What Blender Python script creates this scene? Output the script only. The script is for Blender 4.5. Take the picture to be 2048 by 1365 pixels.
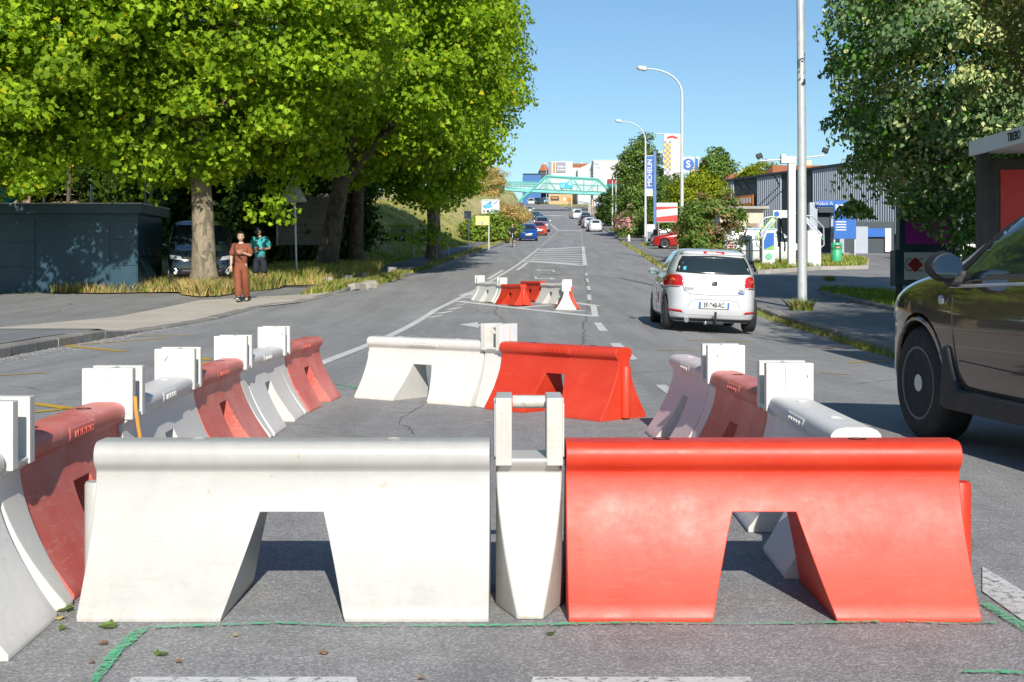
import bpy, bmesh, math, random
import numpy as np
from mathutils import Vector, Matrix
from mathutils.bvhtree import BVHTree
from mathutils.geometry import delaunay_2d_cdt
R = math.radians
scene = bpy.context.scene
for o in list(bpy.data.objects): bpy.data.objects.remove(o)
col = scene.collection
# ------------------------------------------------------------ camera
F, CX, HY = 2580.0, 1024.0, 552.0        # focal length in photo pixels, principal column, horizon row
cam_d = bpy.data.cameras.new('camera'); cam = bpy.data.objects.new('camera', cam_d); col.objects.link(cam)
cam_d.sensor_width = 36; cam_d.lens = 36 * F / 2048
cam_d.shift_y = -(682.5 - HY) / 2048
cam_d.clip_end = 6000; cam_d.clip_start = 0.05
cam.location = (0, 0, 1.0); cam.rotation_euler = (R(90), 0, 0)
scene.camera = cam
# ------------------------------------------------------------ light
SUN = Vector((-0.24, 1.72, -1.0)).normalized()     # direction the light travels
elev = math.asin(-SUN.z); azim = math.atan2(-SUN.x, -SUN.y)
w = bpy.data.worlds.new('World'); scene.world = w; w.use_nodes = True
nt = w.node_tree; nt.nodes.clear()
sky = nt.nodes.new('ShaderNodeTexSky'); sky.sky_type = 'NISHITA'; sky.sun_disc = False
sky.sun_elevation = elev; sky.sun_rotation = azim
sky.air_density = 1.0; sky.dust_density = 0.4; sky.ozone_density = 1.6; sky.altitude = 300
bg = nt.nodes.new('ShaderNodeBackground'); bg.inputs[1].default_value = 0.076
wo = nt.nodes.new('ShaderNodeOutputWorld')
tint = nt.nodes.new('ShaderNodeMix'); tint.data_type = 'RGBA'; tint.blend_type = 'MULTIPLY'; tint.inputs[0].default_value = 1.0
tint.inputs[7].default_value = (.80, 1.0, 1.12, 1)      # clear, slightly cyan summer sky
nt.links.new(sky.outputs[0], tint.inputs[6]); nt.links.new(tint.outputs[2], bg.inputs[0]); nt.links.new(bg.outputs[0], wo.inputs[0])
sd = bpy.data.lights.new('sun', 'SUN'); sd.energy = 4.4; sd.angle = R(0.53); sd.color = (1.0, 0.945, 0.86)
so = bpy.data.objects.new('sun', sd); col.objects.link(so); so.rotation_euler = SUN.to_track_quat('-Z', 'Y').to_euler()
so.location = (6, -30, 30)
scene.view_settings.view_transform = 'Standard'; scene.view_settings.look = 'None'
scene.view_settings.gamma = 1.0; scene.view_settings.exposure = 0.48
scene.render.engine = 'CYCLES'
scene.cycles.max_bounces = 6; scene.cycles.transparent_max_bounces = 6
# ------------------------------------------------------------ terrain function
_py = [-50, 0, 20, 24, 30, 37, 45, 60, 96, 119, 155, 200, 247, 300, 350, 420, 600, 3000]
_pz = [0, 0, 0.0, .05, .25, .54, .86, 1.45, 3.15, 4.3, 6.35, 9.0, 11.9, 15.9, 20.2, 24.5, 27, 27]
_ty = np.arange(-50, 3000, 0.5); _tz = np.interp(_ty, _py, _pz)
_k = np.exp(-0.5 * (np.arange(-16, 17) / 6.0) ** 2); _k /= _k.sum()
_tz = np.convolve(np.pad(_tz, 16, 'edge'), _k, 'valid')
def prof(y): return float(np.interp(y, _ty, _tz))
def sst(t): t = max(0.0, min(1.0, t)); return t * t * (3 - 2 * t)
def camber(x, y): return -0.05 * max(0.0, min(x - 2.2, 3.2)) * (1 - sst((y - 45) / 40.0))
def roadz(x, y): return prof(y) + camber(x, y)
def ray(px, py, zf, d0=2.2, d1=900):
    kx, kz = (px - CX) / F, (HY - py) / F
    d = d0; st = 0.25; pd = d0
    while d < d1:
        if 1 + kz * d < zf(kx * d, d):
            lo, hi = pd, d
            for _ in range(30):
                m = (lo + hi) / 2
                if 1 + kz * m < zf(kx * m, m): hi = m
                else: lo = m
            return Vector((kx * hi, hi, zf(kx * hi, hi)))
        pd = d; d += st; st = max(.25, d * .01)
    return Vector((kx * d1, d1, zf(kx * d1, d1)))
def GR(px, py): return ray(px, py, roadz)
def P(px, py, d): return Vector(((px - CX) / F * d, d, 1 + (HY - py) / F * d))
_l = [(-40, -6.0)] + [(p.y, p.x) for p in (GR(*q) for q in [(0, 717), (129, 692), (243, 673), (269, 667), (439, 638), (528, 612), (601, 607), (691, 584), (822, 552), (920, 522), (980, 499), (1037, 474)])]
_l += [(200, 2.3), (260, 3.0), (330, 3.6), (370, 0), (420, -8), (500, -30)]
_l.sort(); _ly = [a for a, b in _l]; _lx = [b for a, b in _l]
_r = [(-40, 4.4), (5, 4.6)] + [(p.y, p.x) for p in (GR(*q) for q in [(1770, 707), (1660, 672), (1530, 632), (1320, 531), (1241, 482), (1206, 458)])]
_r += [(260, 15.4), (320, 14.2), (350, 12), (400, 4), (450, -10), (520, -22)]
_r.sort(); _ry = [a for a, b in _r]; _rx = [b for a, b in _r]
def XL(y): return float(np.interp(y, _ly, _lx))
def XR(y): return float(np.interp(y, _ry, _rx))
def kh(y):                                 # kerb height on the left: driveways dip
    a = .12
    for c, h in ((29.0, 8.0), (53.5, 4.5)):
        a = min(a, .02 + .10 * sst((abs(y - c) - h) / 1.2 + .5))
    return a
def khr(y): return min(.12, .03 + .09 * sst((abs(y - 41.0) - 5.5) / 1.2 + .5))
def bank(x, y):
    b = 0.0
    if x < 0:
        if y > 50:
            pw = 2.6 - 2.0 * sst((y - 105) / 30); wd = 7.5 - 4.5 * sst((y - 110) / 40)
            b = (3.3 + .8 * sst((y - 110) / 40)) * sst((y - 58) / 26.0) * sst((XL(y) - pw - x) / wd)
        if x < -11: b = max(b, 3.2 * sst((y - 44) / 16.0) * sst((-11 - x) / 5.0))
    elif x < XL(y) and y > 110: b = 4.1 * sst((XL(y) - .6 - x) / 3.0)
    return b
def terr(x, y):
    xl, xr = XL(y), XR(y)
    if x < xl: return prof(y) + kh(y) * min(1, (xl - x) / .12) + bank(x, y)
    if x > xr: return prof(y) + camber(xr, y) + khr(y) * min(1, (x - xr) / .12)
    return roadz(x, y)
def G(px, py): return ray(px, py, terr)
# ------------------------------------------------------------ object helpers
def tag(o, label=None, cat=None, group=None, kind=None):
    if label: o['label'] = label
    if cat: o['category'] = cat
    if group: o['group'] = group
    if kind: o['kind'] = kind
    return o
def thing(name, label, cat, loc=(0, 0, 0), rz=0.0, group=None):
    o = bpy.data.objects.new(name, None); col.objects.link(o)
    o.empty_display_size = .3; o.location = loc; o.rotation_euler = (0, 0, rz)
    return tag(o, label, cat, group)
_kids = {}
def link(name, me, mats, parent=None):
    for m in (mats if isinstance(mats, (list, tuple)) else [mats]): me.materials.append(m)
    o = bpy.data.objects.new(name, me); col.objects.link(o)
    if parent is not None:
        o.parent = parent
    return o
def copy_tree(o, parent=None, label=None, swap=None):
    c = o.copy(); col.objects.link(c); c.parent = parent
    if label: c['label'] = label
    if swap and c.type == 'MESH':
        for s in c.material_slots:
            if s.material in swap: m_ = swap[s.material]; s.link = 'OBJECT'; s.material = m_
    for ch in [q for q in bpy.data.objects if q.parent == o]: copy_tree(ch, c, swap=swap)
    return c
class MB:
    def __init__(s): s.v = []; s.f = []; s.m = []
    def add(s, vs, fs, mi=0):
        n = len(s.v); s.v += [tuple(v) for v in vs]; s.f += [tuple(i + n for i in f) for f in fs]; s.m += [mi] * len(fs); return s
    def box(s, c, d, mi=0, rz=0.0, rx=0.0, ry=0.0):
        x, y, z = d[0] / 2, d[1] / 2, d[2] / 2
        M = Matrix.Rotation(rz, 3, 'Z') @ Matrix.Rotation(ry, 3, 'Y') @ Matrix.Rotation(rx, 3, 'X'); c = Vector(c)
        vs = [c + M @ Vector((a * x, b * y, e * z)) for e in (-1, 1) for b in (-1, 1) for a in (-1, 1)]
        return s.add(vs, [(0, 2, 3, 1), (4, 5, 7, 6), (0, 1, 5, 4), (2, 6, 7, 3), (0, 4, 6, 2), (1, 3, 7, 5)], mi)
    def tube(s, pts, r, n=10, mi=0, cap=True):
        pts = [Vector(p) for p in pts]; k = len(pts); rs = r if isinstance(r, (list, tuple)) else [r] * k
        vs = []; up = None
        for i, p in enumerate(pts):
            t = (pts[min(i + 1, k - 1)] - pts[max(i - 1, 0)]).normalized()
            if up is None: up = Vector((0, 0, 1)) if abs(t.z) < .9 else Vector((1, 0, 0))
            a = t.cross(up).normalized(); b = a.cross(t).normalized(); up = b
            vs += [p + (a * math.cos(q) + b * math.sin(q)) * rs[i] for q in (2 * math.pi * j / n for j in range(n))]
        fs = [(i * n + j, i * n + (j + 1) % n, (i + 1) * n + (j + 1) % n, (i + 1) * n + j) for i in range(k - 1) for j in range(n)]
        if cap: fs += [tuple(range(n))[::-1], tuple((k - 1) * n + j for j in range(n))]
        return s.add(vs, fs, mi)
    def lathe(s, c, prof_, n=20, mi=0, axis='Z'):
        c = Vector(c); vs = []
        for r, h in prof_:
            for j in range(n):
                q = 2 * math.pi * j / n; a, b = r * math.cos(q), r * math.sin(q)
                vs.append(c + (Vector((a, b, h)) if axis == 'Z' else Vector((h, a, b)) if axis == 'X' else Vector((b, h, a))))
        k = len(prof_)
        fs = [(i * n + j, i * n + (j + 1) % n, (i + 1) * n + (j + 1) % n, (i + 1) * n + j) for i in range(k - 1) for j in range(n)]
        fs += [tuple(range(n))[::-1], tuple((k - 1) * n + j for j in range(n))]
        return s.add(vs, fs, mi)
    def prism(s, poly, a, b, plane='XZ', mi=0):      # polygon in plane, extruded from a to b along the third axis
        def m(p, t): return {'XZ': (p[0], t, p[1]), 'XY': (p[0], p[1], t), 'YZ': (t, p[0], p[1])}[plane]
        n = len(poly); vs = [m(p, a) for p in poly] + [m(p, b) for p in poly]
        fs = [tuple(range(n)), tuple(range(2 * n - 1, n - 1, -1))] + [(i, i + n, (i + 1) % n + n, (i + 1) % n) for i in range(n)]
        return s.add(vs, fs, mi)
    def build(s, name, mats, parent=None, smooth=False, bevel=0, seg=2, fix=True, ang=50):
        me = bpy.data.meshes.new(name); me.from_pydata(s.v, [], s.f)
        if isinstance(mats, (list, tuple)) and len(mats) > 1: me.polygons.foreach_set('material_index', s.m)
        me.validate()
        if fix:
            bm = bmesh.new(); bm.from_mesh(me); bmesh.ops.recalc_face_normals(bm, faces=bm.faces); bm.to_mesh(me); bm.free()
        if smooth: me.polygons.foreach_set('use_smooth', [True] * len(me.polygons))
        o = link(name, me, mats, parent)
        if smooth and not bevel:
            try: me.set_sharp_from_angle(angle=R(ang))
            except Exception: pass
        if bevel:
            b = o.modifiers.new('bevel', 'BEVEL'); b.width = bevel; b.segments = seg; b.limit_method = 'ANGLE'; b.angle_limit = R(40)
            if smooth:
                wn = o.modifiers.new('wn', 'WEIGHTED_NORMAL'); wn.keep_sharp = True
        return o
def text_mesh(name, s, size, mat, parent=None, loc=(0, 0, 0), rot=(0, 0, 0), ext=.003, ax='CENTER', bold=0.0, sx=1.0):
    c = bpy.data.curves.new(name, 'FONT'); c.body = s; c.size = size; c.extrude = ext; c.align_x = ax; c.align_y = 'CENTER'; c.offset = bold
    t = bpy.data.objects.new(name, c); col.objects.link(t); bpy.context.view_layer.update()
    me = bpy.data.meshes.new_from_object(t.evaluated_get(bpy.context.evaluated_depsgraph_get()))
    bpy.data.objects.remove(t)
    if sx != 1.0: me.transform(Matrix.Diagonal((sx, 1, 1, 1)))
    me.materials.clear(); o = link(name, me, mat, parent); o.location = loc; o.rotation_euler = rot
    return o
# ------------------------------------------------------------ materials
class NT:
    def __init__(s, name):
        s.m = bpy.data.materials.new(name); s.m.use_nodes = True; s.t = s.m.node_tree; s.b = s.t.nodes['Principled BSDF']; s.o = s.t.nodes['Material Output']; s.co = None
    def n(s, typ, **k):
        x = s.t.nodes.new('ShaderNode' + typ)
        for a, b in k.items():
            if hasattr(x, a): setattr(x, a, b)
            else: x.inputs[a.replace('_', ' ')].default_value = b
        return x
    def l(s, a, b): s.t.links.new(a, b)
    def coord(s, kind='Object'):
        if s.co is None: s.co = s.n('TexCoord')
        return s.co.outputs[kind]
    def noise(s, scale, detail=4, rough=.55, kind='Object', vec=None):
        x = s.n('TexNoise'); x.inputs['Scale'].default_value = scale; x.inputs['Detail'].default_value = detail; x.inputs['Roughness'].default_value = rough
        s.l(vec if vec is not None else s.coord(kind), x.inputs['Vector']); return x.outputs['Fac']
    def ramp(s, fac, stops):
        x = s.n('ValToRGB'); r = x.color_ramp
        while len(r.elements) < len(stops): r.elements.new(.5)
        for e, (p, c) in zip(r.elements, stops):
            e.position = p; e.color = (*c, 1) if isinstance(c, (tuple, list)) else (c, c, c, 1)
        s.l(fac, x.inputs['Fac']); return x.outputs['Color']
    def mix(s, fac, a, b, mode='MIX'):
        x = s.n('Mix', data_type='RGBA', blend_type=mode); f = x.inputs[0]; ia, ib = x.inputs[6], x.inputs[7]
        for v, i in ((fac, f), (a, ia), (b, ib)):
            if hasattr(v, 'links'): s.l(v, i)
            elif isinstance(v, (tuple, list)): i.default_value = (*v[:3], 1)
            else: i.default_value = v
        return x.outputs[2]
    def bump(s, h, strength=.3, dist=.01):
        x = s.n('Bump'); x.inputs['Strength'].default_value = strength; x.inputs['Distance'].default_value = dist
        s.l(h, x.inputs['Height']); s.l(x.outputs[0], s.b.inputs['Normal']); return x
    def set(s, **k):
        for a, b in k.items():
            i = s.b.inputs[a.replace('_', ' ')]
            if hasattr(b, 'links'): s.l(b, i)
            elif isinstance(b, (tuple, list)): i.default_value = (*b[:3], 1)
            else: i.default_value = b
        return s
_pm = {}
def pm(name, c, rough=.5, metal=0.0, var=.18, vs=3.0, bump=0.0, bs=40.0, coat=0.0, spec=.5, emit=0.0):
    if name in _pm: return _pm[name]
    k = NT(name); f = k.noise(vs, 5, .6); f2 = k.ramp(f, [(.3, 1 - var), (.7, 1.0)])
    k.set(Base_Color=k.mix(1.0, c, f2, 'MULTIPLY'), Metallic=metal, Coat_Weight=coat)
    k.b.inputs['Specular IOR Level'].default_value = spec
    rr = k.ramp(k.noise(vs * 2.3, 3), [(.3, max(.02, rough * .85)), (.7, min(1, rough * 1.15))]); k.l(rr, k.b.inputs['Roughness'])
    if bump: k.bump(k.noise(bs, 4), bump, .01)
    if emit: k.set(Emission_Color=c, Emission_Strength=emit)
    _pm[name] = k.m; return k.m
# ------------------------------------------------------------ ground materials
def asphalt(name, dark=.045, light=.105, tint=(1, 1, 1), crack=.6, stone=.35):
    k = NT(name); geo = k.n('NewGeometry'); pos = geo.outputs['Position']
    v = k.n('TexVoronoi'); v.inputs['Scale'].default_value = 150; k.l(pos, v.inputs['Vector'])
    st = k.ramp(v.outputs['Color'], [(.15, dark * .6), (.6, (dark + light) / 2), (.95, light * 1.7)])
    n1 = k.noise(.35, 5, .6, vec=pos); base = k.ramp(n1, [(.3, dark * 1.15), (.72, light)])
    c = k.mix(stone, base, st)
    n2 = k.noise(6, 6, .7, vec=pos); c = k.mix(1.0, c, k.ramp(n2, [(.25, .78), (.8, 1.15)]), 'MULTIPLY')
    # worn streaks along the road
    mp = k.n('Mapping'); mp.inputs['Scale'].default_value = (2.2, .12, 1); k.l(pos, mp.inputs['Vector'])
    c = k.mix(1.0, c, k.ramp(k.noise(1.0, 4, .6, vec=mp.outputs[0]), [(.3, .82), (.7, 1.12)]), 'MULTIPLY')
    # tar-like cracks with pale crumbs
    nd = k.n('TexNoise'); nd.inputs['Scale'].default_value = 1.6; nd.inputs['Detail'].default_value = 5; k.l(pos, nd.inputs['Vector'])
    wv = k.mix(.42, pos, nd.outputs['Color'], 'ADD')
    ve = k.n('TexVoronoi', feature='DISTANCE_TO_EDGE'); ve.inputs['Scale'].default_value = .42; k.l(wv, ve.inputs['Vector'])
    line = k.ramp(ve.outputs['Distance'], [(.0, 1.0), (.012, 0.0)])
    msk = k.ramp(k.noise(.22, 3, .5, vec=pos), [(.50, 0.0), (.6, crack)])
    cm = k.mix(1.0, line, msk, 'MULTIPLY')
    c = k.mix(cm, c, (dark * .5, dark * .5, dark * .5))
    ve2 = k.ramp(ve.outputs['Distance'], [(.0, 0.0), (.01, 0.0), (.016, 1.0), (.05, 0.0)])
    crumbs = k.mix(1.0, k.mix(1.0, ve2, msk, 'MULTIPLY'), k.ramp(k.noise(28, 3, .6, vec=pos), [(.5, 0.0), (.6, .7)]), 'MULTIPLY')
    c = k.mix(crumbs, c, (.26, .25, .23))
    c = k.mix(1.0, c, tint, 'MULTIPLY')
    k.set(Base_Color=c, Roughness=.86); k.b.inputs['Specular IOR Level'].default_value = .35
    v2 = k.n('TexVoronoi'); v2.inputs['Scale'].default_value = 140; k.l(pos, v2.inputs['Vector'])
    k.bump(v2.outputs['Distance'], .4, .005)
    return k.m
M_ROAD = asphalt('road_asphalt', .21, .34, (1.01, 1.0, .99), stone=.5)
M_PAVE = asphalt('pavement_asphalt', .17, .26, (.99, 1.0, 1.02), crack=.8)
M_LOT = asphalt('lot_asphalt', .18, .30, (1.0, .99, .97), crack=.8, stone=.3)
def grass_mat(name, a, b, dry, amt=.5):
    k = NT(name); pos = k.n('NewGeometry').outputs['Position']
    c = k.mix(k.ramp(k.noise(3.0, 6, .7, vec=pos), [(.3, 0.0), (.7, 1.0)]), a, b)
    c = k.mix(k.ramp(k.noise(.22, 5, .65, vec=pos), [(.5 - amt * .25, 0.0), (.72 - amt * .25, 1.0)]), c, dry)
    c = k.mix(1.0, c, k.ramp(k.noise(28, 4, .8, vec=pos), [(.25, .5), (.75, 1.35)]), 'MULTIPLY')
    k.set(Base_Color=c, Roughness=.95); k.b.inputs['Specular IOR Level'].default_value = .15
    k.bump(k.noise(22, 5, .8, vec=pos), 1.0, .08); return k.m
M_GRASS = grass_mat('grass_ground', (.22, .32, .05), (.36, .43, .10), (.56, .46, .24), .6)
M_LAWN = grass_mat('lawn', (.05, .13, .025), (.10, .18, .035), (.28, .25, .09), .25)
M_DRY = grass_mat('dry_verge', (.26, .25, .09), (.42, .34, .16), (.52, .40, .22), 1.0)
def paving():
    k = NT('light_paving'); pos = k.n('NewGeometry').outputs['Position']
    mp = k.n('Mapping'); mp.inputs['Rotation'].default_value = (0, 0, R(40)); k.l(pos, mp.inputs['Vector'])
    br = k.n('TexBrick'); br.inputs['Scale'].default_value = 4.2; br.inputs['Mortar Size'].default_value = .03
    br.inputs['Color1'].default_value = (.60, .54, .46, 1); br.inputs['Color2'].default_value = (.60, .54, .46, 1); br.inputs['Mortar'].default_value = (.28, .24, .2, 1)
    k.l(mp.outputs[0], br.inputs['Vector'])
    c = k.mix(1.0, br.outputs['Color'], k.ramp(k.noise(.7, 6, .7, vec=pos), [(.25, .75), (.75, 1.1)]), 'MULTIPLY')
    c = k.mix(k.ramp(k.noise(5, 5, .7, vec=pos), [(.6, 0.0), (.75, .4)]), c, (.3, .27, .22))
    k.set(Base_Color=c, Roughness=.9); k.bump(k.noise(30, 4, vec=pos), .3, .01); return k.m
M_APRON = paving()
M_KERB = pm('kerb_stone', (.30, .28, .255), .9, var=.45, vs=2.2, bump=.6, bs=30)
M_CONC = pm('pale_concrete', (.42, .39, .34), .9, var=.35, vs=1.5, bump=.4, bs=25)
def paint(name, c, wear=.5, sc=26):
    k = NT(name); pos = k.n('NewGeometry').outputs['Position']
    m = k.ramp(k.noise(sc, 6, .75, vec=pos), [(.5 - wear * .24, 0.0), (.62 - wear * .2, 1.0)])
    cc = k.mix(1.0, c, k.ramp(k.noise(3, 5, .7, vec=pos), [(.3, .72), (.7, 1.0)]), 'MULTIPLY')
    tr = k.n('BsdfTransparent'); mx = k.n('MixShader'); k.set(Base_Color=cc, Roughness=.75)
    k.l(m, mx.inputs[0]); k.l(tr.outputs[0], mx.inputs[1]); k.l(k.b.outputs[0], mx.inputs[2]); k.l(mx.outputs[0], k.o.inputs[0])
    return k.m
M_WHITE = paint('road_paint_white', (.68, .68, .66), 1.05); M_YEL = paint('road_paint_yellow', (.62, .38, .03), .95)
M_GREEN = paint('marking_spray_green', (.12, .58, .28), .32, 60)
# ------------------------------------------------------------ terrain sheet
def ground_sheet():
    ys = list(np.arange(-40, 130, 1.0)) + list(np.arange(130, 460, 4.0)) + [480, 520, 600, 800, 1200, 2000, 2900]
    offl = [-900, -500, -250, -120, -80, -60, -45, -35, -28] + list(np.arange(-24, -.9, 1.0)) + [-.5, -.13]
    offr = [.13, .5] + list(np.arange(1, 25, 1.0)) + [28, 34, 45, 60, 90, 160, 300, 600, 1000]
    vs = []
    for y in ys:
        xl, xr = XL(y), XR(y)
        xs = [xl + o for o in offl] + [xl + .01, (xl * 2 + xr) / 3, (xl + 2 * xr) / 3, xr - .01] + [xr + o for o in offr]
        for x in xs:
            inside = xl < x < xr
            vs.append((x, y, (roadz(x, y) - .12) if inside else terr(x, y) - .015))
    n = len(offl) + len(offr) + 4; k = len(ys)
    fs = [(i * n + j, i * n + j + 1, (i + 1) * n + j + 1, (i + 1) * n + j) for i in range(k - 1) for j in range(n - 1)]
    m = MB(); m.add(vs, fs); return m.build('ground', M_GRASS, smooth=True, fix=False, ang=60)
tag(ground_sheet(), kind='structure')
def ribbon(name, mat, y0, y1, fa, fb, off, step=.5, cols=8, zf=roadz):
    ys = [y0]
    while ys[-1] < y1: ys.append(min(y1, ys[-1] + max(step, ys[-1] * .01)))
    vs = []
    for y in ys:
        a, b = fa(y), fb(y)
        for j in range(cols + 1):
            x = a + (b - a) * j / cols; vs.append((x, y, zf(x, y) + off))
    n = cols + 1
    fs = [(i * n + j, i * n + j + 1, (i + 1) * n + j + 1, (i + 1) * n + j) for i in range(len(ys) - 1) for j in range(cols)]
    m = MB(); m.add(vs, fs); return m.build(name, mat, smooth=True, fix=False)
tag(ribbon('road', M_ROAD, -40, 520, lambda y: XL(y) - .02, lambda y: XR(y) + .02, 0, cols=12), kind='structure')
def inpoly(x, y, pl):
    c = False; n = len(pl)
    for i in range(n):
        x1, y1 = pl[i]; x2, y2 = pl[(i + 1) % n]
        if (y1 > y) != (y2 > y) and x < (x2 - x1) * (y - y1) / (y2 - y1) + x1: c = not c
    return c
def tri_poly(poly, step):
    pts = []; n = len(poly)
    for i in range(n):
        a, b = Vector(poly[i]), Vector(poly[(i + 1) % n]); k = max(1, int((b - a).length / step))
        pts += [a.lerp(b, j / k) for j in range(k)]
    nb = len(pts); x0, x1 = min(p.x for p in pts), max(p.x for p in pts); y0, y1 = min(p.y for p in pts), max(p.y for p in pts)
    pl = [(p.x, p.y) for p in pts]; x = x0 + step / 2
    while x < x1:
        y = y0 + step / 2
        while y < y1:
            if inpoly(x, y, pl) and min((Vector((x, y)) - p).length_squared for p in pts[:nb]) > (step * .35) ** 2: pts.append(Vector((x, y)))
            y += step
        x += step
    r = delaunay_2d_cdt(pts, [(i, (i + 1) % nb) for i in range(nb)], [], 1, 1e-5)
    return r[0], r[2]
def drape(name, mat, poly, off, step=1.0, zf=terr):
    v, f = tri_poly([(p[0], p[1]) for p in poly], step)
    m = MB(); m.add([(p.x, p.y, zf(p.x, p.y) + off) for p in v], f)
    o = m.build(name, mat, smooth=True, fix=False)
    bm = bmesh.new(); bm.from_mesh(o.data)
    for fc in bm.faces:
        if fc.normal.z < 0: fc.normal_flip()
    bm.to_mesh(o.data); bm.free(); return o
# paved and asphalted areas beside the road
tag(ribbon('pavement_left', M_PAVE, -40, 20.6, lambda y: -60, lambda y: XL(y) - .3, .012, cols=24, zf=terr), kind='structure')
lot = [G(-420, 640), G(-420, 592), G(0, 590), G(140, 588), G(380, 588), G(470, 582), G(560, 573), G(640, 573), G(600, 592), G(400, 603), G(230, 637), G(0, 658), G(-420, 676)]
tag(drape('parking_lot_left', M_LOT, lot, .014), kind='structure')
apron = [(XL(20.6) - .3, 20.6), (-12, 20.6), G(0, 657).xy, G(230, 636).xy, G(400, 602).xy, G(600, 591).xy, (XL(37.5) - .3, 37.5)] + [(XL(y) - .01, y) for y in (36.5, 34, 32, 30, 28, 26, 24, 22, 21)]
tag(drape('driveway_paving', M_APRON, apron, .02), kind='structure')
tag(ribbon('pavement_left_far', M_PAVE, 37.4, 118, lambda y: XL(y) - 2.3, lambda y: XL(y) - .3 - .9 * sst((y - 56) / 6), .022, cols=4, zf=terr), kind='structure')
drv = [(XL(48.6), 48.6), (XL(50) - 2.2, 49.5), (-14, 53), (-14, 60), (XL(58) - 2.2, 59), (XL(58), 58.4)]
tag(drape('side_driveway', M_PAVE, drv, .024), kind='structure')
tag(ribbon('pavement_right', M_PAVE, -40, 34.6, lambda y: XR(y) + .28, lambda y: XR(y) + 3.4, .012, cols=5, zf=terr), kind='structure')
tag(ribbon('forecourt', M_LOT, 34.6, 118, lambda y: XR(y) + .28, lambda y: 70, .016, cols=40, zf=terr), kind='structure')
tag(ribbon('entrance_lane', M_LOT, 4, 34.6, lambda y: XR(y) + 9.5 - 5.5 * sst((y - 26) / 8), lambda y: 70, .018, cols=40, zf=terr), kind='structure')
tag(ribbon('pavement_right_far', M_PAVE, 118, 330, lambda y: XR(y) + .28, lambda y: XR(y) + 4.5, .02, cols=4, zf=terr), kind='structure')
# lawns and verges
rnd = random.Random(3)
lawn_r = [G(1640, 578), G(1700, 580), G(1800, 588), (XR(20) + 9.4, 20), (XR(10) + 9.4, 10), (XR(10) + 3.5, 10), (XR(20) + 3.5, 20), G(1790, 622), G(1690, 600), G(1640, 588)]
tag(drape('lawn_right', M_LAWN, lawn_r, .05), kind='structure')
isl = [G(1505, 520), G(1700, 520), G(1735, 524), G(1733, 538), G(1640, 540), G(1530, 547), G(1512, 546)]
tag(drape('island_lawn', M_LAWN, isl, .14), kind='structure')
strip = [G(1250, 470), G(1320, 462), G(1353, 470), G(1353, 488), G(1322, 492), G(1292, 478)]
tag(drape('verge_lawn', M_DRY, strip, .05), kind='structure')
verge = [G(100, 588), G(115, 580), G(240, 574), G(300, 562), G(430, 552), G(700, 540), G(760, 545), G(745, 556), G(700, 556), G(640, 573), G(560, 575), G(440, 586), G(200, 590)]
tag(drape('verge_left', M_DRY, verge, .05), kind='structure')
# ------------------------------------------------------------ kerbs
def kerb(name, pts, h, w=.26, side=1, mat=M_KERB, zf=roadz, seg=1.0, label=None):
    m = MB(); rr = random.Random(len(pts))
    pts = [Vector(p[:2]) for p in pts]; path = [pts[0]]
    for a, b in zip(pts, pts[1:]):
        a, b = Vector(a), Vector(b); k = max(1, int((b - a).length / seg))
        path += [a.lerp(b, j / k) for j in range(1, k + 1)]
    for a, b in zip(path, path[1:]):
        a, b = Vector(a[:2]), Vector(b[:2]); t = (b - a).normalized(); nrm = Vector((-t.y, t.x)) * side
        g = t * .012; a2, b2 = a + g, b - g; jz = rr.uniform(-.008, .006); jn = nrm * rr.uniform(-.012, .012)
        hh = [h(p.y) if callable(h) else h for p in (a2, b2)]
        vs = []
        for p, q in ((a2, hh[0]), (b2, hh[1])):
            z = zf(p.x, p.y); P0 = p + jn; P1 = p + nrm * w + jn
            vs += [(P0.x, P0.y, z - .15), (P0.x, P0.y, z + q + jz - .02), (P0.x + nrm.x * .02, P0.y + nrm.y * .02, z + q + jz), (P1.x, P1.y, z + q + jz), (P1.x, P1.y, z - .15)]
        m.add(vs, [(0, 1, 6, 5), (1, 2, 7, 6), (2, 3, 8, 7), (3, 4, 9, 8), (0, 4, 3, 2, 1), (5, 6, 7, 8, 9)])
    o = m.build(name, mat); tag(o, kind='structure'); return o
def pl(fx, y0, y1, st=1.0):
    r = []; y = y0
    while y < y1: r.append((fx(y), y)); y += max(st, y * .012)
    return r + [(fx(y1), y1)]
kerb('kerb_left', pl(XL, -40, 200), lambda y: kh(y) + .015)
kerb('kerb_right', pl(XR, -40, 330), lambda y: khr(y) + .015, side=-1)
zt = lambda x, y: terr(x, y)
kerb('kerb_lawn_right', [G(1640, 589), G(1690, 602), G(1790, 624), (XR(18) + 3.4, 18), (XR(8) + 3.4, 8)], .10, .2, 1, zf=zt)
kerb('kerb_island', [G(1512, 548), G(1530, 549), G(1640, 541), G(1736, 539), G(1738, 524)], .17, .3, 1, M_CONC, zf=zt)
kerb('kerb_station', [G(1500, 516), G(1600, 518), G(1700, 519)], .35, .5, 1, M_CONC, zf=zt)
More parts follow.
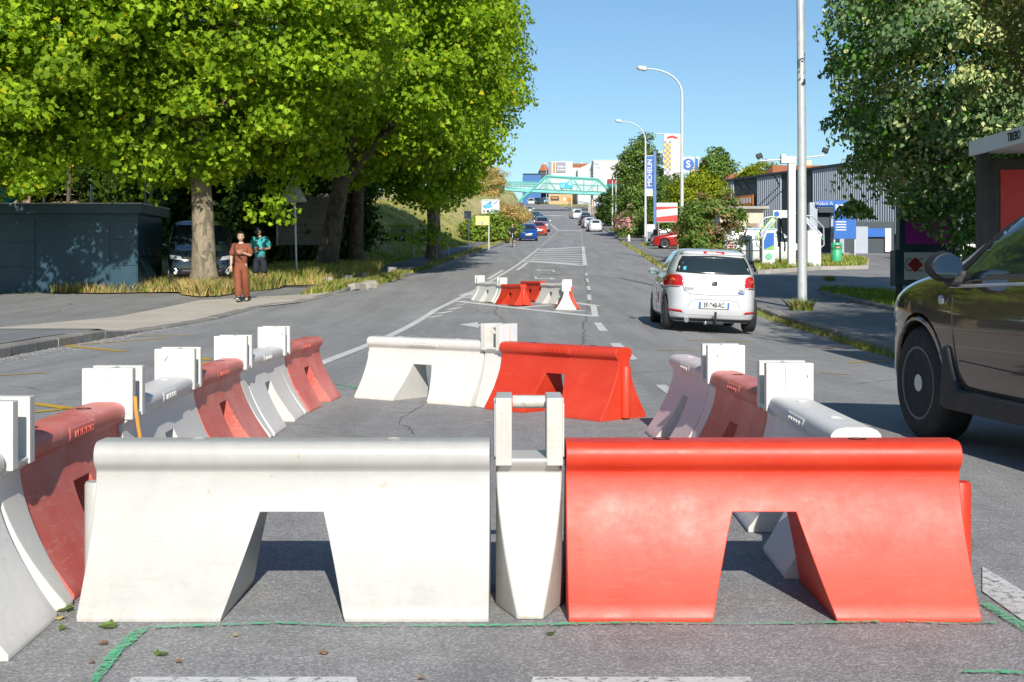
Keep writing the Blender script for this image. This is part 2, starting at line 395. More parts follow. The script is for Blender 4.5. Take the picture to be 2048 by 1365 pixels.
# ------------------------------------------------------------ road markings (painted sheets 5 mm above the asphalt)
def strip_mark(m, a, b, w, off=.005):
    a, b = Vector(a[:2]), Vector(b[:2]); L = (b - a).length; t = (b - a) / L; nn = Vector((-t.y, t.x)) * w / 2; k = max(1, int(L / .6))
    vs = []
    for i in range(k + 1):
        p = a.lerp(b, i / k)
        for q in (p - nn, p + nn): vs.append((q.x, q.y, roadz(q.x, q.y) + off))
    m.add(vs, [(2 * i, 2 * i + 2, 2 * i + 3, 2 * i + 1) for i in range(k)])
def poly_mark(m, pts, off=.005):
    m.add([(p[0], p[1], roadz(p[0], p[1]) + off) for p in pts], [tuple(range(len(pts)))])
def gp(*q): return [GR(*p) for p in q]
w_ = MB()
for a, b in [((560, 769), (640, 728)), ((640, 728), (872, 620)), ((872, 620), (957, 578)), ((957, 578), (1049, 520)), ((1049, 520), (1078, 497))]:
    strip_mark(w_, GR(*a), GR(*b), .14)
for i in range(13):                                  # short dashes leading up to the junction
    t = i / 12; x = 1082 + 34 * t; y = 493 - 31 * t
    a = GR(x, y); strip_mark(w_, (a.x, a.y), (a.x + .09 * 1.2, a.y + 1.3), .18)
strip_mark(w_, GR(1116, 461), GR(1100, 448), .2)
strip_mark(w_, GR(858, 637), GR(916, 612), .001)
for a, b in [((976, 559), (1006, 541)), ((1034, 541), (1054, 526))]: strip_mark(w_, GR(*a), GR(*b), .16)
for q in range(3): strip_mark(w_, GR(858 + q * 21, 636 - 8 * q), GR(885 + q * 19, 631 - 8 * q), .12); strip_mark(w_, GR(870 + q * 21, 628 - 8 * q), GR(896 + q * 19, 624 - 8 * q), .08)
for pts in [((1965, 1136), (2048, 1186), (2140, 1280), (2048, 1246), (1965, 1186)), ((1310, 771), (1333, 771), (1352, 793), (1338, 793)),
            ((1218, 688), (1240, 687), (1276, 720), (1262, 721)), ((1187, 646), (1202, 646), (1216, 663), (1199, 663)),
            ((1181, 613), (1193, 613), (1197, 634), (1184, 634)), ((1174, 590), (1182, 590), (1183, 601), (1175, 601)), ((1173, 573), (1180, 573), (1182, 581), (1175, 581)),
            ((1171, 558), (1176, 558), (1178, 565), (1174, 565)), ((1170, 547), (1175, 547), (1175, 552), (1171, 552))]:
    poly_mark(w_, gp(*pts))
strip_mark(w_, GR(1166, 493), GR(1170, 531), .2)
for i in range(9): a = GR(1165.5 - i * .4, 490 - i * 4.2); strip_mark(w_, a, (a.x, a.y + 1.4), .16)
for i in range(10): a = GR(1162 - i * 3.3, 452 - i * 2.2); strip_mark(w_, a, (a.x - .3, a.y + 3), .22)
strip_mark(w_, GR(1116, 462), GR(1163, 462), 2.2); strip_mark(w_, GR(1095, 432), GR(1122, 431), 3.0)
strip_mark(w_, GR(1050, 523), GR(1166, 532), .7)
for i in range(8):                                   # chevron hatching between the lanes
    t = i / 7; yl = 499 + 23 * t; xl = 1079 - 30 * t + 2; strip_mark(w_, GR(xl, yl + .5), GR(1163, 495 + 34 * t), 1.05 - .3 * t)
for a, b in [((914, 603), (1195, 634)), ((1150, 606), (1195, 613)), ((1030, 617), (1110, 610)), ((1100, 624), (1166, 622))]: strip_mark(w_, GR(*a), GR(*b), .26)
strip_mark(w_, GR(930, 592), GR(952, 585), .4); strip_mark(w_, GR(938, 597), GR(957, 594), .5)
def arrow(px0, px1, y, hd=-1, hook=True):
    a, b = GR(px0, y), GR(px1, y); yy = a.y; x0, x1 = min(a.x, b.x), max(a.x, b.x); L = x1 - x0
    if hd < 0: poly_mark(w_, [(x0, yy), (x0 + L * .3, yy - 1.0), (x0 + L * .3, yy + 1.0)]); poly_mark(w_, [(x0 + L * .3, yy - .33), (x1, yy - .33), (x1, yy + .33), (x0 + L * .3, yy + .33)])
    else: poly_mark(w_, [(x1, yy), (x1 - L * .3, yy - 1.0), (x1 - L * .3, yy + 1.0)]); poly_mark(w_, [(x0, yy - .33), (x1 - L * .3, yy - .33), (x1 - L * .3, yy + .33), (x0, yy + .33)])
    if hook: poly_mark(w_, [(x1 if hd < 0 else x0, yy - .33), ((x1 - L * .12) if hd < 0 else x0 + L * .12, yy - .33), ((x1 - L * .12) if hd < 0 else x0 + L * .12, yy - 1.9), (x1 if hd < 0 else x0, yy - 1.9)] if hd < 0 else [(x0, yy + .33), (x0 + L * .12, yy + .33), (x0 + L * .12, yy + 1.9), (x0, yy + 1.9)])
arrow(1068, 1108, 541); arrow(1070, 1113, 558, 1); arrow(1122, 1145, 483); arrow(1128, 1148, 469); arrow(1102, 1120, 436, hook=False); arrow(1094, 1108, 425, hook=False)
poly_mark(w_, gp((918, 650), (955, 645), (958, 657))); poly_mark(w_, gp((955, 649), (1030, 652), (1022, 672), (1004, 672), (1008, 657), (955, 653)))
for a, b in ((262, 712), (1066, 1500)): poly_mark(w_, gp((a - 12, 1395), (a, 1358), (b, 1358), (b + 12, 1395)))
M_WORN = paint('road_paint_worn', (.68, .68, .66), .62, 34); wf, wn_ = MB(), MB()
for f in w_.f:
    tgt = wn_ if sum(w_.v[i][1] for i in f) / len(f) < 13 else wf; tgt.add([w_.v[i] for i in f], [tuple(range(len(f)))])
tag(wf.build('road_markings_white', M_WHITE, fix=False), kind='structure'); tag(wn_.build('road_markings_worn', M_WORN, fix=False), kind='structure')
y_ = MB()
for a, b, wd in [((64, 808), (140, 818), .07), ((64, 826), (140, 818), .045), ((128, 692), (250, 704), .08), ((128, 692), (335, 677), .05), ((243, 673), (380, 672), .05), ((0, 752), (100, 746), .035), ((403, 717), (420, 721), .07), ((403, 729), (420, 725), .07),
                 ((300, 732), (315, 730), .03), ((1375, 681), (1500, 684), .05), ((1635, 697), (1712, 700), .04), ((1690, 710), (1775, 720), .05), ((1700, 726), (1775, 722), .05), ((1640, 746), (1700, 750), .04), ((1310, 700), (1420, 703), .03)]:
    strip_mark(y_, GR(*a), GR(*b), wd * 1.7)
tag(y_.build('road_markings_yellow', M_YEL, fix=False), kind='structure')
g_ = MB(); rg = random.Random(5)
def spray(pts, wd):
    pts = [GR(*p) for p in pts]; vs = []; path = []
    for a, b in zip(pts, pts[1:]):
        k = max(2, int((b - a).length / .05)); path += [a.lerp(b, j / k) for j in range(k)]
    path.append(pts[-1]); ph = rg.uniform(0, 9)
    for i, p in enumerate(path):
        t = (path[min(i + 1, len(path) - 1)] - path[max(0, i - 1)]).normalized(); nn = Vector((-t.y, t.x, 0))
        ww = wd * (.8 + .3 * math.sin(ph + i * .31) + rg.uniform(-.15, .15)) / 2; c = p + nn * .006 * math.sin(i * .17 + ph)
        for q in (c - nn * ww, c + nn * ww): vs.append((q.x, q.y, roadz(q.x, q.y) + .009))
    g_.add(vs, [(2 * i, 2 * i + 2, 2 * i + 3, 2 * i + 1) for i in range(len(path) - 1)])
spray([(180, 1375), (232, 1310), (285, 1264)], .034)
spray([(283, 1262), (560, 1252), (700, 1258), (1000, 1255), (1250, 1250), (1500, 1254), (1760, 1250)], .022)
spray([(1815, 1247), (1900, 1252), (1990, 1250)], .022); spray([(1968, 1212), (2010, 1238), (2060, 1268)], .036); spray([(1925, 1350), (1990, 1350), (2060, 1354)], .025)
spray([(600, 771), (660, 768), (722, 777)], .06); spray([(618, 780), (700, 778), (740, 780)], .05)
tag(g_.build('spray_markings_green', M_GREEN, fix=False), kind='structure')

# cracks, tar seams and loose grit
ck_ = MB(); rk = random.Random(9)
def crack(pts, wd, jit):
    pts = [GR(*p) for p in pts]; path = []
    for a, b in zip(pts, pts[1:]):
        k = max(2, int((b - a).length / .09)); path += [a.lerp(b, j / k) for j in range(k)]
    path.append(pts[-1]); vs = []; dx = 0
    for i, p in enumerate(path):
        t = (path[min(i + 1, len(path) - 1)] - path[max(0, i - 1)]).normalized(); nn = Vector((-t.y, t.x, 0)); dx = dx * .8 + rk.uniform(-jit, jit); w2 = wd * rk.uniform(.3, 1.2) / 2; c = p + nn * dx
        for q in (c - nn * w2, c + nn * w2): vs.append((q.x, q.y, roadz(q.x, q.y) + .004))
    ck_.add(vs, [(2 * i, 2 * i + 2, 2 * i + 3, 2 * i + 1) for i in range(len(path) - 1)])
for P_, w0, j0 in [([(1168, 500), (1171, 560), (1178, 600), (1170, 640), (1160, 690), (1175, 760)], .016, .03), ([(820, 870), (800, 850), (840, 810), (790, 800)], .006, .03), ([(1240, 750), (1420, 735), (1700, 770), (1790, 760)], .009, .02), ([(1000, 640), (985, 600), (1000, 570)], .015, .04)]: crack(P_, w0, j0)
tag(ck_.build('road_cracks', pm('crack_tar', (.085, .08, .078), .9), fix=False), kind='structure')
gr = MB()
def grit(n, fx, y0, y1, s, spread):
    for i in range(n):
        y = y0 + (y1 - y0) * rk.random() ** 1.3; x = fx(y) + abs(rk.gauss(0, spread)) * (1 if fx is XL else -1); z = roadz(x, y); r = s * rk.uniform(.4, 1.3)
        gr.add([(x - r, y - r * .6, z), (x + r, y - r * .5, z), (x, y + r, z), (x + r * .1, y, z + r * .9)], [(0, 1, 3), (1, 2, 3), (2, 0, 3)])
grit(700, XL, 13, 24, .009, .18); grit(500, XR, 12, 30, .012, .18)
tag(gr.build('grit', pm('grit_stone', (.33, .32, .30), .9, var=.4, vs=9), fix=False), kind='stuff')
# ------------------------------------------------------------ water-filled traffic barriers
def plastic(name, c, scuff, amt, rough=.38, dirt=(.36, .27, .15), damt=.35, sss=0.0):
    k = NT(name); ob = k.coord('Object')
    mp = k.n('Mapping'); mp.inputs['Scale'].default_value = (1.0, 1.0, 6.0); k.l(ob, mp.inputs['Vector'])
    mp2 = k.n('Mapping'); mp2.inputs['Scale'].default_value = (7.0, 7.0, .8); k.l(ob, mp2.inputs['Vector'])
    inf = k.n('ObjectInfo')
    a = k.ramp(k.noise(1.7, 6, .65, vec=ob), [(.35, 0.0), (.75, amt)])
    sc = k.ramp(k.noise(9, 8, .8, vec=mp.outputs[0]), [(.66, 0.0), (.72, amt * 1.1), (.76, 0.0)])
    mp3 = k.n('Mapping'); mp3.inputs['Scale'].default_value = (2.5, 2.5, 30); mp3.inputs['Rotation'].default_value = (.5, .7, .4); k.l(ob, mp3.inputs['Vector']); sc3 = k.ramp(k.noise(3.2, 6, .7, vec=mp3.outputs[0]), [(.60, 0.0), (.625, min(1, amt * 1.3)), (.65, 0.0)])
    sc2 = k.ramp(k.noise(7, 8, .85, vec=mp2.outputs[0]), [(.55, 0.0), (.8, amt)])
    cc = k.mix(a, c, scuff); cc = k.mix(sc, cc, scuff); cc = k.mix(sc2, cc, scuff); cc = k.mix(sc3, cc, scuff)
    sp = k.n('SeparateXYZ'); k.l(ob, sp.inputs[0])
    low = k.ramp(sp.outputs['Z'], [(.0, .9), (.035, .35), (.2, .12), (.42, .08), (.5, .35)])
    dn = k.ramp(k.noise(5, 7, .75, vec=mp2.outputs[0]), [(.45, 0.0), (.7, 1.0)])
    dm = k.mix(1.0, low, dn, 'MULTIPLY'); dmm = k.mix(1.0, dm, (damt, damt, damt), 'MULTIPLY')
    cc = k.mix(dmm, cc, dirt)
    pt = k.ramp(k.noise(26, 3, .5, vec=ob), [(.70, 0.0), (.76, .5)]); cc = k.mix(pt, cc, dirt)
    blot = k.ramp(k.noise(3.1, 8, .8, vec=ob), [(.35, .88), (.62, 1.0)]); cc = k.mix(1.0, cc, blot, 'MULTIPLY')
    k.set(Base_Color=cc); rr = k.ramp(k.noise(6, 6, .7, vec=ob), [(.3, rough * .92), (.72, rough * 1.3)]); k.l(rr, k.b.inputs['Roughness'])
    k.b.inputs['Specular IOR Level'].default_value = .5
    if sss: k.b.inputs['Subsurface Weight'].default_value = sss; k.b.inputs['Subsurface Radius'].default_value = (.04, .035, .028); k.b.inputs['Subsurface Scale'].default_value = .6
    k.bump(k.noise(14, 4, .6, vec=ob), .12, .006)
    return k.m
M_WPL = plastic('white_plastic', (.46, .455, .435), (.38, .36, .325), .5, .36, damt=.6)
M_WPL2 = plastic('brightened_white_plastic', (.70, .69, .65), (.60, .57, .50), .5, .36, damt=.6)  # same white plastic, base lightened to make up for weaker sun behind the front
M_RPL = plastic('red_plastic', (.62, .034, .009), (.72, .17, .10), .22, .44, dirt=(.25, .08, .05), damt=.3)
M_RFADE = plastic('faded_red_plastic', (.64, .075, .045), (.74, .38, .33), .75, .42, dirt=(.2, .09, .07), damt=.4)
M_WFADE = plastic('weathered_white_plastic', (.78, .77, .73), (.66, .58, .55), .55, .42)
M_STK = pm('reflective_sheeting', (.66, .68, .70), .35, var=.12, vs=20)
M_PEEL = pm('peeled_sheeting', (.12, .12, .12), .6); M_TAPE = pm('orange_tape', (.75, .3, .05), .5); M_HOLE = pm('dark_recess', (.03, .012, .01), .8)
HB = .235
def hw(z):
    if z <= .02: return HB
    if z <= .405: return .056 + (HB - .056) * ((.405 - z) / .385) ** 1.6
    t = [(.405, .056), (.412, .058), (.422, .068), (.432, .078), (.445, .084), (.462, .085), (.478, .081), (.49, .070), (.497, .055), (.5, .035)]
    return float(np.interp(z, [a for a, b in t], [b for a, b in t]))
BL = 1.19
def barrier_mesh(name, L=BL):
    zs = [0, .02] + [.02 + (.29 - .02) * i / 9 for i in range(1, 10)] + [.32, .345, .37, .39, .405, .412, .422, .432, .445, .462, .478, .49, .497, .5]
    kz = zs.index(.29) if .29 in zs else min(range(len(zs)), key=lambda i: abs(zs[i] - .29))
    nl, nm = 7, 3
    def hx(z): return .095 + .085 * max(0, 1 - z / .29)
    def cols(z):
        h = hx(min(z, .29)); a = [-L / 2 + (L / 2 - h) * i / nl for i in range(nl + 1)]
        return a + [-h + 2 * h * i / nm for i in range(1, nm)] + [-x for x in a[::-1]]
    nc = len(cols(0)); vs = []; idx = {}
    for s in (-1, 1):
        for i, z in enumerate(zs):
            for j, x in enumerate(cols(z)):
                idx[s, i, j] = len(vs); vs.append((x, s * hw(z), z))
    fs = []
    for s in (-1, 1):
        for i in range(len(zs) - 1):
            for j in range(nc - 1):
                if i < kz and nl <= j < nl + nm: continue
                q = (idx[s, i, j], idx[s, i, j + 1], idx[s, i + 1, j + 1], idx[s, i + 1, j]); fs.append(q)
    T = len(zs) - 1
    for j in range(nc - 1):
        fs.append((idx[-1, T, j], idx[-1, T, j + 1], idx[1, T, j + 1], idx[1, T, j]))
        if not (nl <= j < nl + nm): fs.append((idx[-1, 0, j], idx[-1, 0, j + 1], idx[1, 0, j + 1], idx[1, 0, j]))
        else: fs.append((idx[-1, kz, j], idx[-1, kz, j + 1], idx[1, kz, j + 1], idx[1, kz, j]))
    for i in range(T):
        for j in (0, nc - 1): fs.append((idx[-1, i, j], idx[-1, i + 1, j], idx[1, i + 1, j], idx[1, i, j]))
        if i < kz:
            for j in (nl, nl + nm): fs.append((idx[-1, i, j], idx[-1, i + 1, j], idx[1, i + 1, j], idx[1, i, j]))
    m = MB(); m.add(vs, fs); return m
def make_barrier(mat, label, flip=False):
    t = thing('traffic_barrier', label, 'traffic barrier', group='plastic traffic barriers on the road')
    o = barrier_mesh('b').build('barrier_body', mat, t, smooth=True, bevel=.009, seg=3)
    e = 1 if not flip else -1
    MB().lathe((e * (BL / 2 + .016), 0, 0), [(.0, .012), (.034, .012), (.036, .02), (.036, .362), (.032, .37), (0, .37)], 18).build('coupling_tube', mat, t, smooth=True)
    for s in (-1,):
        p = MB()
        vs = []; zz = [.428, .434, .446, .462, .474, .480]
        for i, z in enumerate(zz):
            hgt = .0 if i in (0, 5) else .004
            for x in (-.155, -.148, -.05, .05, .148, .155):
                hh = 0 if abs(x) > .15 else hgt
                vs.append((x, s * (hw(z) + hh + .0005), z))
        p.add(vs, [(i * 6 + j, i * 6 + j + 1, (i + 1) * 6 + j + 1, (i + 1) * 6 + j) for i in range(5) for j in range(5)])
        # embossed strokes of the maker's plate
        for i in range(9):
            p.box((-.10 + i * .025, s * (hw(.455) + .007), .455), (.006, .004, .02))
            p.box((-.093 + i * .025, s * (hw(.455) + .007), .447 + .016 * (i % 2)), (.012, .004, .005))
        p.build('maker_plate', mat, t)
    for x in (-.30, .30):
        MB().lathe((x, 0, .4985), [(0, 0), (.026, 0), (.028, .003), (.020, .0035), (.018, -.0), (0, -.0)], 16).build('filler_cap', M_HOLE if mat in (M_RPL, M_RFADE) else mat, t, smooth=True)
    return t
def make_post(label, mat, peel=0):
    t = thing('barrier_post', label, 'barrier post', group='white connector posts of the barriers')
    m = MB(); zs = [0, .02] + [.02 + .385 * i / 9 for i in range(1, 10)] + [.42, .435, .45]
    vs = []
    for z in zs:
        h = hw(z) if z < .42 else float(np.interp(z, [.405, .42, .435, .45], [.056, .078, .095, .098])); wi = .101 - .062 * max(0, (h - .056) / (HB - .056)); wm = .101
        for x, y in ((-wi, -h), (wi, -h), (wm, -min(h * .35, .06)), (wm, min(h * .35, .06)), (wi, h), (-wi, h), (-wm, min(h * .35, .06)), (-wm, -min(h * .35, .06))): vs.append((x, y, z))
    k = len(zs); m.add(vs, [(i * 8 + j, i * 8 + (j + 1) % 8, (i + 1) * 8 + (j + 1) % 8, (i + 1) * 8 + j) for i in range(k - 1) for j in range(8)] + [tuple(range(8))[::-1], tuple((k - 1) * 8 + j for j in range(8))])
    m.build('post_body', mat, t, smooth=True, bevel=.007, seg=2)
    for s in (-1, 1):
        u = MB(); u.box((s * .077, 0, .530), (.05, .2, .205)); u.box((s * .104, 0, .530), (.008, .04, .19)); u.build('upright', mat, t, smooth=True, bevel=.011, seg=3)
        for j, y in enumerate((-.06, .06)):
            st = MB(); x = s * .1035
            c = [(y - .032, .455), (y + .032, .455), (y + .032, .615), (y - .032, .615)]
            if (peel + j) % 3 == 0: c = [(y - .032, .455), (y + .032, .455), (y + .032, .603), (y + .008, .590), (y - .012, .612), (y - .032, .606)]
            st.prism(c, x - .001, x + .0015, 'YZ'); st.build('reflector_sticker', M_STK, t)
            if (peel + j) % 3 == 0:
                cu = MB(); cu.add([(x + s * .002, y + .030, .606), (x + s * .002, y + .008, .592), (x + s * .016, y + .013, .575), (x + s * .014, y + .028, .594)], [(0, 1, 2, 3)])
                cu.build('peeled_sticker', M_PEEL if peel == 1 else M_STK, t)
    h = MB(); h.tube([(-.05, 0, .612), (.05, 0, .612)], .020, 12); h.build('handle', mat, t, smooth=True)
    return t
def put(o, x, y, yaw): o.location = (x, y, roadz(x, y)); o.rotation_euler = (math.atan((prof(y + .5) - prof(y - .5))) * abs(math.sin(yaw)) * 0, 0, yaw); return o
bw = make_barrier(M_WPL, 'clean white plastic barrier lying across the front, left of the front centre post')
brf = make_barrier(M_RPL, 'glossy scuffed red plastic barrier lying across the front on the right', True)
br = make_barrier(M_RPL, 'bright red barrier of the slanted pair in the middle distance')
bwf = make_barrier(M_WPL2, 'white barrier of the pair slanting across the middle distance', True)
put(bw, -.662, 3.955, R(180)); put(brf, .758, 3.955, R(180))
pc = make_post('white connector post with open handle between the front white and front red barriers', plastic('stained_white_plastic', (.56, .55, .52), (.46, .42, .34), .5, .36, damt=.8), 1); put(pc, .052, 3.98, R(0))
red = lambda l, m=M_RFADE: copy_tree(br, label=l, swap={M_RPL: m}); wht = lambda l, m=M_WFADE: copy_tree(bw, label=l, swap={M_WPL: m})
rowL = [('w', -1.53, 3.15, 'white barrier cut by the left edge of the picture, nearest of the left row'), ('p', -1.565, 3.87, 'white connector post at the left edge, at the near end of the left row'),
        ('r', -1.60, 4.55, 'faded red barrier nearest in the left row, behind the front white barrier'), ('p', -1.61, 5.22, 'white connector post with two torn stickers and an orange tape strip'),
        ('w', -1.65, 5.90, 'grimy white barrier in the left row just beyond the taped post'), ('p', -1.70, 6.58, 'white connector post with a curled sticker, third post of the left row'),
        ('r', -1.71, 7.27, 'faded red barrier in the middle of the left row with a bright red slot'), ('p', -1.715, 7.95, 'white connector post with a black tick shaped tear, fourth of the left row'),
        ('w', -1.72, 8.65, 'white barrier next to last in the left row'), ('p', -1.722, 9.35, 'tall white connector post before the last red barrier of the left row'),
        ('r', -1.68, 10.05, 'faded red barrier ending the left row at its far end')]
for i, (k, x, y, l) in enumerate(rowL):
    nx = rowL[min(i + 1, 10)]; pv = rowL[max(i - 1, 0)]; yaw = math.atan2(nx[2] - pv[2], nx[1] - pv[1]) + (0 if k == 'p' else 0)
    if k == 'p': o = make_post(l, M_WPL2, {1: 0, 3: 1, 5: 3, 7: 1, 9: 2}[i])
    elif k == 'r': o = red(l)
    else: o = wht(l)
    put(o, x, y, yaw + (R(180) if k == 'p' else 0))
rowR = [('w', 1.150, 4.84, 'weathered white barrier of the right row, partly behind the front red barrier'), ('p', 1.170, 5.53, 'white connector post nearest in the right row, behind the front red barrier'),
        ('r', 1.150, 6.22, 'faded red barrier in the middle of the right row'), ('p', 1.130, 6.92, 'white connector post at the far side of the right row before its pinkish barrier'),
        ('w', 1.105, 7.62, 'pink stained white barrier at the far end of the right row')]
M_PINK = plastic('pinkish_white_plastic', (.76, .68, .66), (.74, .42, .40), .5, .42)
for i, (k, x, y, l) in enumerate(rowR):
    nx = rowR[min(i + 1, 4)]; pv = rowR[max(i - 1, 0)]; yaw = math.atan2(nx[2] - pv[2], nx[1] - pv[1])
    if k == 'p': o = make_post(l, M_WPL2, 2 if i == 1 else 0)
    elif k == 'r': o = red(l)
    else: o = wht(l, M_PINK if i == 4 else M_WFADE)
    put(o, x, y, yaw + R(180))
put(bwf, -.67, 10.38, R(-36))
put(make_post('white connector post joining the slanted white and red pair', M_WPL2, 1), -.10, 9.96, R(-41))
put(br, .372, 9.42, R(-46.7))
far = [('p', -.83, 33.0, -66, 'small far post at the left end of the far barrier cluster'), ('w', -.54, 32.35, -66, 'far white barrier leftmost of the far cluster'),
       ('p', -.25, 31.71, -66, 'far post between the far white and front far red barrier'), ('r', .03, 31.07, -66, 'far red barrier nearest the camera in the far cluster'),
       ('r', .53, 32.75, -66, 'far red barrier at the back of the far cluster'), ('w', 1.02, 31.5, -66, 'far white barrier right of the back red one in the far cluster'),
       ('p', 1.30, 30.55, -80, 'far post hidden behind the end post of the far cluster'), ('r', 1.28, 29.85, -88, 'far red barrier seen end on behind the end post of the far cluster'), ('p', 1.22, 29.15, -88, 'far post standing at the near right end of the far cluster')]
for k, x, y, a, l in far:
    o = make_post(l, M_WPL2, 0) if k == 'p' else (red(l, M_RPL) if k == 'r' else wht(l, M_WPL2)); put(o, x, y, R(a))
tp = MB(); b0 = Vector((-1.505, 5.13, .50)); seq = [(0, 0, .02), (.006, -.012, -.03), (.018, -.02, -.10), (.03, -.024, -.16)]
tp.add([p for a, b, c in seq for p in ((b0.x + a, b0.y + b, b0.z + c), (b0.x + a + .014, b0.y + b - .004, b0.z + c))], [(0, 1, 3, 2), (2, 3, 5, 4), (4, 5, 7, 6)])
tag(tp.build('barrier_tape', M_TAPE), 'short strip of orange and white tape hanging from the second left post', 'tape')
# ------------------------------------------------------------ foliage
def leaf_mat(name, a, b, back=None, trans=.35, rough=.55):
    k = NT(name); geo = k.n('NewGeometry'); ri = geo.outputs['Random Per Island']
    c = k.ramp(ri, [(0, a), (.6, b), (.97, tuple(min(1, q * 1.25) for q in b)), (1.0, (b[0] * 1.9, b[1] * 1.05, b[2]))])
    c = k.mix(1.0, c, k.ramp(k.noise(.5, 4, .6, vec=geo.outputs['Position']), [(.3, .6), (.7, 1.2)]), 'MULTIPLY')  # clump-sized light and dark painted into the leaf colour
    if back: c = k.mix(geo.outputs['Backfacing'], c, back)
    k.set(Base_Color=c, Roughness=rough); k.b.inputs['Specular IOR Level'].default_value = .2
    tr = k.n('BsdfTranslucent'); k.l(k.mix(1.0, c, (1.25, 1.2, .5), 'MULTIPLY'), tr.inputs[0]); mx = k.n('MixShader'); mx.inputs[0].default_value = trans
    k.l(k.b.outputs[0], mx.inputs[1]); k.l(tr.outputs[0], mx.inputs[2]); k.l(mx.outputs[0], k.o.inputs[0]); return k.m
L_PLANE = leaf_mat('plane_leaf', (.12, .25, .012), (.32, .47, .022), trans=.42)
L_DARK = leaf_mat('dark_leaf', (.035, .075, .015), (.07, .13, .022))
L_LIND = leaf_mat('linden_leaf', (.055, .17, .025), (.13, .31, .04), back=(.14, .22, .09), trans=.25)
L_BRACT = leaf_mat('linden_flowers', (.40, .48, .16), (.58, .62, .28), trans=.3)
L_YEL = leaf_mat('yellow_green_leaf', (.15, .22, .015), (.30, .36, .02))
L_SAGE = leaf_mat('sage_leaf', (.085, .16, .03), (.18, .28, .06))
L_RED = leaf_mat('red_shoot_leaf', (.30, .12, .06), (.42, .22, .12)); L_PINK = leaf_mat('pink_flower', (.80, .30, .42), (.85, .5, .55))
L_DRY = leaf_mat('dry_grass', (.44, .35, .13), (.64, .50, .22), trans=.35); L_GRN = leaf_mat('green_grass', (.13, .24, .025), (.28, .38, .06), trans=.4)
L_BRN = leaf_mat('brown_olive_leaf', (.10, .11, .03), (.17, .17, .045))
def bark(name, a, b):
    k = NT(name); ob = k.coord('Object'); mp = k.n('Mapping'); mp.inputs['Scale'].default_value = (1, 1, .45); k.l(ob, mp.inputs['Vector'])
    v = k.n('TexVoronoi'); v.inputs['Scale'].default_value = 7; nn = k.n('TexNoise'); nn.inputs['Scale'].default_value = 4; k.l(mp.outputs[0], nn.inputs['Vector']); k.l(k.mix(.35, mp.outputs[0], nn.outputs['Color'], 'ADD'), v.inputs['Vector'])
    c = k.mix(k.ramp(v.outputs['Color'], [(.35, 0.0), (.65, 1.0)]), a, b); c = k.mix(1.0, c, k.ramp(k.noise(20, 5, .7, vec=mp.outputs[0]), [(.3, .6), (.7, 1.15)]), 'MULTIPLY')
    k.set(Base_Color=c, Roughness=.9); k.bump(k.noise(16, 6, .7, vec=mp.outputs[0]), .7, .03); return k.m
B_PLANE = bark('plane_bark', (.15, .125, .085), (.29, .24, .165)); B_DARK = bark('dark_bark', (.07, .055, .04), (.13, .10, .07)); B_PALE = bark('pale_bark', (.3, .2, .14), (.4, .3, .2))
LEAFS = {
 'plane': [(0, 0), (.22, .06), (.50, .02), (.36, .24), (.60, .50), (.30, .52), (.24, .70), (0, 1.0), (-.24, .70), (-.30, .52), (-.60, .50), (-.36, .24), (-.50, .02), (-.22, .06)],
 'oval': [(0, 0), (.26, .22), (.32, .52), (0, 1.0), (-.32, .52), (-.26, .22)],
 'narrow': [(0, 0), (.15, .35), (0, 1.0), (-.15, .35)]}
def cloud_mesh(name, pos, nrm, size, shape, rs, mats, mi=None, upb=.0):
    sh = np.array(LEAFS[shape]); k = len(sh); n = len(pos)
    nrm = nrm / (np.linalg.norm(nrm, axis=1, keepdims=True) + 1e-9)
    r = rs.normal(size=(n, 3)); r[:, 2] -= upb
    u = np.cross(nrm, r); u /= (np.linalg.norm(u, axis=1, keepdims=True) + 1e-9); v = np.cross(u, nrm)
    sz = (size * rs.uniform(.65, 1.25, n))[:, None, None]
    pts = u[:, None, :] * sh[None, :, 0:1] * sz + v[:, None, :] * (sh[None, :, 1:2] - .5) * sz
    pts += nrm[:, None, :] * (np.abs(sh[None, :, 0:1]) * .35 * sz) + pos[:, None, :]
    me = bpy.data.meshes.new(name); me.vertices.add(n * k); me.vertices.foreach_set('co', pts.reshape(-1).astype(np.float32))
    me.loops.add(n * k); me.loops.foreach_set('vertex_index', np.arange(n * k, dtype=np.int32))
    me.polygons.add(n); me.polygons.foreach_set('loop_start', np.arange(0, n * k, k, dtype=np.int32))
    if mi is not None: me.polygons.foreach_set('material_index', mi.astype(np.int32))
    me.update(calc_edges=True); me.validate()
    for m in mats: me.materials.append(m)
    return me
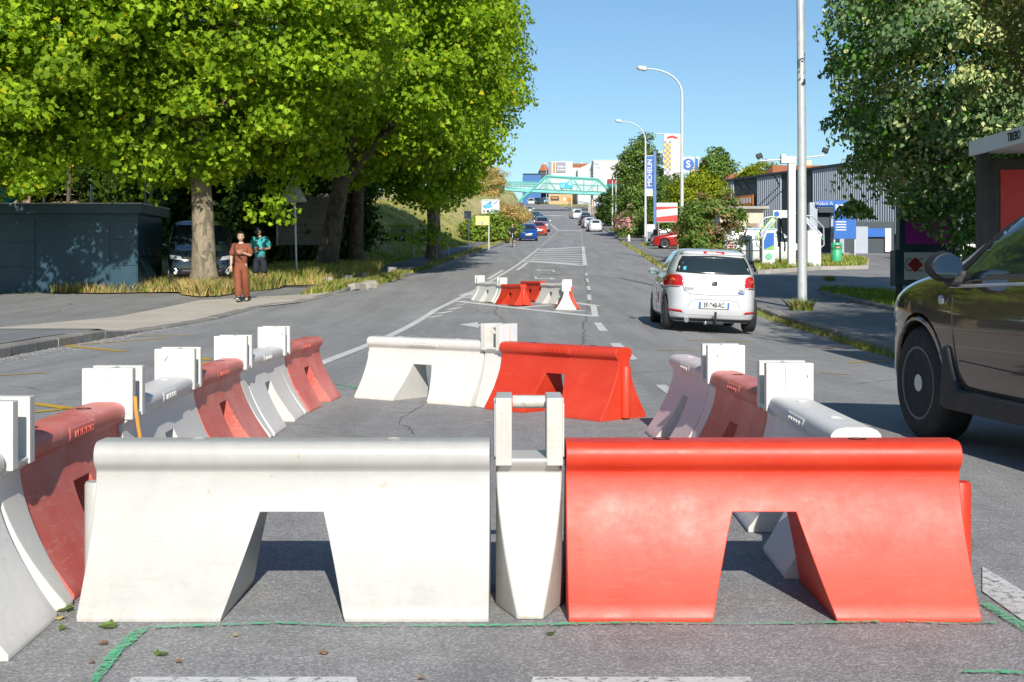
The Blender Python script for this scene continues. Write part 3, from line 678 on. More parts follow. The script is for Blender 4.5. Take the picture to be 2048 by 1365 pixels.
def crown_pts(rs, n, rad, nclump=120, cr=(.55, 1.1), inner=.25, droop=.2, lo=-.9, flat=.6, uni=.16):
    """leaf positions gathered in clumps spread over an uneven ellipsoid, with gaps between them"""
    d = rs.normal(size=(nclump, 3)); d /= np.linalg.norm(d, axis=1, keepdims=True); d = d[d[:, 2] > lo]; nc = len(d)
    lump = 1 + .16 * np.sin(d[:, 0] * 5 + rs.uniform(0, 6)) * np.cos(d[:, 1] * 4 + rs.uniform(0, 6)) + rs.uniform(-.12, .10, nc)
    rr = np.where(rs.uniform(size=nc) < inner, rs.uniform(.35, .8, nc), rs.uniform(.84, 1.0, nc)) * lump
    cc = d * rr[:, None] * np.array(rad)
    w_ = rs.uniform(.5, 1.5, nc); ci = rs.choice(nc, n, p=w_ / w_.sum()); r = rs.uniform(cr[0], cr[1], nc)[ci]
    e = rs.normal(size=(n, 3)); e /= np.linalg.norm(e, axis=1, keepdims=True); e *= (rs.uniform(0, 1, n) ** .45)[:, None]
    e[:, 2] *= flat; hd = np.hypot(e[:, 0], e[:, 1]); e[:, 2] -= droop * hd ** 2
    pos = cc[ci] + e * r[:, None]
    nr = d[ci] * .55 + e * .6 + np.array([0, 0, .55]) + rs.normal(size=(n, 3)) * .55
    k = rs.uniform(size=n) < uni; e2 = rs.normal(size=(n, 3)); e2 /= np.linalg.norm(e2, axis=1, keepdims=True)
    sh = e2 * np.array(rad) * (rs.uniform(.55, 1.06, n) ** .5)[:, None]; k &= (e2[:, 2] > lo); pos[k] = sh[k]
    return pos, nr, cc
def make_tree(name, label, loc, rad, ch, lm, bk, n, size, shape='oval', trunk=.3, seed=1, lean=(0, 0), group=None, cat='tree', extra=None, nclump=120, cr=(.55, 1.1), fork=None, cut=None, flat=.6, droop=.2, inner=.25, upb=.6, lo=-.9, base=None, mesh=None, limbs=14, uni=.16):
    rs = np.random.RandomState(seed); t = thing(name, label, cat, loc, 0, group)
    top = Vector((lean[0], lean[1], ch))
    if mesh is None:
        pos, nr, cc = crown_pts(rs, n, rad, nclump, cr, inner, droop, lo, flat, uni); mats = [lm]; mi = None
        if extra: mats.append(extra[0]); wv = np.sin(pos[:, 0] * 2.1 + seed) + np.sin(pos[:, 1] * 2.7) + np.sin(pos[:, 2] * 3.3 + 1); mi = ((rs.uniform(size=n) < extra[1] * np.clip(.9 + wv, .05, 2.4)) & (nr[:, 2] > .1)).astype(int)
        if cut is not None: kz = cut(pos + np.array(top)); pos, nr = pos[kz], nr[kz]; mi = mi[kz] if mi is not None else None
        me = cloud_mesh(name + '_crown', pos, nr, size, shape, rs, mats, mi, upb)
    else: me, cc = mesh
    o = bpy.data.objects.new('crown', me); col.objects.link(o); o.parent = t; o.location = top
    m = MB(); h0 = top.z - rad[2] * .35
    if trunk:
        pts = []; rr = []; K = 9
        for i in range(K + 1):
            q = i / K; z = h0 * 1.15 * q
            pts.append((lean[0] * q ** 1.4 + .05 * math.sin(q * 7 + seed), lean[1] * q + .04 * math.cos(q * 5), z - .1)); rr.append(trunk * (1.0 - .42 * q + .55 * math.exp(-q * 14)))
        m.tube(pts, rr, 14)
        rl = random.Random(seed); cs = sorted([Vector(c) for c in cc[::max(1, len(cc) // limbs)]], key=lambda v: v.z)
        for c in cs[:limbs]:
            e = top + c * .9; a = Vector(pts[-1]) * .999 if e.z > h0 else Vector(pts[K - rl.randint(1, 3)])
            mid = a.lerp(e, .5) + Vector((0, 0, .15 * (e - a).length * .5)); r0 = trunk * .30
            m.tube([a, a.lerp(mid, .5) + Vector((rl.uniform(-.1, .1), rl.uniform(-.1, .1), .05)), mid, e], [r0, r0 * .8, r0 * .5, r0 * .15], 7)
        if fork: m.tube([Vector(pts[4]), Vector(pts[4]).lerp(Vector(fork), .5) + Vector((0, 0, .2)), Vector(fork)], [trunk * .6, trunk * .5, trunk * .3], 10)
        m.build('trunk', bk, t, smooth=True)
    return t, me, cc
GT = 'plane trees lining the left pavement'
def at(px, py, d=None):
    if d is None: return G(px, py)
    x = (px - CX) / F * d; return Vector((x, d, terr(x, d)))
a = at(412, 0, 35.5)
make_tree('plane_tree', 'large plane tree with pale mottled trunk behind the walking woman', a, (6.3, 5.4, 5.0), 8.1, L_PLANE, B_PLANE, 105000, .155, 'plane', .33, 11, (-.6, 0), GT, nclump=420, cr=(.4, 1.15), cut=lambda p: (p[:, 2] < 11.4), lo=-1)
b = at(652, 0, 46.0)
tB, mB, cB = make_tree('plane_tree', 'leaning forked plane tree beside the louvred panel', b, (5.0, 5.0, 5.4), 8.3, L_PLANE, B_DARK, 60000, .17, 'plane', .36, 12, (1.5, 0), GT, nclump=260, cr=(.5, 1.1), fork=(3.0, .3, 6.0))
c_ = at(706, 0, 53.0)
make_tree('plane_tree', 'dark upright plane trunk just right of the leaning tree', c_, (6.0, 5.0, 6.2), 9.6, L_PLANE, B_DARK, 60000, .17, 'plane', .33, 13, (.6, 0), GT, nclump=280, cr=(.55, 1.2))
d_ = at(866, 0, 66.0)
make_tree('plane_tree', 'plane tree with flaking trunk at the end of the row by the green sign', d_, (4.5, 5.0, 8.4), 10.8, L_PLANE, B_PLANE, 70000, .185, 'plane', .32, 14, (-.1, 0), GT, nclump=340, cr=(.6, 1.25), droop=.45, lo=-1, inner=.3)
e_ = at(-60, 0, 33.0)
make_tree('plane_tree', 'plane tree whose trunk is cut off beyond the left edge', e_, (5.6, 5.6, 5.2), 7.8, L_PLANE, B_PLANE, 70000, .155, 'plane', .33, 15, (0, 0), GT, nclump=260, cr=(.5, 1.1), cut=lambda p: (p[:, 2] < 11.4), lo=-1)
# a second tier of foliage between the row's trees
f_ = at(930, 0, 84.0)
make_tree('plane_tree', 'farthest plane tree, its pale crown hanging over the bank', Vector((f_.x - 1.8, f_.y, f_.z)), (3.6, 4, 4.4), 9.4, L_SAGE, B_PLANE, 26000, .24, 'plane', .26, 16, (0, 0), GT, nclump=200, cr=(.6, 1.2), droop=.5)
# silver linden on the right, with its darker neighbours
def place(px, d): return at(px, 0, d)
ln = Vector((12.2, 29.3, terr(12.2, 29.3)))
make_tree('linden_tree', 'big flowering linden tree on the right with drooping dark branches', ln, (4.9, 4.6, 5.7), 6.7, L_LIND, B_DARK, 200000, .135, 'oval', .28, 21, (0, 0), None, nclump=330, cr=(.5, 1.15), uni=.3, extra=(L_BRACT, .42), droop=.55, flat=.30, inner=.42, lo=-1, upb=1.6)
ln2 = Vector((8.9, 18.3, terr(8.9, 18.3)))
make_tree('linden_tree', 'olive brown tree crown cut by the upper right corner', ln2, (2.0, 2.0, 1.7), 4.6, L_BRN, B_DARK, 15000, .13, 'narrow', .2, 22, (0, 0), None, nclump=90, cr=(.4, .8), droop=.7)
# trees beyond the right edge, they shade the right pavement
for i, (x, y, r, z) in enumerate([(10.0, 9.5, 3.4, 7.2), (12.6, 12.5, 3.6, 8.0)]):
    make_tree('linden_tree', ['linden tree standing beyond the right edge, nearest the camera', 'tall linden tree standing beyond the right edge behind the shelter'][i], (x, y, terr(x, y)), (r, r, r * .8), z, L_LIND, B_DARK, 15000, .17, 'oval', .25, 31 + i, (0, 0), 'lindens beside the right pavement', nclump=110, cr=(.6, 1.1), limbs=6)
# wood and shrubs behind the car park
rt = random.Random(8); _, wm, wc = None, None, None
GW = 'dark trees of the wood behind the car park'
spots = [(-30, 56, 4.6, 'cut by the left edge'), (35, 64, 4.6, 'far left, above the turquoise sign'), (100, 58, 4.6, 'above the left part of the blue building'), (245, 62, 4.6, 'behind the right part of the blue building'), (190, 58, 4.4, 'above the middle of the blue building'), (300, 55, 4.6, 'behind the concrete pole'), (385, 53, 4.4, 'hidden behind the nearest plane trunk'), (470, 52, 4.4, 'directly above the parked black van'), (545, 54, 4.6, 'left of the triangle sign'), (625, 60, 4.2, 'behind the louvred panel'), (700, 112, 4.2, 'at the top of the mown bank')]
for i, (px, d, r, ex) in enumerate(spots):
    p = at(px, 0, d); h = 3.3 if i else 3.9
    if wm is None: tw, wm, wc = make_tree('wood_tree', 'dark leafy tree ' + ex, p, (3.6, 2.6, 4.4), h, L_DARK, B_DARK, 20000, .26, 'oval', .16, 41, (0, 0), GW, nclump=140, cr=(.6, 1.3), inner=.35)
    else:
        o = copy_tree(tw, label='dark leafy tree ' + ex); o.location = p; o.rotation_euler = (0, 0, i * 1.3); s = 1 + .08 * math.sin(i * 2.1); o.scale = (s, s, s * (.95 + .1 * math.cos(i)))
# thin bare trunks on the bank
GB = 'thin trunks on the bank above the blue building'
for i, (px, y0, y1, d) in enumerate([(28, 415, 330, 52), (45, 415, 330, 53), (55, 410, 335, 53), (135, 412, 345, 52), (246, 410, 330, 51), (330, 408, 335, 52)]):
    lo_ = P(px, y0 + 25, d); hi = P(px + 3, y1 - 60, d); m = MB(); m.tube([lo_, lo_.lerp(hi, .5) + Vector((.04, 0, 0)), hi], [.11 if i < 3 else .07, .09, .06], 8)
    t = m.build('tree_trunk', B_PALE if i < 3 else B_DARK, None, smooth=True); tag(t, ['thin pale trunk on the bank, leftmost beside the turquoise sign', 'thin pale trunk on the bank, second from the left', 'thin pale trunk on the bank, third from the left', 'thin dark trunk above the left part of the blue building', 'thin dark trunk above the middle of the blue building', 'thin dark trunk behind the concrete pole'][i], 'trunk', GB)
# shrubs as things
def shrub(name, label, c, rad, lm, n, size, seed, extra=None, shape='oval', cat='shrub', group=None, nclump=60, cr=(.25, .6)):
    return make_tree(name, label, (c[0], c[1], terr(c[0], c[1])), rad, rad[2] * .8, lm, B_DARK, n, size, shape, .05, seed, (0, 0), group, cat, extra, nclump, cr, inner=.35, limbs=6)
c = at(1424, 0, 60.0); shrub('photinia_bush', 'broad photinia bush with reddish shoots beside the white van', (c.x + .2, 61), (1.75, 1.4, 1.9), L_SAGE, 15000, .13, 51, (L_RED, .28))
c = at(1384, 0, 66.0); shrub('photinia_bush', 'bush left of the photinia, touching the lamp post', (c.x, 65), (.75, 1.2, 1.7), L_SAGE, 6000, .12, 52, (L_RED, .15))
c = at(1402, 0, 94); make_tree('ash_tree', 'bright yellow green tree behind the photinia bush', (c.x - .2, 94, terr(c.x, 94)), (2.2, 2.2, 2.1), 3.3, L_YEL, B_DARK, 15000, .2, 'oval', .12, 53, nclump=110, cr=(.4, .8))
c = at(1340, 0, 116); make_tree('ash_tree', 'green tree behind the blue banner mast', (c.x, 116, terr(c.x, 116)), (1.7, 1.6, 2.4), 3.4, L_SAGE, B_DARK, 9000, .2, 'oval', .1, 54, nclump=80, cr=(.4, .8))
c = at(1280, 0, 128); make_tree('ash_tree', 'tall feathery grey green tree right of the footbridge', (c.x, 128, terr(c.x, 128)), (2.3, 2.4, 4.6), 5.4, L_SAGE, B_DARK, 18000, .24, 'oval', .14, 55, nclump=150, cr=(.5, 1.0), inner=.4)
c = at(1262, 0, 140); shrub('roadside_bush', 'dark green bushes below the feathery tree at the right kerb', (c.x + .6, 138), (2.4, 2.4, 2.3), L_DARK, 10000, .24, 56, nclump=110, cr=(.6, 1.2))
c = at(1340, 0, 108); shrub('roadside_bush', 'rounded green bush behind the red and white hoarding', (c.x, 108), (1.5, 1.4, 2.4), L_SAGE, 9000, .2, 57, nclump=90, cr=(.4, .8))
c = at(1433, 0, 175); make_tree('birch_tree', 'round dark green tree standing against the sky above the blue S sign', (c.x, 175, terr(c.x, 175)), (2.2, 2.2, 3.6), 6.9, L_SAGE, B_DARK, 12000, .34, 'oval', .15, 58, nclump=110, cr=(.6, 1.3))
c = at(1525, 0, 150); make_tree('ash_tree', 'pale green tree top above the grey warehouse roof', (c.x, 150, terr(c.x, 150)), (2.8, 2.2, 2.0), 6.0, L_YEL, B_DARK, 9000, .26, 'oval', .12, 59, nclump=80, cr=(.5, 1.0))
c = at(1262, 0, 122); shrub('oleander_bush', 'pink flowering oleander beside the right pavement', (c.x, 122), (1.5, 1.0, 1.5), L_SAGE, 7000, .2, 60, (L_PINK, .65), nclump=60, cr=(.3, .6))
c = at(1215, 0, 175); shrub('roadside_bush', 'green bushes in front of the bridge stair on the right', (c.x + 1.5, 180), (2.6, 3, 3.0), L_DARK, 8000, .34, 61, nclump=80, cr=(.6, 1.2))
for i, (px, d, rx, rz_, lm, lab) in enumerate([(1030, 170, 1.8, 1.2, L_DRY, 'dry tawny shrub on the bank below the bridge strut'), (1008, 140, 2.0, 1.3, L_DRY, 'dry yellow shrub above the retaining wall'), (996, 118, 2.0, 1.0, L_GRN, 'bright green shrub behind the cyclist'), (975, 108, 2.2, 1.2, L_GRN, 'low green shrub under the yellow sign'), (975, 190, 2.6, 2.2, L_SAGE, 'overgrown bush behind the blue and white billboard'), (950, 150, 3.4, 2.4, L_DRY, 'tall dry grass clump at the bank top left of the billboard')]):
    c = at(px, 0, d); shrub('bank_shrub', lab, (c.x, d), (rx, 2.4, rz_), lm, 9000, .26, 70 + i, shape='narrow' if lm is L_DRY else 'oval', nclump=80, cr=(.5, 1.0), group='shrubs on the left bank')
# ------------------------------------------------------------ grass
def grass(name, poly, n, h, mats, seed, wts=None, zo=0.0, w_=.012, zf=terr, kink=.35):
    rs = np.random.RandomState(seed); xs = [p[0] for p in poly]; ys = [p[1] for p in poly]; P2 = [(p[0], p[1]) for p in poly]; pts = []
    while len(pts) < n:
        x, y = rs.uniform(min(xs), max(xs)), rs.uniform(min(ys), max(ys))
        if inpoly(x, y, P2) and (math.sin(x * 2.3 + y) + math.sin(y * 3.1 - x * 1.7) > rs.uniform(-2.6, .9)): pts.append((x, y, zf(x, y) + zo))
    p = np.array(pts); a = rs.uniform(0, 6.28, n); hh = h * rs.uniform(.35, 1.2, n); ln = rs.normal(size=(n, 2)) * kink * hh[:, None]
    s = np.stack([np.cos(a), np.sin(a), np.zeros(n)], 1) * (w_ * rs.uniform(.6, 1.4, n))[:, None]
    t = np.zeros((n, 3)); t[:, :2] = ln; t[:, 2] = hh; mid = t * .5; mid[:, :2] *= .6
    v = np.stack([p - s, p + s, p + mid + s * .7, p + t, p + mid - s * .7], 1).reshape(-1, 3)
    me = bpy.data.meshes.new(name); me.vertices.add(n * 5); me.vertices.foreach_set('co', v.reshape(-1).astype(np.float32)); me.loops.add(n * 5); me.loops.foreach_set('vertex_index', np.arange(n * 5, dtype=np.int32))
    me.polygons.add(n); me.polygons.foreach_set('loop_start', np.arange(0, n * 5, 5, dtype=np.int32)); me.polygons.foreach_set('material_index', rs.choice(len(mats), n, p=wts).astype(np.int32)); me.update(calc_edges=True)
    o = link(name, me, mats); tag(o, kind='stuff'); return o
grass('verge_grass', verge, 26000, .26, [L_DRY, L_GRN], 1, [.62, .38], .05, .011)
tg = [at(395, 0, 34.0), at(395, 0, 35.2), at(470, 0, 35.8), at(560, 0, 37), at(660, 0, 41), at(760, 0, 46), at(760, 0, 51), at(560, 0, 47), at(480, 0, 38), at(440, 0, 33.6)]
grass('tall_grass', tg, 26000, .42, [L_DRY, L_GRN], 2, [.45, .55], .05, .010)
grass('trunk_grass', [at(365, 0, 34.4), at(400, 0, 33.4), at(450, 0, 34.2), at(480, 0, 35.5), at(455, 0, 37), at(350, 0, 37)], 5000, .36, [L_DRY, L_GRN], 12, [.9, .1], .05, .010)
grass('lawn_grass', lawn_r, 24000, .14, [L_GRN, L_DRY], 3, [.95, .05], .05, .009)
grass('island_grass', isl, 9000, .20, [L_GRN, L_DRY], 4, [.7, .3], .14, .02)
grass('bank_grass', [(XL(56) - 2.4, 56), (XL(75) - 2.4, 75), (XL(100) - 2.4, 100), (XL(130) - 1, 130), (-9, 130), (-16, 90), (-14, 62), (-9, 56)], 30000, .16, [L_DRY, L_GRN], 5, [.35, .65], 0, .022)
for i, (y0, y1, n, sd) in enumerate([(14, 34, 5200, 6), (34, 110, 6000, 7)]):
    grass('kerb_weeds', [(XR(y) - .22, y) for y in np.linspace(y0, y1, 20)] + [(XR(y) + .1, y) for y in np.linspace(y1, y0, 20)], n, .10 + .06 * i, [L_DRY, L_GRN], sd, [.4, .6], .0, .006 + .012 * i, zf=roadz)
grass('kerb_weeds_left', [(XL(y) - .5, y) for y in np.linspace(37, 130, 30)] + [(XL(y) - .2, y) for y in np.linspace(130, 37, 30)], 6000, .16, [L_DRY, L_GRN], 8, [.4, .6], .0, .02)
grass('nose_grass', [G(690, 583), G(601, 592), G(640, 576), G(760, 570), G(830, 548), G(700, 572)], 5000, .2, [L_DRY, L_GRN], 9, [.35, .65], .0, .012)
grass('joint_weeds', [G(195, 588), G(205, 578), G(90, 584)], 900, .16, [L_DRY], 10, None, .03, .01)
for i, (px, py, s) in enumerate([(1322, 492, .7), (1291, 493, .5), (1228, 463, .8), (1603, 622, .45), (1341, 495, .8), (1660, 562, .3)]):
    p = G(px, py); grass('weed_tuft', [(p.x - s * .5, p.y - s * .5), (p.x + s * .5, p.y - s * .5), (p.x + s * .5, p.y + s * .5), (p.x - s * .5, p.y + s * .5)], 420, s * .6, [L_GRN, L_DRY], 20 + i, [.7, .3], 0, .012)
# fallen leaves and litter near the barriers
rl = random.Random(4)
for i, (px, py, s, cm) in enumerate([(212, 1258, .06, L_SAGE), (325, 1313, .04, L_SAGE), (125, 1262, .035, L_SAGE), (205, 1292, .03, L_RED), (183, 1330, .018, L_RED), (358, 1328, .022, L_RED), (470, 1276, .02, L_DRY), (646, 1310, .03, L_RED), (975, 845, .03, L_DRY), (1100, 1272, .03, L_DARK), (130, 1225, .05, L_SAGE), (118, 1240, .04, L_DRY), (845, 1362, .02, L_RED)]):
    p = GR(px, py); a_ = rl.uniform(0, 6); m = MB(); sh = LEAFS['plane']; vs = []
    for x, y in sh: q = Vector((x * s, (y - .5) * s, abs(x) * s * rl.uniform(.2, .6) + .006)); q.rotate(Matrix.Rotation(a_, 3, 'Z')); vs.append(p + q)
    m.add(vs, [tuple(range(len(sh)))]); tag(m.build('fallen_leaf', cm), ['green plane leaf on the asphalt below the front white barrier', 'pale green leaf lying left of centre near the bottom', 'greenish leaf beside the left barrier foot', 'orange brown leaf scrap near the green line start', 'tiny reddish leaf scrap by the bottom left corner', 'small tan leaf scrap right of the green slanting line', 'straw coloured leaf bit under the white barrier', 'reddish leaf scrap below the gap of the white barrier', 'dry leaf bit behind the centre post', 'dark leaf blot under the red barrier foot', 'wilted leaf wedged between the two left barriers', 'dry leaf wedged at the foot of the left barrier', 'tiny leaf scrap at the bottom centre'][i], 'leaf', 'fallen leaves on the asphalt')
# ------------------------------------------------------------ buildings and street furniture
M_NAVY = pm('navy_cladding', (.018, .060, .092), .42, var=.12, vs=1.2); M_NAVYR = pm('navy_roof_edge', (.028, .068, .10), .45, var=.1)
M_DGREY = pm('anthracite_cladding', (.035, .05, .062), .5); M_LGREY = pm('grey_corrugated_steel', (.36, .40, .46), .45, metal=.2, var=.1)
M_WALL = pm('cream_render', (.62, .55, .43), .9, var=.2, vs=1.5); M_WHT = pm('white_render', (.60, .60, .59), .8, var=.1); M_RED = pm('red_sheet', (.55, .04, .03), .5)
M_TEAL = pm('teal_painted_steel', (.16, .50, .47), .45, var=.15, vs=1.0); M_TEALD = pm('dark_teal_steel', (.06, .28, .29), .5); M_BLUEB = pm('blue_cladding', (.02, .13, .36), .5)
M_TILE = pm('orange_roof_tiles', (.50, .17, .07), .85, var=.35, vs=3, bump=.5, bs=8); M_REDROOF = pm('red_metal_roof', (.42, .05, .05), .6)
M_GALV = pm('galvanised_steel', (.50, .52, .53), .42, metal=.55, var=.2, vs=6); M_LAMPP = pm('pale_grey_mast', (.55, .57, .56), .5, var=.12); M_DARKM = pm('black_metal', (.015, .017, .02), .45)
M_SIGNB = pm('sign_back_grey', (.36, .40, .43), .45, metal=.3); M_LIME = pm('lime_sign', (.38, .52, .04), .5); M_SGREY = pm('sign_grey_letters', (.42, .46, .44), .5); M_BLK = pm('sign_black', (.02, .02, .02), .5)
M_SW = pm('sign_white', (.60, .60, .59), .45, var=.06); M_SY = pm('pale_yellow_sign', (.62, .58, .22), .5); M_SB = pm('sign_blue', (.015, .12, .45), .4, var=.08); M_SLB = pm('sign_light_blue', (.10, .40, .68), .45); M_SO = pm('sign_orange', (.70, .22, .03), .5)
M_BRICKP = pm('brown_pillar', (.36, .25, .18), .9, var=.3); M_GRN = pm('green_plastic', (.06, .42, .20), .38, var=.1); M_LG = pm('lime_green_panel', (.22, .52, .06), .4); M_MG = pm('mint_green_panel', (.16, .52, .33), .4)
M_MAG = pm('magenta_panel', (.35, .02, .30), .45); M_RPOST = pm('red_poster', (.55, .012, .012), .4); M_CYAN = pm('turquoise_banner', (.02, .40, .52), .5); M_SKYW = pm('window_glass_dark', (.03, .045, .06), .08)
M_TAN = pm('tan_fence', (.55, .38, .22), .8, var=.2); M_STONE = pm('rough_stone_wall', (.34, .29, .22), .95, var=.6, vs=1.6, bump=.9, bs=6); M_LOUV = pm('louvre_steel', (.30, .28, .25), .6, var=.2)
def root(name, label, cat, loc, group=None, rz=0): return thing(name, label, cat, loc, rz, group)
def rel(v, t): return Vector(v) - t.location
# blue kiosk building
kb = root('kiosk_building', 'low dark blue panelled building with overhanging flat roof on the left', 'building', (-10.5, 36.2, terr(-12, 36)))
gz = kb.location.z; H = 3.0 - gz
MB().box((-6.0, 1.25, (H - .25) / 2), (12.0, 2.5, H - .25)).build('wall', M_NAVY, kb, bevel=.01)
MB().box((-6.0, 1.15, H - .13), (12.36, 3.0, .27)).build('roof', M_NAVYR, kb, bevel=.015)
MB().box((-6.0, 1.15, H + .015), (12.4, 3.04, .03)).build('roof_trim', M_GALV, kb)
for i, (x0, x1, z0, z1) in enumerate([(-.74, -.02, .05, .75), (-.74, -.02, .77, 1.50), (-.74, -.02, 1.52, 2.02), (-2.84, -.78, .05, 2.02), (-4.85, -2.88, .05, .73), (-4.85, -2.88, .75, 1.42), (-4.85, -2.88, 1.44, 2.02), (-6.9, -4.89, .05, 1.42), (-6.9, -4.89, 1.44, 2.02), (-9, -6.94, .05, 2.02)]):
    MB().box(((x0 + x1) / 2, -.012, (z0 + z1) / 2), (x1 - x0 - .012, .024, z1 - z0 - .012)).build('cladding_panel', M_NAVY, kb, bevel=.003)
MB().box((.008, 1.2, 1.05), (.02, 2.3, .02)).build('side_seam', M_DARKM, kb)
# turquoise oval sign at the very edge of the picture
t = root('oval_sign', 'turquoise oval sign on a post cut by the left edge', 'sign', (-14.95, 38, terr(-14.95, 38)))
MB().lathe((0, 0, 3.2 - t.location.z + .35), [(0, -.06), (.42, -.06), (.47, 0), (.42, .06), (0, .06)], 28, axis='Y').build('sign_face', M_CYAN, t, smooth=True)
MB().tube([(0, 0.1, 0), (0, .1, 3.4)], .05, 8).build('post', M_GALV, t)
# wall and pole behind
wl = root('boundary_wall', 'pale rendered wall on top of the bank at the far left', 'wall', (-30, 66, terr(-24, 66) + 1.2)); MB().box((0, 0, 0.6), (13, .3, 3.0)).build('wall_panel', M_WALL, wl)
MB().box((0, 0, 2.14), (13.1, .44, .1)).build('coping', M_CONC, wl)
p = P(297, 420, 44); t = root('utility_pole', 'square concrete utility pole with slots behind the blue building', 'pole', (p.x, p.y, terr(p.x, p.y)))
MB().prism([(-.12, -.1), (.12, -.1), (.12, .1), (-.12, .1)], -.2, 7.5, 'XY').build('shaft', M_CONC, t, bevel=.01)
for z in range(8):
    MB().box((0, -.101, 2.2 + z * .6), (.09, .01, .32)).build('slot', M_HOLE, t)
for i, px in enumerate([88, 183]):
    p = P(px, 420, 41); t = MB(); t.tube([(p.x, p.y, terr(p.x, p.y) - .1), (p.x, p.y, 3.9)], .035, 8); tag(t.build('fence_post', M_GALV), ['thin grey post above the blue roof, near the left edge', 'thin grey post above the middle of the blue roof'][i], 'post', 'grey posts behind the blue building')
# louvred billboard back
t = root('louvre_panel', 'dark slatted back of a billboard between the signpost and leaning tree', 'billboard', (P(615, 0, 50).x, 50, terr(-8, 50)))
x0, x1 = rel(P(555, 0, 50), t).x, rel(P(676, 0, 50), t).x; z0, z1 = rel(P(0, 490, 50), t).z, rel(P(0, 388, 50), t).z
m = MB(); n = 22
for i in range(n): m.box(((x0 + x1) / 2, 0, z0 + (z1 - z0) * (i + .5) / n), (x1 - x0 - .04, .09, (z1 - z0) / n * .8), rx=R(28))
m.build('slats', M_LOUV, t)
for x in (x0, x1): MB().box((x, 0, (z0 + z1) / 2), (.07, .14, z1 - z0 + .05)).build('frame', M_GALV, t)
MB().box(((x0 + x1) / 2, .07, (z0 + z1) / 2), (x1 - x0, .02, z1 - z0)).build('backing', M_DARKM, t)
for x in (x0 + .5, x1 - .3): MB().box((x, .12, z0 / 2 + .3), (.1, .1, z0 + 1.2)).build('leg', M_DARKM, t)
# traffic signs on the left
t = root('warning_sign', 'back of a grey triangular road sign on a tall post', 'road sign', (*P(590, 0, 40).xy, terr(-6.7, 40) - .1))
a = [rel(P(*q, 40), t) for q in ((587, 353), (613, 405), (558, 406))]; top = a[0].z
po = MB(); po.tube([(0.05, .03, 0), (-.03, .03, top)], .035, 10); po.build('post', M_GALV, t, smooth=True)
MB().prism([(a[0].x - .03, a[0].z), (a[0].x + .03, a[0].z), (a[1].x + .01, a[1].z + .05), (a[1].x - .02, a[1].z), (a[2].x + .02, a[2].z), (a[2].x - .01, a[2].z + .05)], -.02, .0, 'XZ').build('sign_plate', M_SIGNB, t, bevel=.006)
MB().box((.02, -.035, top - .62), (.1, .03, .04)).build('clamp', M_GALV, t); MB().box((.25, -.024, a[1].z + .11), (.1, .006, .06)).build('sticker', M_SW, t)
t = root('direction_arrow_sign', 'dark back of an arrow sign beside the dark upright trunk', 'road sign', (*P(676, 0, 52).xy, terr(-7, 52)))
b = [rel(P(*q, 52), t) for q in ((671, 445), (683, 444), (692, 462), (684, 481), (671, 480))]; MB().prism([(v.x, v.z) for v in b], -.03, .03, 'XZ').build('sign_plate', M_DGREY, t); MB().tube([(0, .06, 0), (0, .06, b[0].z)], .04, 8).build('post', M_GALV, t)
def board(name, label, cat, px0, py0, px1, py1, d, mat, th=.05, legs=((.03, 0), (.97, 0)), frame=None, lm=M_GALV, zleg=None):
    c = P((px0 + px1) / 2, 0, d); t = root(name, label, cat, (c.x, d, terr(c.x, d)))
    a = rel(P(px0, py0, d), t); b = rel(P(px1, py1, d), t)
    MB().box(((a.x + b.x) / 2, 0, (a.z + b.z) / 2), (b.x - a.x, th, a.z - b.z)).build('panel', mat, t, bevel=.004)
    for q, e in legs: MB().box((a.x + (b.x - a.x) * q, th / 2 + .045, (a.z + e - .15) / 2), (.08, .07, a.z + e + .15)).build('leg', lm, t)
    if frame:
        w_ = b.x - a.x; h_ = a.z - b.z
        for cx, cz, sx_, sz_ in (((a.x + b.x) / 2, a.z, w_, .06), ((a.x + b.x) / 2, b.z, w_, .06), (a.x, (a.z + b.z) / 2, .06, h_ + .06), (b.x, (a.z + b.z) / 2, .06, h_ + .06)): MB().box((cx, -.02, cz), (sx_ + .0, th + .04, sz_)).build('frame', frame, t)
    return t, a, b, -th / 2
def dec(t, name, a, b, u0, v0, u1, v1, mat, y, th=.008, poly=None):
    W_, H_ = b.x - a.x, a.z - b.z
    if poly: MB().prism([(a.x + u * W_, a.z - v * H_) for u, v in poly], y - th, y + .002, 'XZ').build(name, mat, t)
    else: MB().box((a.x + (u0 + u1) / 2 * W_, y - th / 2, a.z - (v0 + v1) / 2 * H_), ((u1 - u0) * W_, th, (v1 - v0) * H_)).build(name, mat, t)
def txt(t, s, a, b, u, v, h, mat, y, rot=0.0, sx=1.0, bold=0.0):
    return text_mesh('lettering', s, h, mat, t, (a.x + u * (b.x - a.x), y, a.z - v * (a.z - b.z)), (R(90), rot, 0), .004, sx=sx, bold=bold)
t, a, b, y = board('shop_sign', 'lime green shop sign with a left arrow and parking symbol', 'sign', 778, 450, 829, 484, 68, M_LIME)
txt(t, 'GÉMO', a, b, .5, .34, .50, M_SGREY, y - .004, sx=.96, bold=.01); dec(t, 'accent_mark', a, b, 0, 0, 0, 0, M_BLK, y, poly=[(.29, .15), (.39, .08), (.40, .13), (.30, .19)])
dec(t, 'arrow', a, b, 0, 0, 0, 0, M_DGREY, y, poly=[(.15, .80), (.33, .63), (.33, .97)]); dec(t, 'parking_square', a, b, .40, .62, .62, .97, M_DGREY, y); txt(t, 'P', a, b, .51, .80, .34, M_SW, y - .012, bold=.01)
t, a, b, y = board('arrow_sign', 'pale yellow sign with faint arrow, below the blue and white billboard', 'sign', 951, 432, 978, 451, 88, M_SY, legs=((.99, .0),))
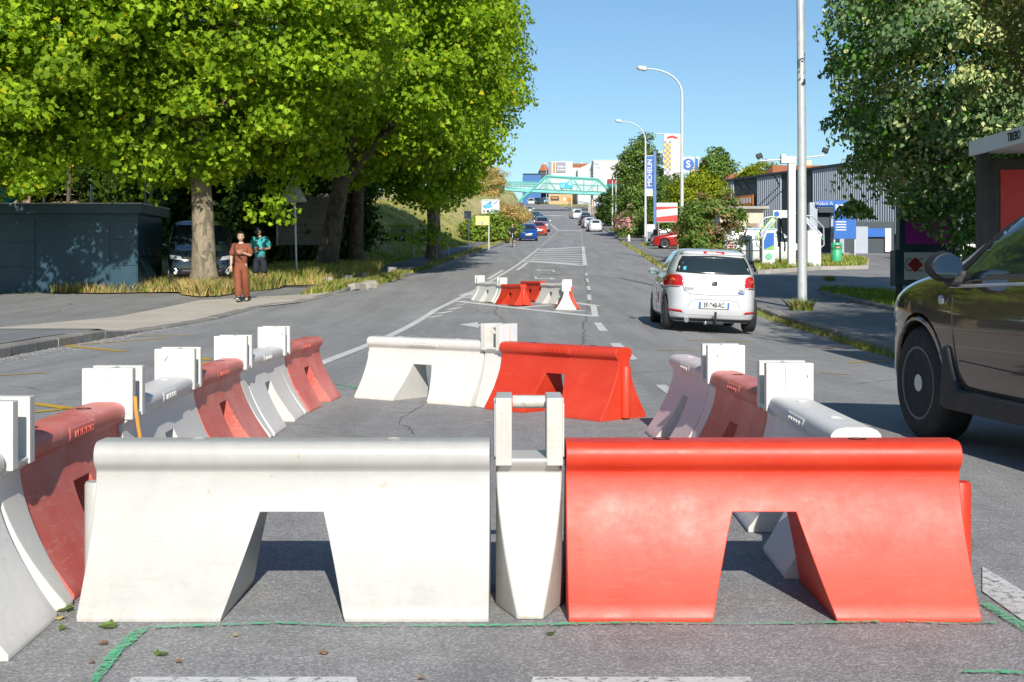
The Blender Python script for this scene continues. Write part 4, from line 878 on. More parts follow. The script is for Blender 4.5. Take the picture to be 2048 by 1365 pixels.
dec(t, 'arrow', a, b, 0, 0, 0, 0, M_SIGNB, y, poly=[(.18, .75), (.3, .6), (.3, .9)]); dec(t, 'parking_square', a, b, .38, .62, .6, .92, M_SIGNB, y)
t, a, b, y = board('billboard', 'white billboard with blue wave picture on the bank', 'billboard', 964, 400, 998, 428, 112, M_SW, frame=M_SW)
dec(t, 'picture_wave', a, b, 0, 0, 0, 0, M_SLB, y, poly=[(.06, .36), (.25, .33), (.5, .12), (.6, .1), (.55, .3), (.62, .55), (.4, .62), (.06, .62)]); dec(t, 'picture_strip', a, b, .64, .12, .94, .3, M_SB, y, poly=[(.66, .3), (.86, .1), (.93, .1), (.7, .34)])
for i in range(4): dec(t, 'small_picture', a, b, .06 + i * .22, .74, .2 + i * .22, .9, [M_BRICKP, M_BLK, M_SLB, M_SB][i], y)
txt(t, 'BAZA', a, b, .2, .18, .4, M_SIGNB, y - .004); 
t = root('direction_sign', 'white sign plate on a white post at the pavement edge', 'road sign', (*P(937, 0, 78).xy, terr(-2.9 - .6, 78)))
t.location.z = terr(t.location.x, 78); MB().tube([(0, 0, 0), (0, 0, rel(P(0, 425, 78), t).z)], .05, 8).build('post', M_SW, t); MB().box((-.05, -.06, rel(P(0, 430, 78), t).z), (.42, .03, .46)).build('sign_plate', M_SIGNB, t)
t = root('cycle_hoop', 'low bent tube rail on the grass beside the flaking trunk', 'rail', (*P(888, 0, 70).xy, 0)); t.location.z = terr(t.location.x, 70)
MB().tube([(-.25, 0, .2), (-.22, 0, .5), (-.1, 0, .58), (.15, 0, .58), (.24, 0, .5), (.27, 0, 0)], .025, 8).build('tube', M_GALV, t, smooth=True)
# loose kerb stones on the left verge
for i, (px, py) in enumerate([(655, 568), (694, 563), (726, 558), (784, 546), (708, 581), (731, 578), (742, 576)]):
    p = G(px, py); m = MB(); m.box((p.x, p.y, p.z + .10), (.34, .22, .2), rz=i * 1.1, rx=.06 * i); tag(m.build('kerb_block', M_CONC, bevel=.02), ['concrete block on the verge, left of the others', 'second concrete block along the left verge', 'third concrete block, in the shade of the verge', 'pale concrete block farthest up the left verge', 'tilted kerb stone at the road edge, nearest', 'tilted kerb stone at the road edge, middle', 'tilted kerb stone at the road edge, farthest'][i], 'stone block', 'loose blocks on the left verge')
# retaining wall beside the road on the left
m = MB(); ys = list(range(136, 250, 6)); vs = []
for y in ys:
    x = XL(y) - .55; z = prof(y); hgt = .6 + 2.6 * sst((y - 136) / 30)
    vs += [(x, y, z - .2), (x - .1, y, z + hgt), (x - .7, y, z + hgt + .1), (x - .7, y, z - .2)]
m.add(vs, [(i * 4 + j, i * 4 + (j + 1) % 4, i * 4 + 4 + (j + 1) % 4, i * 4 + 4 + j) for i in range(len(ys) - 1) for j in range(4)] + [(0, 1, 2, 3), tuple((len(ys) - 1) * 4 + j for j in (3, 2, 1, 0))])
tag(m.build('retaining_wall', M_STONE, smooth=False), 'rough stone retaining wall holding the bank beside the queue of cars', 'wall')
# ------------------------------------------------------------ street lamps
def lamp(name, label, px, d, ytop, arm_px, yarm, xoff=None, group='street lamps of the avenue', dirx=-1):
    x = (px - CX) / F * d; t = root(name, label, 'street lamp', (x, d, terr(x, d)), group); h = P(0, ytop, d).z - t.location.z; ax = (arm_px - px) / F * d; ha = P(0, yarm, d).z - t.location.z
    pts = [(0, 0, -.1), (0, 0, h * .5), (0, 0, h - 1.0)]; rr = [.105, .085, .065]
    for i in range(1, 9):
        q = i / 8; pts.append((ax * .8 * (1 - math.cos(q * math.pi / 2)) ** 1.1, 0, h - 1.0 + (ha - h + 1.0) * math.sin(q * math.pi / 2))); rr.append(.06 - .02 * q)
    MB().tube(pts[:3], rr[:3], 12).build('mast', M_LAMPP, t, smooth=True); MB().tube(pts[2:] + [(ax * .82, 0, ha + .05)], rr[2:] + [.04], 10).build('arm', M_LAMPP, t, smooth=True)
    hd = MB(); s = 1 if ax > 0 else -1; hd.prism([(ax * .78, ha - .06), (ax * .84, ha - .12), (ax * 1.0, ha - .02), (ax * 1.02, ha + .1), (ax * .97, ha + .16), (ax * .80, ha + .13)], -.14, .14, 'XZ'); hd.build('lamp_head', M_SIGNB, t, bevel=.03)
    MB().box((ax * .92, 0, ha - .08), (abs(ax) * .12, .2, .02)).build('lens', M_SW, t); return t
lamp('street_lamp', 'tall curved arm street lamp rising behind the white hatchback', 1364, 66, 152, 1275, 138)
lamp('street_lamp', 'second street lamp on the right, beside the blue banner', 1291, 100, 258, 1231, 243)
lamp('street_lamp', 'pale street lamp just right of the footbridge, nearer of two', 1232, 155, 345, 1188, 328)
lamp('street_lamp', 'brown tinted street lamp just right of the footbridge, farther of two', 1225, 172, 352, 1195, 336)
lamp('street_lamp', 'far street lamp rising left of the white building with the sign', 1093, 395, 345, 1076, 325)
lamp('street_lamp', 'far street lamp in front of the white building beyond the footbridge', 1143, 330, 345, 1122, 322)
# big silver mast in the right foreground
t = root('light_mast', 'tall silver mast standing on the shaded right pavement', 'mast', (6.72, 30.0, terr(6.72, 30)))
MB().tube([(0.03, 0, -.1), (0.02, 0, 4), (-.02, 0, 8), (-.08, 0, 11.5)], [.112, .10, .088, .07], 20).build('shaft', pm('brushed_steel', (.56, .58, .58), .4, metal=.25, var=.2, vs=5), t, smooth=True)
MB().lathe((0.03, 0, .05), [(.20, -.12), (.19, .0), (.13, .05), (.118, .06), (.115, .05)], 18).build('base_collar', M_DARKM, t, smooth=True)
MB().tube([(-.08, 0, 11.4), (-.6, 0, 11.9), (-2.2, 0, 12.1)], [.06, .05, .04], 10).build('arm', M_GALV, t); MB().box((-2.5, 0, 12.1), (.8, .3, .14)).build('lamp_head', M_SIGNB, t, bevel=.03)
# ------------------------------------------------------------ bus shelter and poster on the right
t = root('bus_shelter', 'bus shelter with white roof edge and dark frame at the right edge', 'bus shelter', (5.27, 14.7, terr(6, 14.7))); g0 = t.location.z
MB().box((.85, -2.2, 2.46 - g0), (1.7, 4.6, .12)).build('roof', M_LAMPP, t, bevel=.01)
MB().box((-.01, -2.2, 2.455 - g0), (.03, 4.62, .17)).build('fascia', M_SW, t)
text_mesh('lettering', 'TIREBO', .13, M_BLK, t, (-.028, -1.05, 2.455 - g0), (R(90), 0, R(-90)), .002, ax='LEFT', sx=.8, bold=.002)
for y in (-.08, -4.3): MB().box((.06, y, 1.2 - g0), (.12, .12, 2.4)).build('post', M_DARKM, t, bevel=.01)
for y in (-.08, -4.3): MB().box((1.6, y, 1.2 - g0), (.1, .1, 2.4)).build('post', M_DARKM, t, bevel=.01)
t2 = root('poster_case', 'dark framed case with a red burger poster under the shelter roof', 'poster', (5.27, 14.72, terr(6, 14.7))); t2.location.z = g0
MB().box((.82, .08, 1.33 - g0 + .0), (1.42, .16, 2.02)).build('case', M_DARKM, t2, bevel=.01)
MB().box((.86, -.006, 1.30 - g0), (1.12, .012, 1.82)).build('poster', M_RPOST, t2)
lg = MB(); lg.prism([(.62, 1.52), (.62, 2.05), (.66, 2.12), (.74, 2.16), (1.05, 2.16), (1.12, 2.1), (1.12, 1.52), (1.05, 1.5), (.68, 1.5)], -.016, -.01, 'XZ'); o = lg.build('logo_white', M_SW, t2); o.location.z = -g0 + .0
lg = MB(); lg.prism([(.645, 1.98), (.645, 2.04), (.68, 2.10), (.75, 2.135), (1.04, 2.135), (1.10, 2.08), (1.10, 1.98)], -.022, -.015, 'XZ'); o = lg.build('logo_bun', M_SO, t2); o.location.z = -g0
lg = MB(); lg.prism([(.645, 1.58), (.645, 1.53), (1.10, 1.53), (1.10, 1.58)], -.022, -.015, 'XZ'); o = lg.build('logo_bun', M_SO, t2); o.location.z = -g0
for s, z in (('BURGER', 1.88), ('KING', 1.70)): text_mesh('lettering', s, .17 if z > 1.8 else .21, M_RPOST, t2, (.875, -.02, z - g0), (R(90), 0, 0), .004, sx=.78, bold=.006)
text_mesh('lettering', 'Brives', .16, M_GRN, t2, (.95, -.014, 1.30 - g0), (R(90), 0, 0), .002, sx=.9)
# dark framed sign behind the suv
D = 34; t = root('totem_sign', 'dark framed totem with magenta panel above a white panel with red diamond', 'sign', (*P(1852, 0, D).xy, 0)); t.location.z = terr(t.location.x, D)
def pb(name, px0, py0, px1, py1, mat, y0, y1): a = rel(P(px0, py0, D), t); b = rel(P(px1, py1, D), t); return MB().box(((a.x + b.x) / 2, (y0 + y1) / 2, (a.z + b.z) / 2), (b.x - a.x, y1 - y0, a.z - b.z)).build(name, mat, t, bevel=.01)
pb('lower_box', 1790, 501, 1918, 572, M_NAVY, 0, .45); pb('upper_frame', 1800, 398, 1918, 500, M_NAVY, .05, .40); pb('white_panel', 1808, 505, 1903, 560, M_SLB if False else M_SW, -.02, 0); pb('magenta_panel', 1812, 432, 1905, 489, M_MAG, .03, .05)
for px in (1803, 1905): pb('leg', px - 5, 570, px + 5, 600, M_DARKM, .1, .3)
c = rel(P(1830, 530, D), t); MB().prism([(c.x - .20, c.z), (c.x, c.z - .2), (c.x + .20, c.z), (c.x, c.z + .2)], -.034, -.02, 'XZ').build('red_diamond', M_RPOST, t)
for s in (-1, 1):
    pts = [(c.x + s * (.15 + .13 * math.cos(q)), -.04, c.z + .16 * math.sin(q)) for q in [i * math.pi / 8 for i in range(3, 22)]] if s < 0 else [(c.x + .14 + .13 * math.cos(q), -.04, c.z + .16 * math.sin(q)) for q in [i * math.pi / 8 for i in range(3, 14)]]
    MB().tube(pts, .010, 6).build('letter_ring', M_BLK, t)
txt_o = text_mesh('lettering', 'CC&', .42, M_BLK, t, (c.x + .72, -.03, c.z), (R(90), 0, 0), .004)
# ------------------------------------------------------------ grey warehouse
A_, B_ = Vector((16.24, 100)), Vector((27.2, 70)); dr = (B_ - A_).normalized(); rz = math.atan2(dr.y, dr.x)
wh = root('warehouse', 'long grey corrugated warehouse with dark bays behind the car wash', 'building', (A_.x, A_.y, terr(16, 98)), None, rz); zt_ = 8.33 - wh.location.z; LN = (B_ - A_).length
def along(px): k = (px - CX) / F; return (A_.x - k * A_.y) / (k * dr.y - dr.x)
segs = [(1443, 1467, 'l'), (1467, 1513, 'd'), (1513, 1562, 'l'), (1562, 1624, 'd'), (1624, 1930, 'l')]
MB().box((LN / 2, 6.2, zt_ / 2 - .5), (LN, 12, zt_ + .6)).build('core', M_DGREY, wh)
for a0, a1, kd in segs:
    s0, s1 = along(a0), min(LN, along(a1))
    if kd == 'd': MB().box(((s0 + s1) / 2, .1, zt_ / 2), (s1 - s0 - .02, .12, zt_ - .1)).build('dark_bay', M_DGREY, wh)
    else:
        m = MB(); n = max(2, int((s1 - s0) / .24)); pl_ = []
        for i in range(n): u = s0 + (s1 - s0) * i / n; du = (s1 - s0) / n; pl_ += [(u, .02), (u + du * .45, .02), (u + du * .55, -.03), (u + du * .9, -.03)]
        pl_ += [(s1, .02), (s1, .16), (s0, .16)]; m.prism(pl_, .2, zt_ - .1, 'XY'); m.build('corrugated_wall', M_LGREY, wh)
MB().box((LN / 2, .06, zt_), (LN + .3, .36, .16)).build('roof_edge', M_DGREY, wh)
for px in (1485, 1500, 1560, 1577):
    s = along(px); MB().tube([(s, 0, zt_ - .9), (s + .5, -.9, zt_ - .1)], .05, 6).build('lamp_bracket', M_DARKM, wh)
s0, s1 = along(1474), along(1510); k_ = P(0, 392, 95).z - wh.location.z
bn = root('banner', 'orange banner for a beer cellar bar on the warehouse', 'banner', wh.matrix_basis @ Vector(((s0 + s1) / 2, -.12, 0)) if False else (A_.x + dr.x * (s0 + s1) / 2 + dr.y * .15, A_.y + dr.y * (s0 + s1) / 2 - dr.x * .15, wh.location.z), None, rz)
hw_ = (s1 - s0) / 2; MB().box((0, 0, k_ - .55), (hw_ * 2, .06, 1.3)).build('cloth', M_SO, bn)
for i in range(5): MB().box((-hw_ * .72 + i * hw_ * .34, -.04, k_ - .28), (hw_ * .2, .02, .42)).build('glass_picture', M_SW, bn)
text_mesh('lettering', 'Cave à Bières - Bar', .36, M_BLK, bn, (0, -.04, k_ - .72), (R(90), 0, 0), .004, sx=1.1, bold=.006)
# houses with tile roofs above it
def house(label, px0, px1, ye, yr, d, wall=M_WALL, roof=M_TILE, dp=9, cat='house', hip=.0):
    a, b = P(px0, ye, d), P(px1, yr, d); t = root('tiled_house', label, cat, ((a.x + b.x) / 2, d, terr((a.x + b.x) / 2, d))); w_ = (b.x - a.x) / 2; z0 = a.z - t.location.z; z1 = b.z - t.location.z
    MB().box((0, dp / 2, z0 / 2 - .3), (w_ * 2, dp, z0 + .6)).build('wall', wall, t)
    h = w_ * hip; m = MB(); m.add([(-w_ - .4, -.4, z0), (w_ + .4, -.4, z0), (w_ + .4, dp + .4, z0), (-w_ - .4, dp + .4, z0), (-w_ + h, dp / 2, z1), (w_ - h, dp / 2, z1)], [(0, 1, 5, 4), (1, 2, 5), (2, 3, 4, 5), (3, 0, 4), (0, 3, 2, 1)]); rf = m.build('roof', roof, t)
    MB().box((w_ * .3, dp / 2 + .2, z1 + .1), (.7, .6, .9)).build('chimney', M_WALL, rf)
    return t, w_, z0, z1
house('orange tiled house roof right of the white mast, above the warehouse', 1552, 1680, 352, 324, 140, hip=.15); house('low orange roof corner above the left part of the warehouse', 1460, 1522, 362, 342, 150, hip=.5); house('orange roof seen just right of the blue S sign', 1394, 1425, 350, 326, 190, hip=.2)
# beige hut
D = 78; t = root('beige_hut', 'small beige flat roofed hut behind the white van', 'building', (*P(1486, 0, D).xy, 0)); t.location.z = terr(t.location.x, D); a, b = rel(P(1440, 418, D), t), rel(P(1527, 510, D), t)
MB().box(((a.x + b.x) / 2, 1.5, a.z / 2 - .2), (b.x - a.x, 3, a.z + .4)).build('wall', M_WALL, t); MB().box(((a.x + b.x) / 2, 1.4, a.z + .06), (b.x - a.x + .5, 3.6, .16)).build('roof', M_CONC, t); v = rel(P(1505, 452, D), t); MB().box((v.x, -.01, v.z), (.75, .04, .3)).build('vent', M_BRICKP, t)
# ------------------------------------------------------------ car wash forecourt
D = 55; t = root('sign_mast', 'white square mast with a cross arm and two floodlights', 'mast', (*P(1583, 0, D).xy, 0)); t.location.z = terr(t.location.x, D)
zt1 = rel(P(0, 325, D), t).z; MB().box((0, 0, zt1 / 2), (.30, .30, zt1)).build('mast_shaft', M_SW, t, bevel=.01); MB().box((-.16, 0, zt1 + .1), (.62, .36, .30)).build('head_plate', M_SW, t, bevel=.01)
MB().box((-.35, 0, zt1 + .28), (.2, .2, .12)).build('bracket', M_GALV, t)
a, b = rel(P(1518, 322, D), t), rel(P(1650, 311, D), t); MB().tube([a, (0, -.1, zt1 + .12), b], .035, 8).build('cross_arm', M_SW, t)
for q, s in ((a, -1), (b, 1)):
    f = MB(); f.box((q.x, q.y - .05, q.z + .2), (.26, .14, .2), ry=s * R(20), rx=R(-25)); fl = f.build('floodlight', M_DARKM, t, bevel=.02); MB().tube([(q.x, q.y, q.z), (q.x, q.y, q.z + .15)], .02, 6).build('stem', M_DARKM, fl)
def vac(label, px0, px1, d, ang, arm, armmat, tube_):
    t = root('vacuum_station', label, 'car vacuum', (*P((px0 + px1) / 2, 0, d).xy, 0), 'vacuum stations of the car wash'); t.location.z = terr(t.location.x, d)
    a, b = rel(P(px0, 462, d), t), rel(P(px1, 500, d), t); cut = .35 * (b.x - a.x)
    pl_ = [(a.x, 0), (b.x, 0), (b.x, a.z), (a.x + cut, a.z), (a.x, a.z - .35)] if ang < 0 else [(a.x, 0), (b.x, 0), (b.x, a.z - .35), (b.x - cut, a.z), (a.x, a.z)]
    MB().prism(pl_, -.2, .3, 'XZ').build('cabinet', M_SW, t, bevel=.01)
    q = [rel(P(*p_, d), t) for p_ in arm]; MB().prism([(v.x, v.z) for v in q], -.14, .02, 'XZ').build('arm_panel', armmat, t, bevel=.02)
    c = (q[0] + q[1] + q[2] + q[3]) / 4; an = math.atan2((q[1] - q[0]).z, (q[1] - q[0]).x)
    MB().box((c.x, -.15, c.z), (1.05, .012, .17), ry=-an).build('name_strip', M_SW, t); text_mesh('lettering', 'Aspirateur', .19, M_SB, t, (c.x, -.162, c.z), (R(90), -an, 0), .003)
    MB().tube([rel(P(*p_, d), t) for p_ in tube_], .035, 8).build('hose_frame', M_GALV, t, smooth=True)
    return t, a, b
t, a, b = vac('left vacuum station with lime green arm and blue sticker', 1523, 1548, 56, -1, [(1512, 472), (1543, 434), (1553, 442), (1516, 484)], M_LG, [(1523, 496), (1514, 492), (1510, 470), (1511, 456), (1530, 436), (1548, 433), (1555, 438)])
MB().prism([(a.x + .06, a.z - .45), (a.x + .2, a.z - .1), (b.x - .04, a.z - .1), (b.x - .04, a.z - .82), (a.x + .06, a.z - .82)], -.212, -.2, 'XZ').build('picture_panel', M_SB, t); MB().lathe(((a.x + b.x) / 2, -.2, .55), [(0, -.02), (.13, -.02), (.15, -.01), (.15, 0), (0, 0)], 20, axis='Y').build('round_sticker', M_MG, t)
MB().prism([(a.x + .06, a.z - .82), (b.x - .04, a.z - .62), (b.x - .04, a.z - .82)], -.22, -.21, 'XZ').build('picture_hill', M_LG, t)
vac('right vacuum station with mint green arm behind the silver mast', 1613, 1640, 56, 1, [(1640, 467), (1607, 430), (1607, 442), (1646, 482)], M_MG, [(1607, 432), (1624, 432), (1647, 455), (1648, 490), (1640, 497)])
t = root('vacuum_hoses', 'dark hanging vacuum hoses beside the left station', 'hose', (*P(1562, 0, 56).xy, 0)); t.location.z = terr(t.location.x, 56)
for pts in ([(1558, 436), (1556, 470), (1557, 494), (1560, 492), (1561, 460), (1560, 438)], [(1562, 438), (1566, 470), (1570, 490), (1569, 503)]): MB().tube([rel(P(*q, 56), t) for q in pts], .035, 6).build('hose', M_DARKM, t, smooth=True)
MB().tube([rel(P(1560, 440, 56), t), (0, .2, 0)], .04, 6).build('support', M_DARKM, t)
t = root('hoop_barrier', 'dark metal rail in front of the white van', 'barrier', (*P(1500, 0, 55).xy, 0)); t.location.z = terr(t.location.x, 55)
for pts in ([(1452, 488), (1480, 488)], [(1480, 515), (1480, 477), (1483, 475), (1497, 475), (1499, 477), (1499, 517)], [(1487, 502), (1520, 502)], [(1520, 517), (1520, 460)]): MB().tube([rel(P(*q, 55), t) for q in pts], .022, 6).build('tube', M_DARKM, t)
t = root('litter_bin', 'green plastic litter bin on the car wash kerb', 'bin', (*P(1673, 0, 58).xy, 0)); t.location.z = terr(t.location.x, 58) + .35 - .35
MB().lathe((0, 0, 0.02), [(.0, 0), (.21, 0), (.24, .06), (.25, .72), (.235, .74), (.235, .78), (.255, .80), (.25, 1.05), (.22, 1.09), (0, 1.10)], 20).build('body', M_GRN, t, smooth=True); MB().box((0, -.235, .93), (.24, .06, .14)).build('opening', M_DARKM, t); MB().box((0, -.268, .9), (.18, .01, .07)).build('label_plate', M_TAN, t)
t, a, b, y = board('service_sign', 'bright blue service panel with white lettering under the linden', 'sign', 1668, 402, 1712, 478, 66, M_SB); txt(t, 'RTT', a, b, .32, .17, .34, M_SW, y - .004, bold=.01)
for i in range(4): dec(t, 'text_line', a, b, .08, .54 + i * .07, .55, .57 + i * .07, M_SW, y)
t = root('payment_kiosk', 'grey payment kiosk under a rounded blue name board', 'kiosk', (*P(1648, 0, 68).xy, 0)); t.location.z = terr(t.location.x, 68)
a = rel(P(1620, 405, 68), t); MB().box((a.x + .2, .3, a.z / 2), (.4, .5, a.z)).build('pillar', M_LGREY, t); MB().box((.75, .35, a.z / 2 - .2), (.7, .4, a.z - .5)).build('cabinet', M_LGREY, t); MB().box((.0, .45, a.z / 2 - .2), (.7, .4, a.z - .5)).build('dark_recess', M_DGREY, t)
MB().box((.3, -.05, a.z - .08), (1.45, .3, .34)).build('name_board', M_SB, t, bevel=.08); text_mesh('lettering', 'Robot Affuté', .25, M_SW, t, (.2, -.21, a.z - .08), (R(90), 0, 0), .003); MB().box((.35, -.02, a.z - .42), (1.3, .25, .26)).build('lower_board', M_DGREY, t); MB().lathe((.6, .14, 1.25), [(0, -.02), (.14, -.02), (.14, 0), (0, 0)], 14, axis='Y').build('yellow_disc', M_SO, t)
t, a, b, y = board('wash_banner', 'white banner with a blue roundel beside the white mast', 'banner', 1546, 421, 1590, 436, 62, M_SW, legs=((.02, 0), (.98, 0)), lm=M_LG); MB().lathe((a.x + .17, y, (a.z + b.z) / 2), [(0, -.01), (.13, -.01), (.13, 0), (0, 0)], 16, axis='Y').build('roundel', M_SB, t); txt(t, 'AUTOWASH', a, b, .62, .36, .16, M_SIGNB, y - .004)
# garage with blue doors under the linden and pale unit behind the totem
D = 76; t = root('service_unit', 'low pale unit with blue panel and dark doorway under the linden', 'building', (*P(1755, 0, D).xy, 0)); t.location.z = terr(t.location.x, D); a, b = rel(P(1690, 440, D), t), rel(P(1790, 520, D), t)
MB().box(((a.x + b.x) / 2, 2, a.z / 2 - .1), (b.x - a.x, 3.6, a.z)).build('wall', M_DGREY, t); MB().box((a.x + 1.0, .1, a.z * .4), (.7, .2, a.z * .8)).build('corrugated_door', M_LGREY, t); MB().box((0.1, .12, a.z * .62), (1.4, .2, .5)).build('blue_shutter', M_SB, t); MB().box((b.x - .4, .1, a.z * .4), (.35, .2, a.z * .7)).build('white_door', M_SW, t)
D = 60; t = root('service_unit', 'white corrugated canopy with dark glazed front behind the totem', 'building', (*P(1940, 0, D).xy, 0)); t.location.z = terr(t.location.x, D); a, b = rel(P(1918, 385, D), t), rel(P(2060, 520, D), t)
MB().box(((a.x + b.x) / 2, 2.5, a.z / 2), (b.x - a.x + .2, 4.6, a.z)).build('wall', M_DGREY, t); v = rel(P(0, 418, D), t).z; MB().box(((a.x + b.x) / 2, .1, (a.z + v) / 2), (b.x - a.x + .3, .3, a.z - v)).build('fascia', M_LGREY, t); MB().box(((a.x + b.x) / 2, .12, .5), (b.x - a.x, .2, 1.0)).build('counter', M_SW, t)
for i in range(5): MB().box((a.x + .4 + i * .8, .1, 2.0), (.03, .1, 2.2)).build('mullion', M_LGREY, t)
# ------------------------------------------------------------ signs and hoardings on the right side of the avenue
D = 104; t = root('banner_mast', 'blue and white vertical tyre banner hung on a blue mast', 'banner', (*P(1309.5, 0, D).xy, 0)); t.location.z = terr(t.location.x, D); z1 = rel(P(0, 303, D), t).z
MB().box((0, 0, z1 / 2), (.22, .2, z1)).build('mast', M_SLB if False else pm('mast_blue', (.08, .19, .42), .45), t); a, b = rel(P(1292, 312, D), t), rel(P(1305.5, 392, D), t); zb = rel(P(0, 378, D), t).z
MB().box(((a.x + b.x) / 2, 0, (a.z + zb) / 2), (b.x - a.x, .05, a.z - zb)).build('banner_cloth', M_SB, t); MB().box(((a.x + b.x) / 2, 0, (b.z + zb) / 2), (b.x - a.x, .05, zb - b.z)).build('banner_foot', M_SW, t)
for z in (a.z, b.z): MB().box((-.35, 0, z), (.7, .06, .05)).build('banner_rail', M_SW, t)
text_mesh('lettering', 'MICHELIN', .50, M_SW, t, ((a.x + b.x) / 2 + .04, -.03, (a.z + zb) / 2 - .05), (R(90), R(-90), 0), .004, sx=.98, bold=.012)
D = 125; t = root('flag_tower', 'tall white sign tower with chequered strip and red car', 'sign', (*P(1345, 0, D).xy, 0)); t.location.z = terr(t.location.x, D); a, b = rel(P(1328, 268, D), t), rel(P(1361, 380, D), t)
MB().box(((a.x + b.x) / 2, .1, (a.z + b.z) / 2), (b.x - a.x, .2, a.z - b.z)).build('panel', M_SW, t); MB().box(((a.x + b.x) / 2, .2, b.z / 2), (.3, .2, b.z)).build('post', M_GALV, t); MB().box((a.x - .1, .1, a.z), (1.3, .3, .06)).build('top_blade', M_SW, t)
m1, m2 = MB(), MB(); cw = .22
M_CHK = pm('chequer_grey', (.25, .25, .32), .5); M_CHY = pm('chequer_yellow', (.65, .5, .08), .5)
for i in range(17):
    for j in range(3):
        if (i + j) % 2 == 0: (m1 if True else m2).box((a.x + .13 + j * cw, -.005, a.z - .8 - i * .27), (cw, .01, .27))
        elif 1 <= i <= 9 and j < 3: m2.box((a.x + .13 + j * cw, -.005, a.z - .8 - i * .27), (cw, .01, .27))
m1.build('chequered_strip', M_CHK, t); m2.build('yellow_squares', M_CHY, t)
MB().prism([(a.x + .2, a.z - .5), (a.x + .35, a.z - .28), (a.x + .8, a.z - .15), (a.x + 1.2, a.z - .3), (a.x + 1.4, a.z - .42), (a.x + 1.2, a.z - .52), (a.x + .8, a.z - .4), (a.x + .5, a.z - .45)], -.012, 0, 'XZ').build('car_emblem', M_RPOST, t)
for i, ch in enumerate('MOUSSAU'): text_mesh('lettering', ch, .55, M_SIGNB, t, (b.x - .5, -.01, a.z - 1.15 - i * .57), (R(90), 0, 0), .004)
D = 130; t = root('roundel_sign', 'white sign with a blue roundel and white letter S', 'sign', (*P(1395, 0, D).xy, 0)); t.location.z = terr(t.location.x, D); a, b = rel(P(1364, 314, D), t), rel(P(1388.5, 345, D), t)
MB().box((0, .1, a.z / 2), (.28, .25, a.z)).build('mast', M_SW, t); MB().box(((a.x + b.x) / 2, 0, (a.z + b.z) / 2), (b.x - a.x, .1, a.z - b.z)).build('panel', M_SW, t); c = ((a.x + b.x) / 2, -.05, (a.z + b.z) / 2)
MB().lathe(c, [(0, -.03), (.60, -.03), (.60, 0), (0, 0)], 28, axis='Y').build('roundel', M_SB, t); text_mesh('lettering', 'S', .95, M_SW, t, (c[0], -.085, c[2]), (R(90), 0, 0), .006, bold=.03); MB().prism([(c[0] - .55, c[2] - .2), (c[0] - .55, c[2] + .2), (c[0] - .95, c[2])], -.07, -.05, 'XZ').build('point', M_SB, t)
MB().box((-.1, -.1, a.z - .75), (.30, .1, 1.1)).build('edge_panel', M_SB, t)
t, a, b, y = board('hoarding', 'red and white striped hoarding behind the lamp posts', 'billboard', 1313, 406, 1355, 445, 90, M_SW, legs=((.1, 0), (.9, 0)), lm=M_BRICKP); dec(t, 'red_band', a, b, 0, 0, 0, 0, M_RED, y, poly=[(0, .2), (1, .2), (1, .27), (0, .37)]); dec(t, 'red_band', a, b, 0, 0, 0, 0, M_RED, y, poly=[(0, .74), (1, .62), (1, .97), (0, .97)])
D = 80; t = root('gate_pillar', 'square brown pillar beside the red hatchback', 'pillar', (*P(1357, 0, D).xy, 0)); t.location.z = terr(t.location.x, D); MB().box((0, 0, .75), (.2, .25, 1.5)).build('shaft', M_BRICKP, t, bevel=.01)
D = 92; t = root('painted_drum', 'yellow painted drum with a dark bin stacked on top', 'drum', (*P(1313, 0, D).xy, 0)); t.location.z = terr(t.location.x, D); MB().lathe((0, 0, 0), [(0, 0), (.25, 0), (.26, .05), (.27, .78), (.25, .8), (0, .8)], 18).build('drum', pm('drum_yellow', (.68, .55, .05), .5, var=.5, vs=5), t, smooth=True); MB().lathe((0, 0, .82), [(0, 0), (.22, 0), (.25, .1), (.25, .38), (.2, .4), (0, .4)], 14).build('bin_top', M_DGREY, t, smooth=True); MB().lathe((.06, -.262, .45), [(0, -.02), (.14, -.02), (.14, 0), (0, 0)], 10, axis='Y').build('painted_spot', M_MAG, t)
t, a, b, y = board('white_banner', 'low white banner stretched beside the second lamp post', 'banner', 1294, 449, 1309, 464, 101, M_SW, th=.03); t, a, b, y = board('red_board', 'small red and white board with two lines of white words', 'sign', 1267, 457, 1283, 469, 122, M_RED, legs=((.2, 0), (.8, 0))); txt(t, 'OUVERT', a, b, .5, .27, .2, M_SW, y - .004, bold=.006); txt(t, 'LUNDI', a, b, .5, .72, .24, M_SW, y - .004, bold=.006)
for i, (px, d) in enumerate([(1255, 122), (1258, 108)]): p = at(px, 0, d); m = MB(); m.lathe((p.x, d, p.z), [(0, 0), (.12, 0), (.1, .5), (.06, .58), (0, .6)], 10); tag(m.build('bollard', M_SW, smooth=True), ['white bollard on the right pavement, the farther one', 'white bollard on the right pavement, the nearer one'][i], 'bollard', 'white bollards on the right pavement')
D = 150; t = root('signpost', 'thin signpost with a dark plate beside the oleander', 'road sign', (*P(1272, 0, D).xy, 0)); t.location.z = terr(t.location.x, D); z1 = rel(P(0, 416, D), t).z; MB().tube([(0, 0, 0), (0, 0, z1)], .06, 8).build('post', M_GALV, t); MB().box((0, -.08, z1 - .3), (.3, .03, .6)).build('sign_plate', M_SIGNB, t)
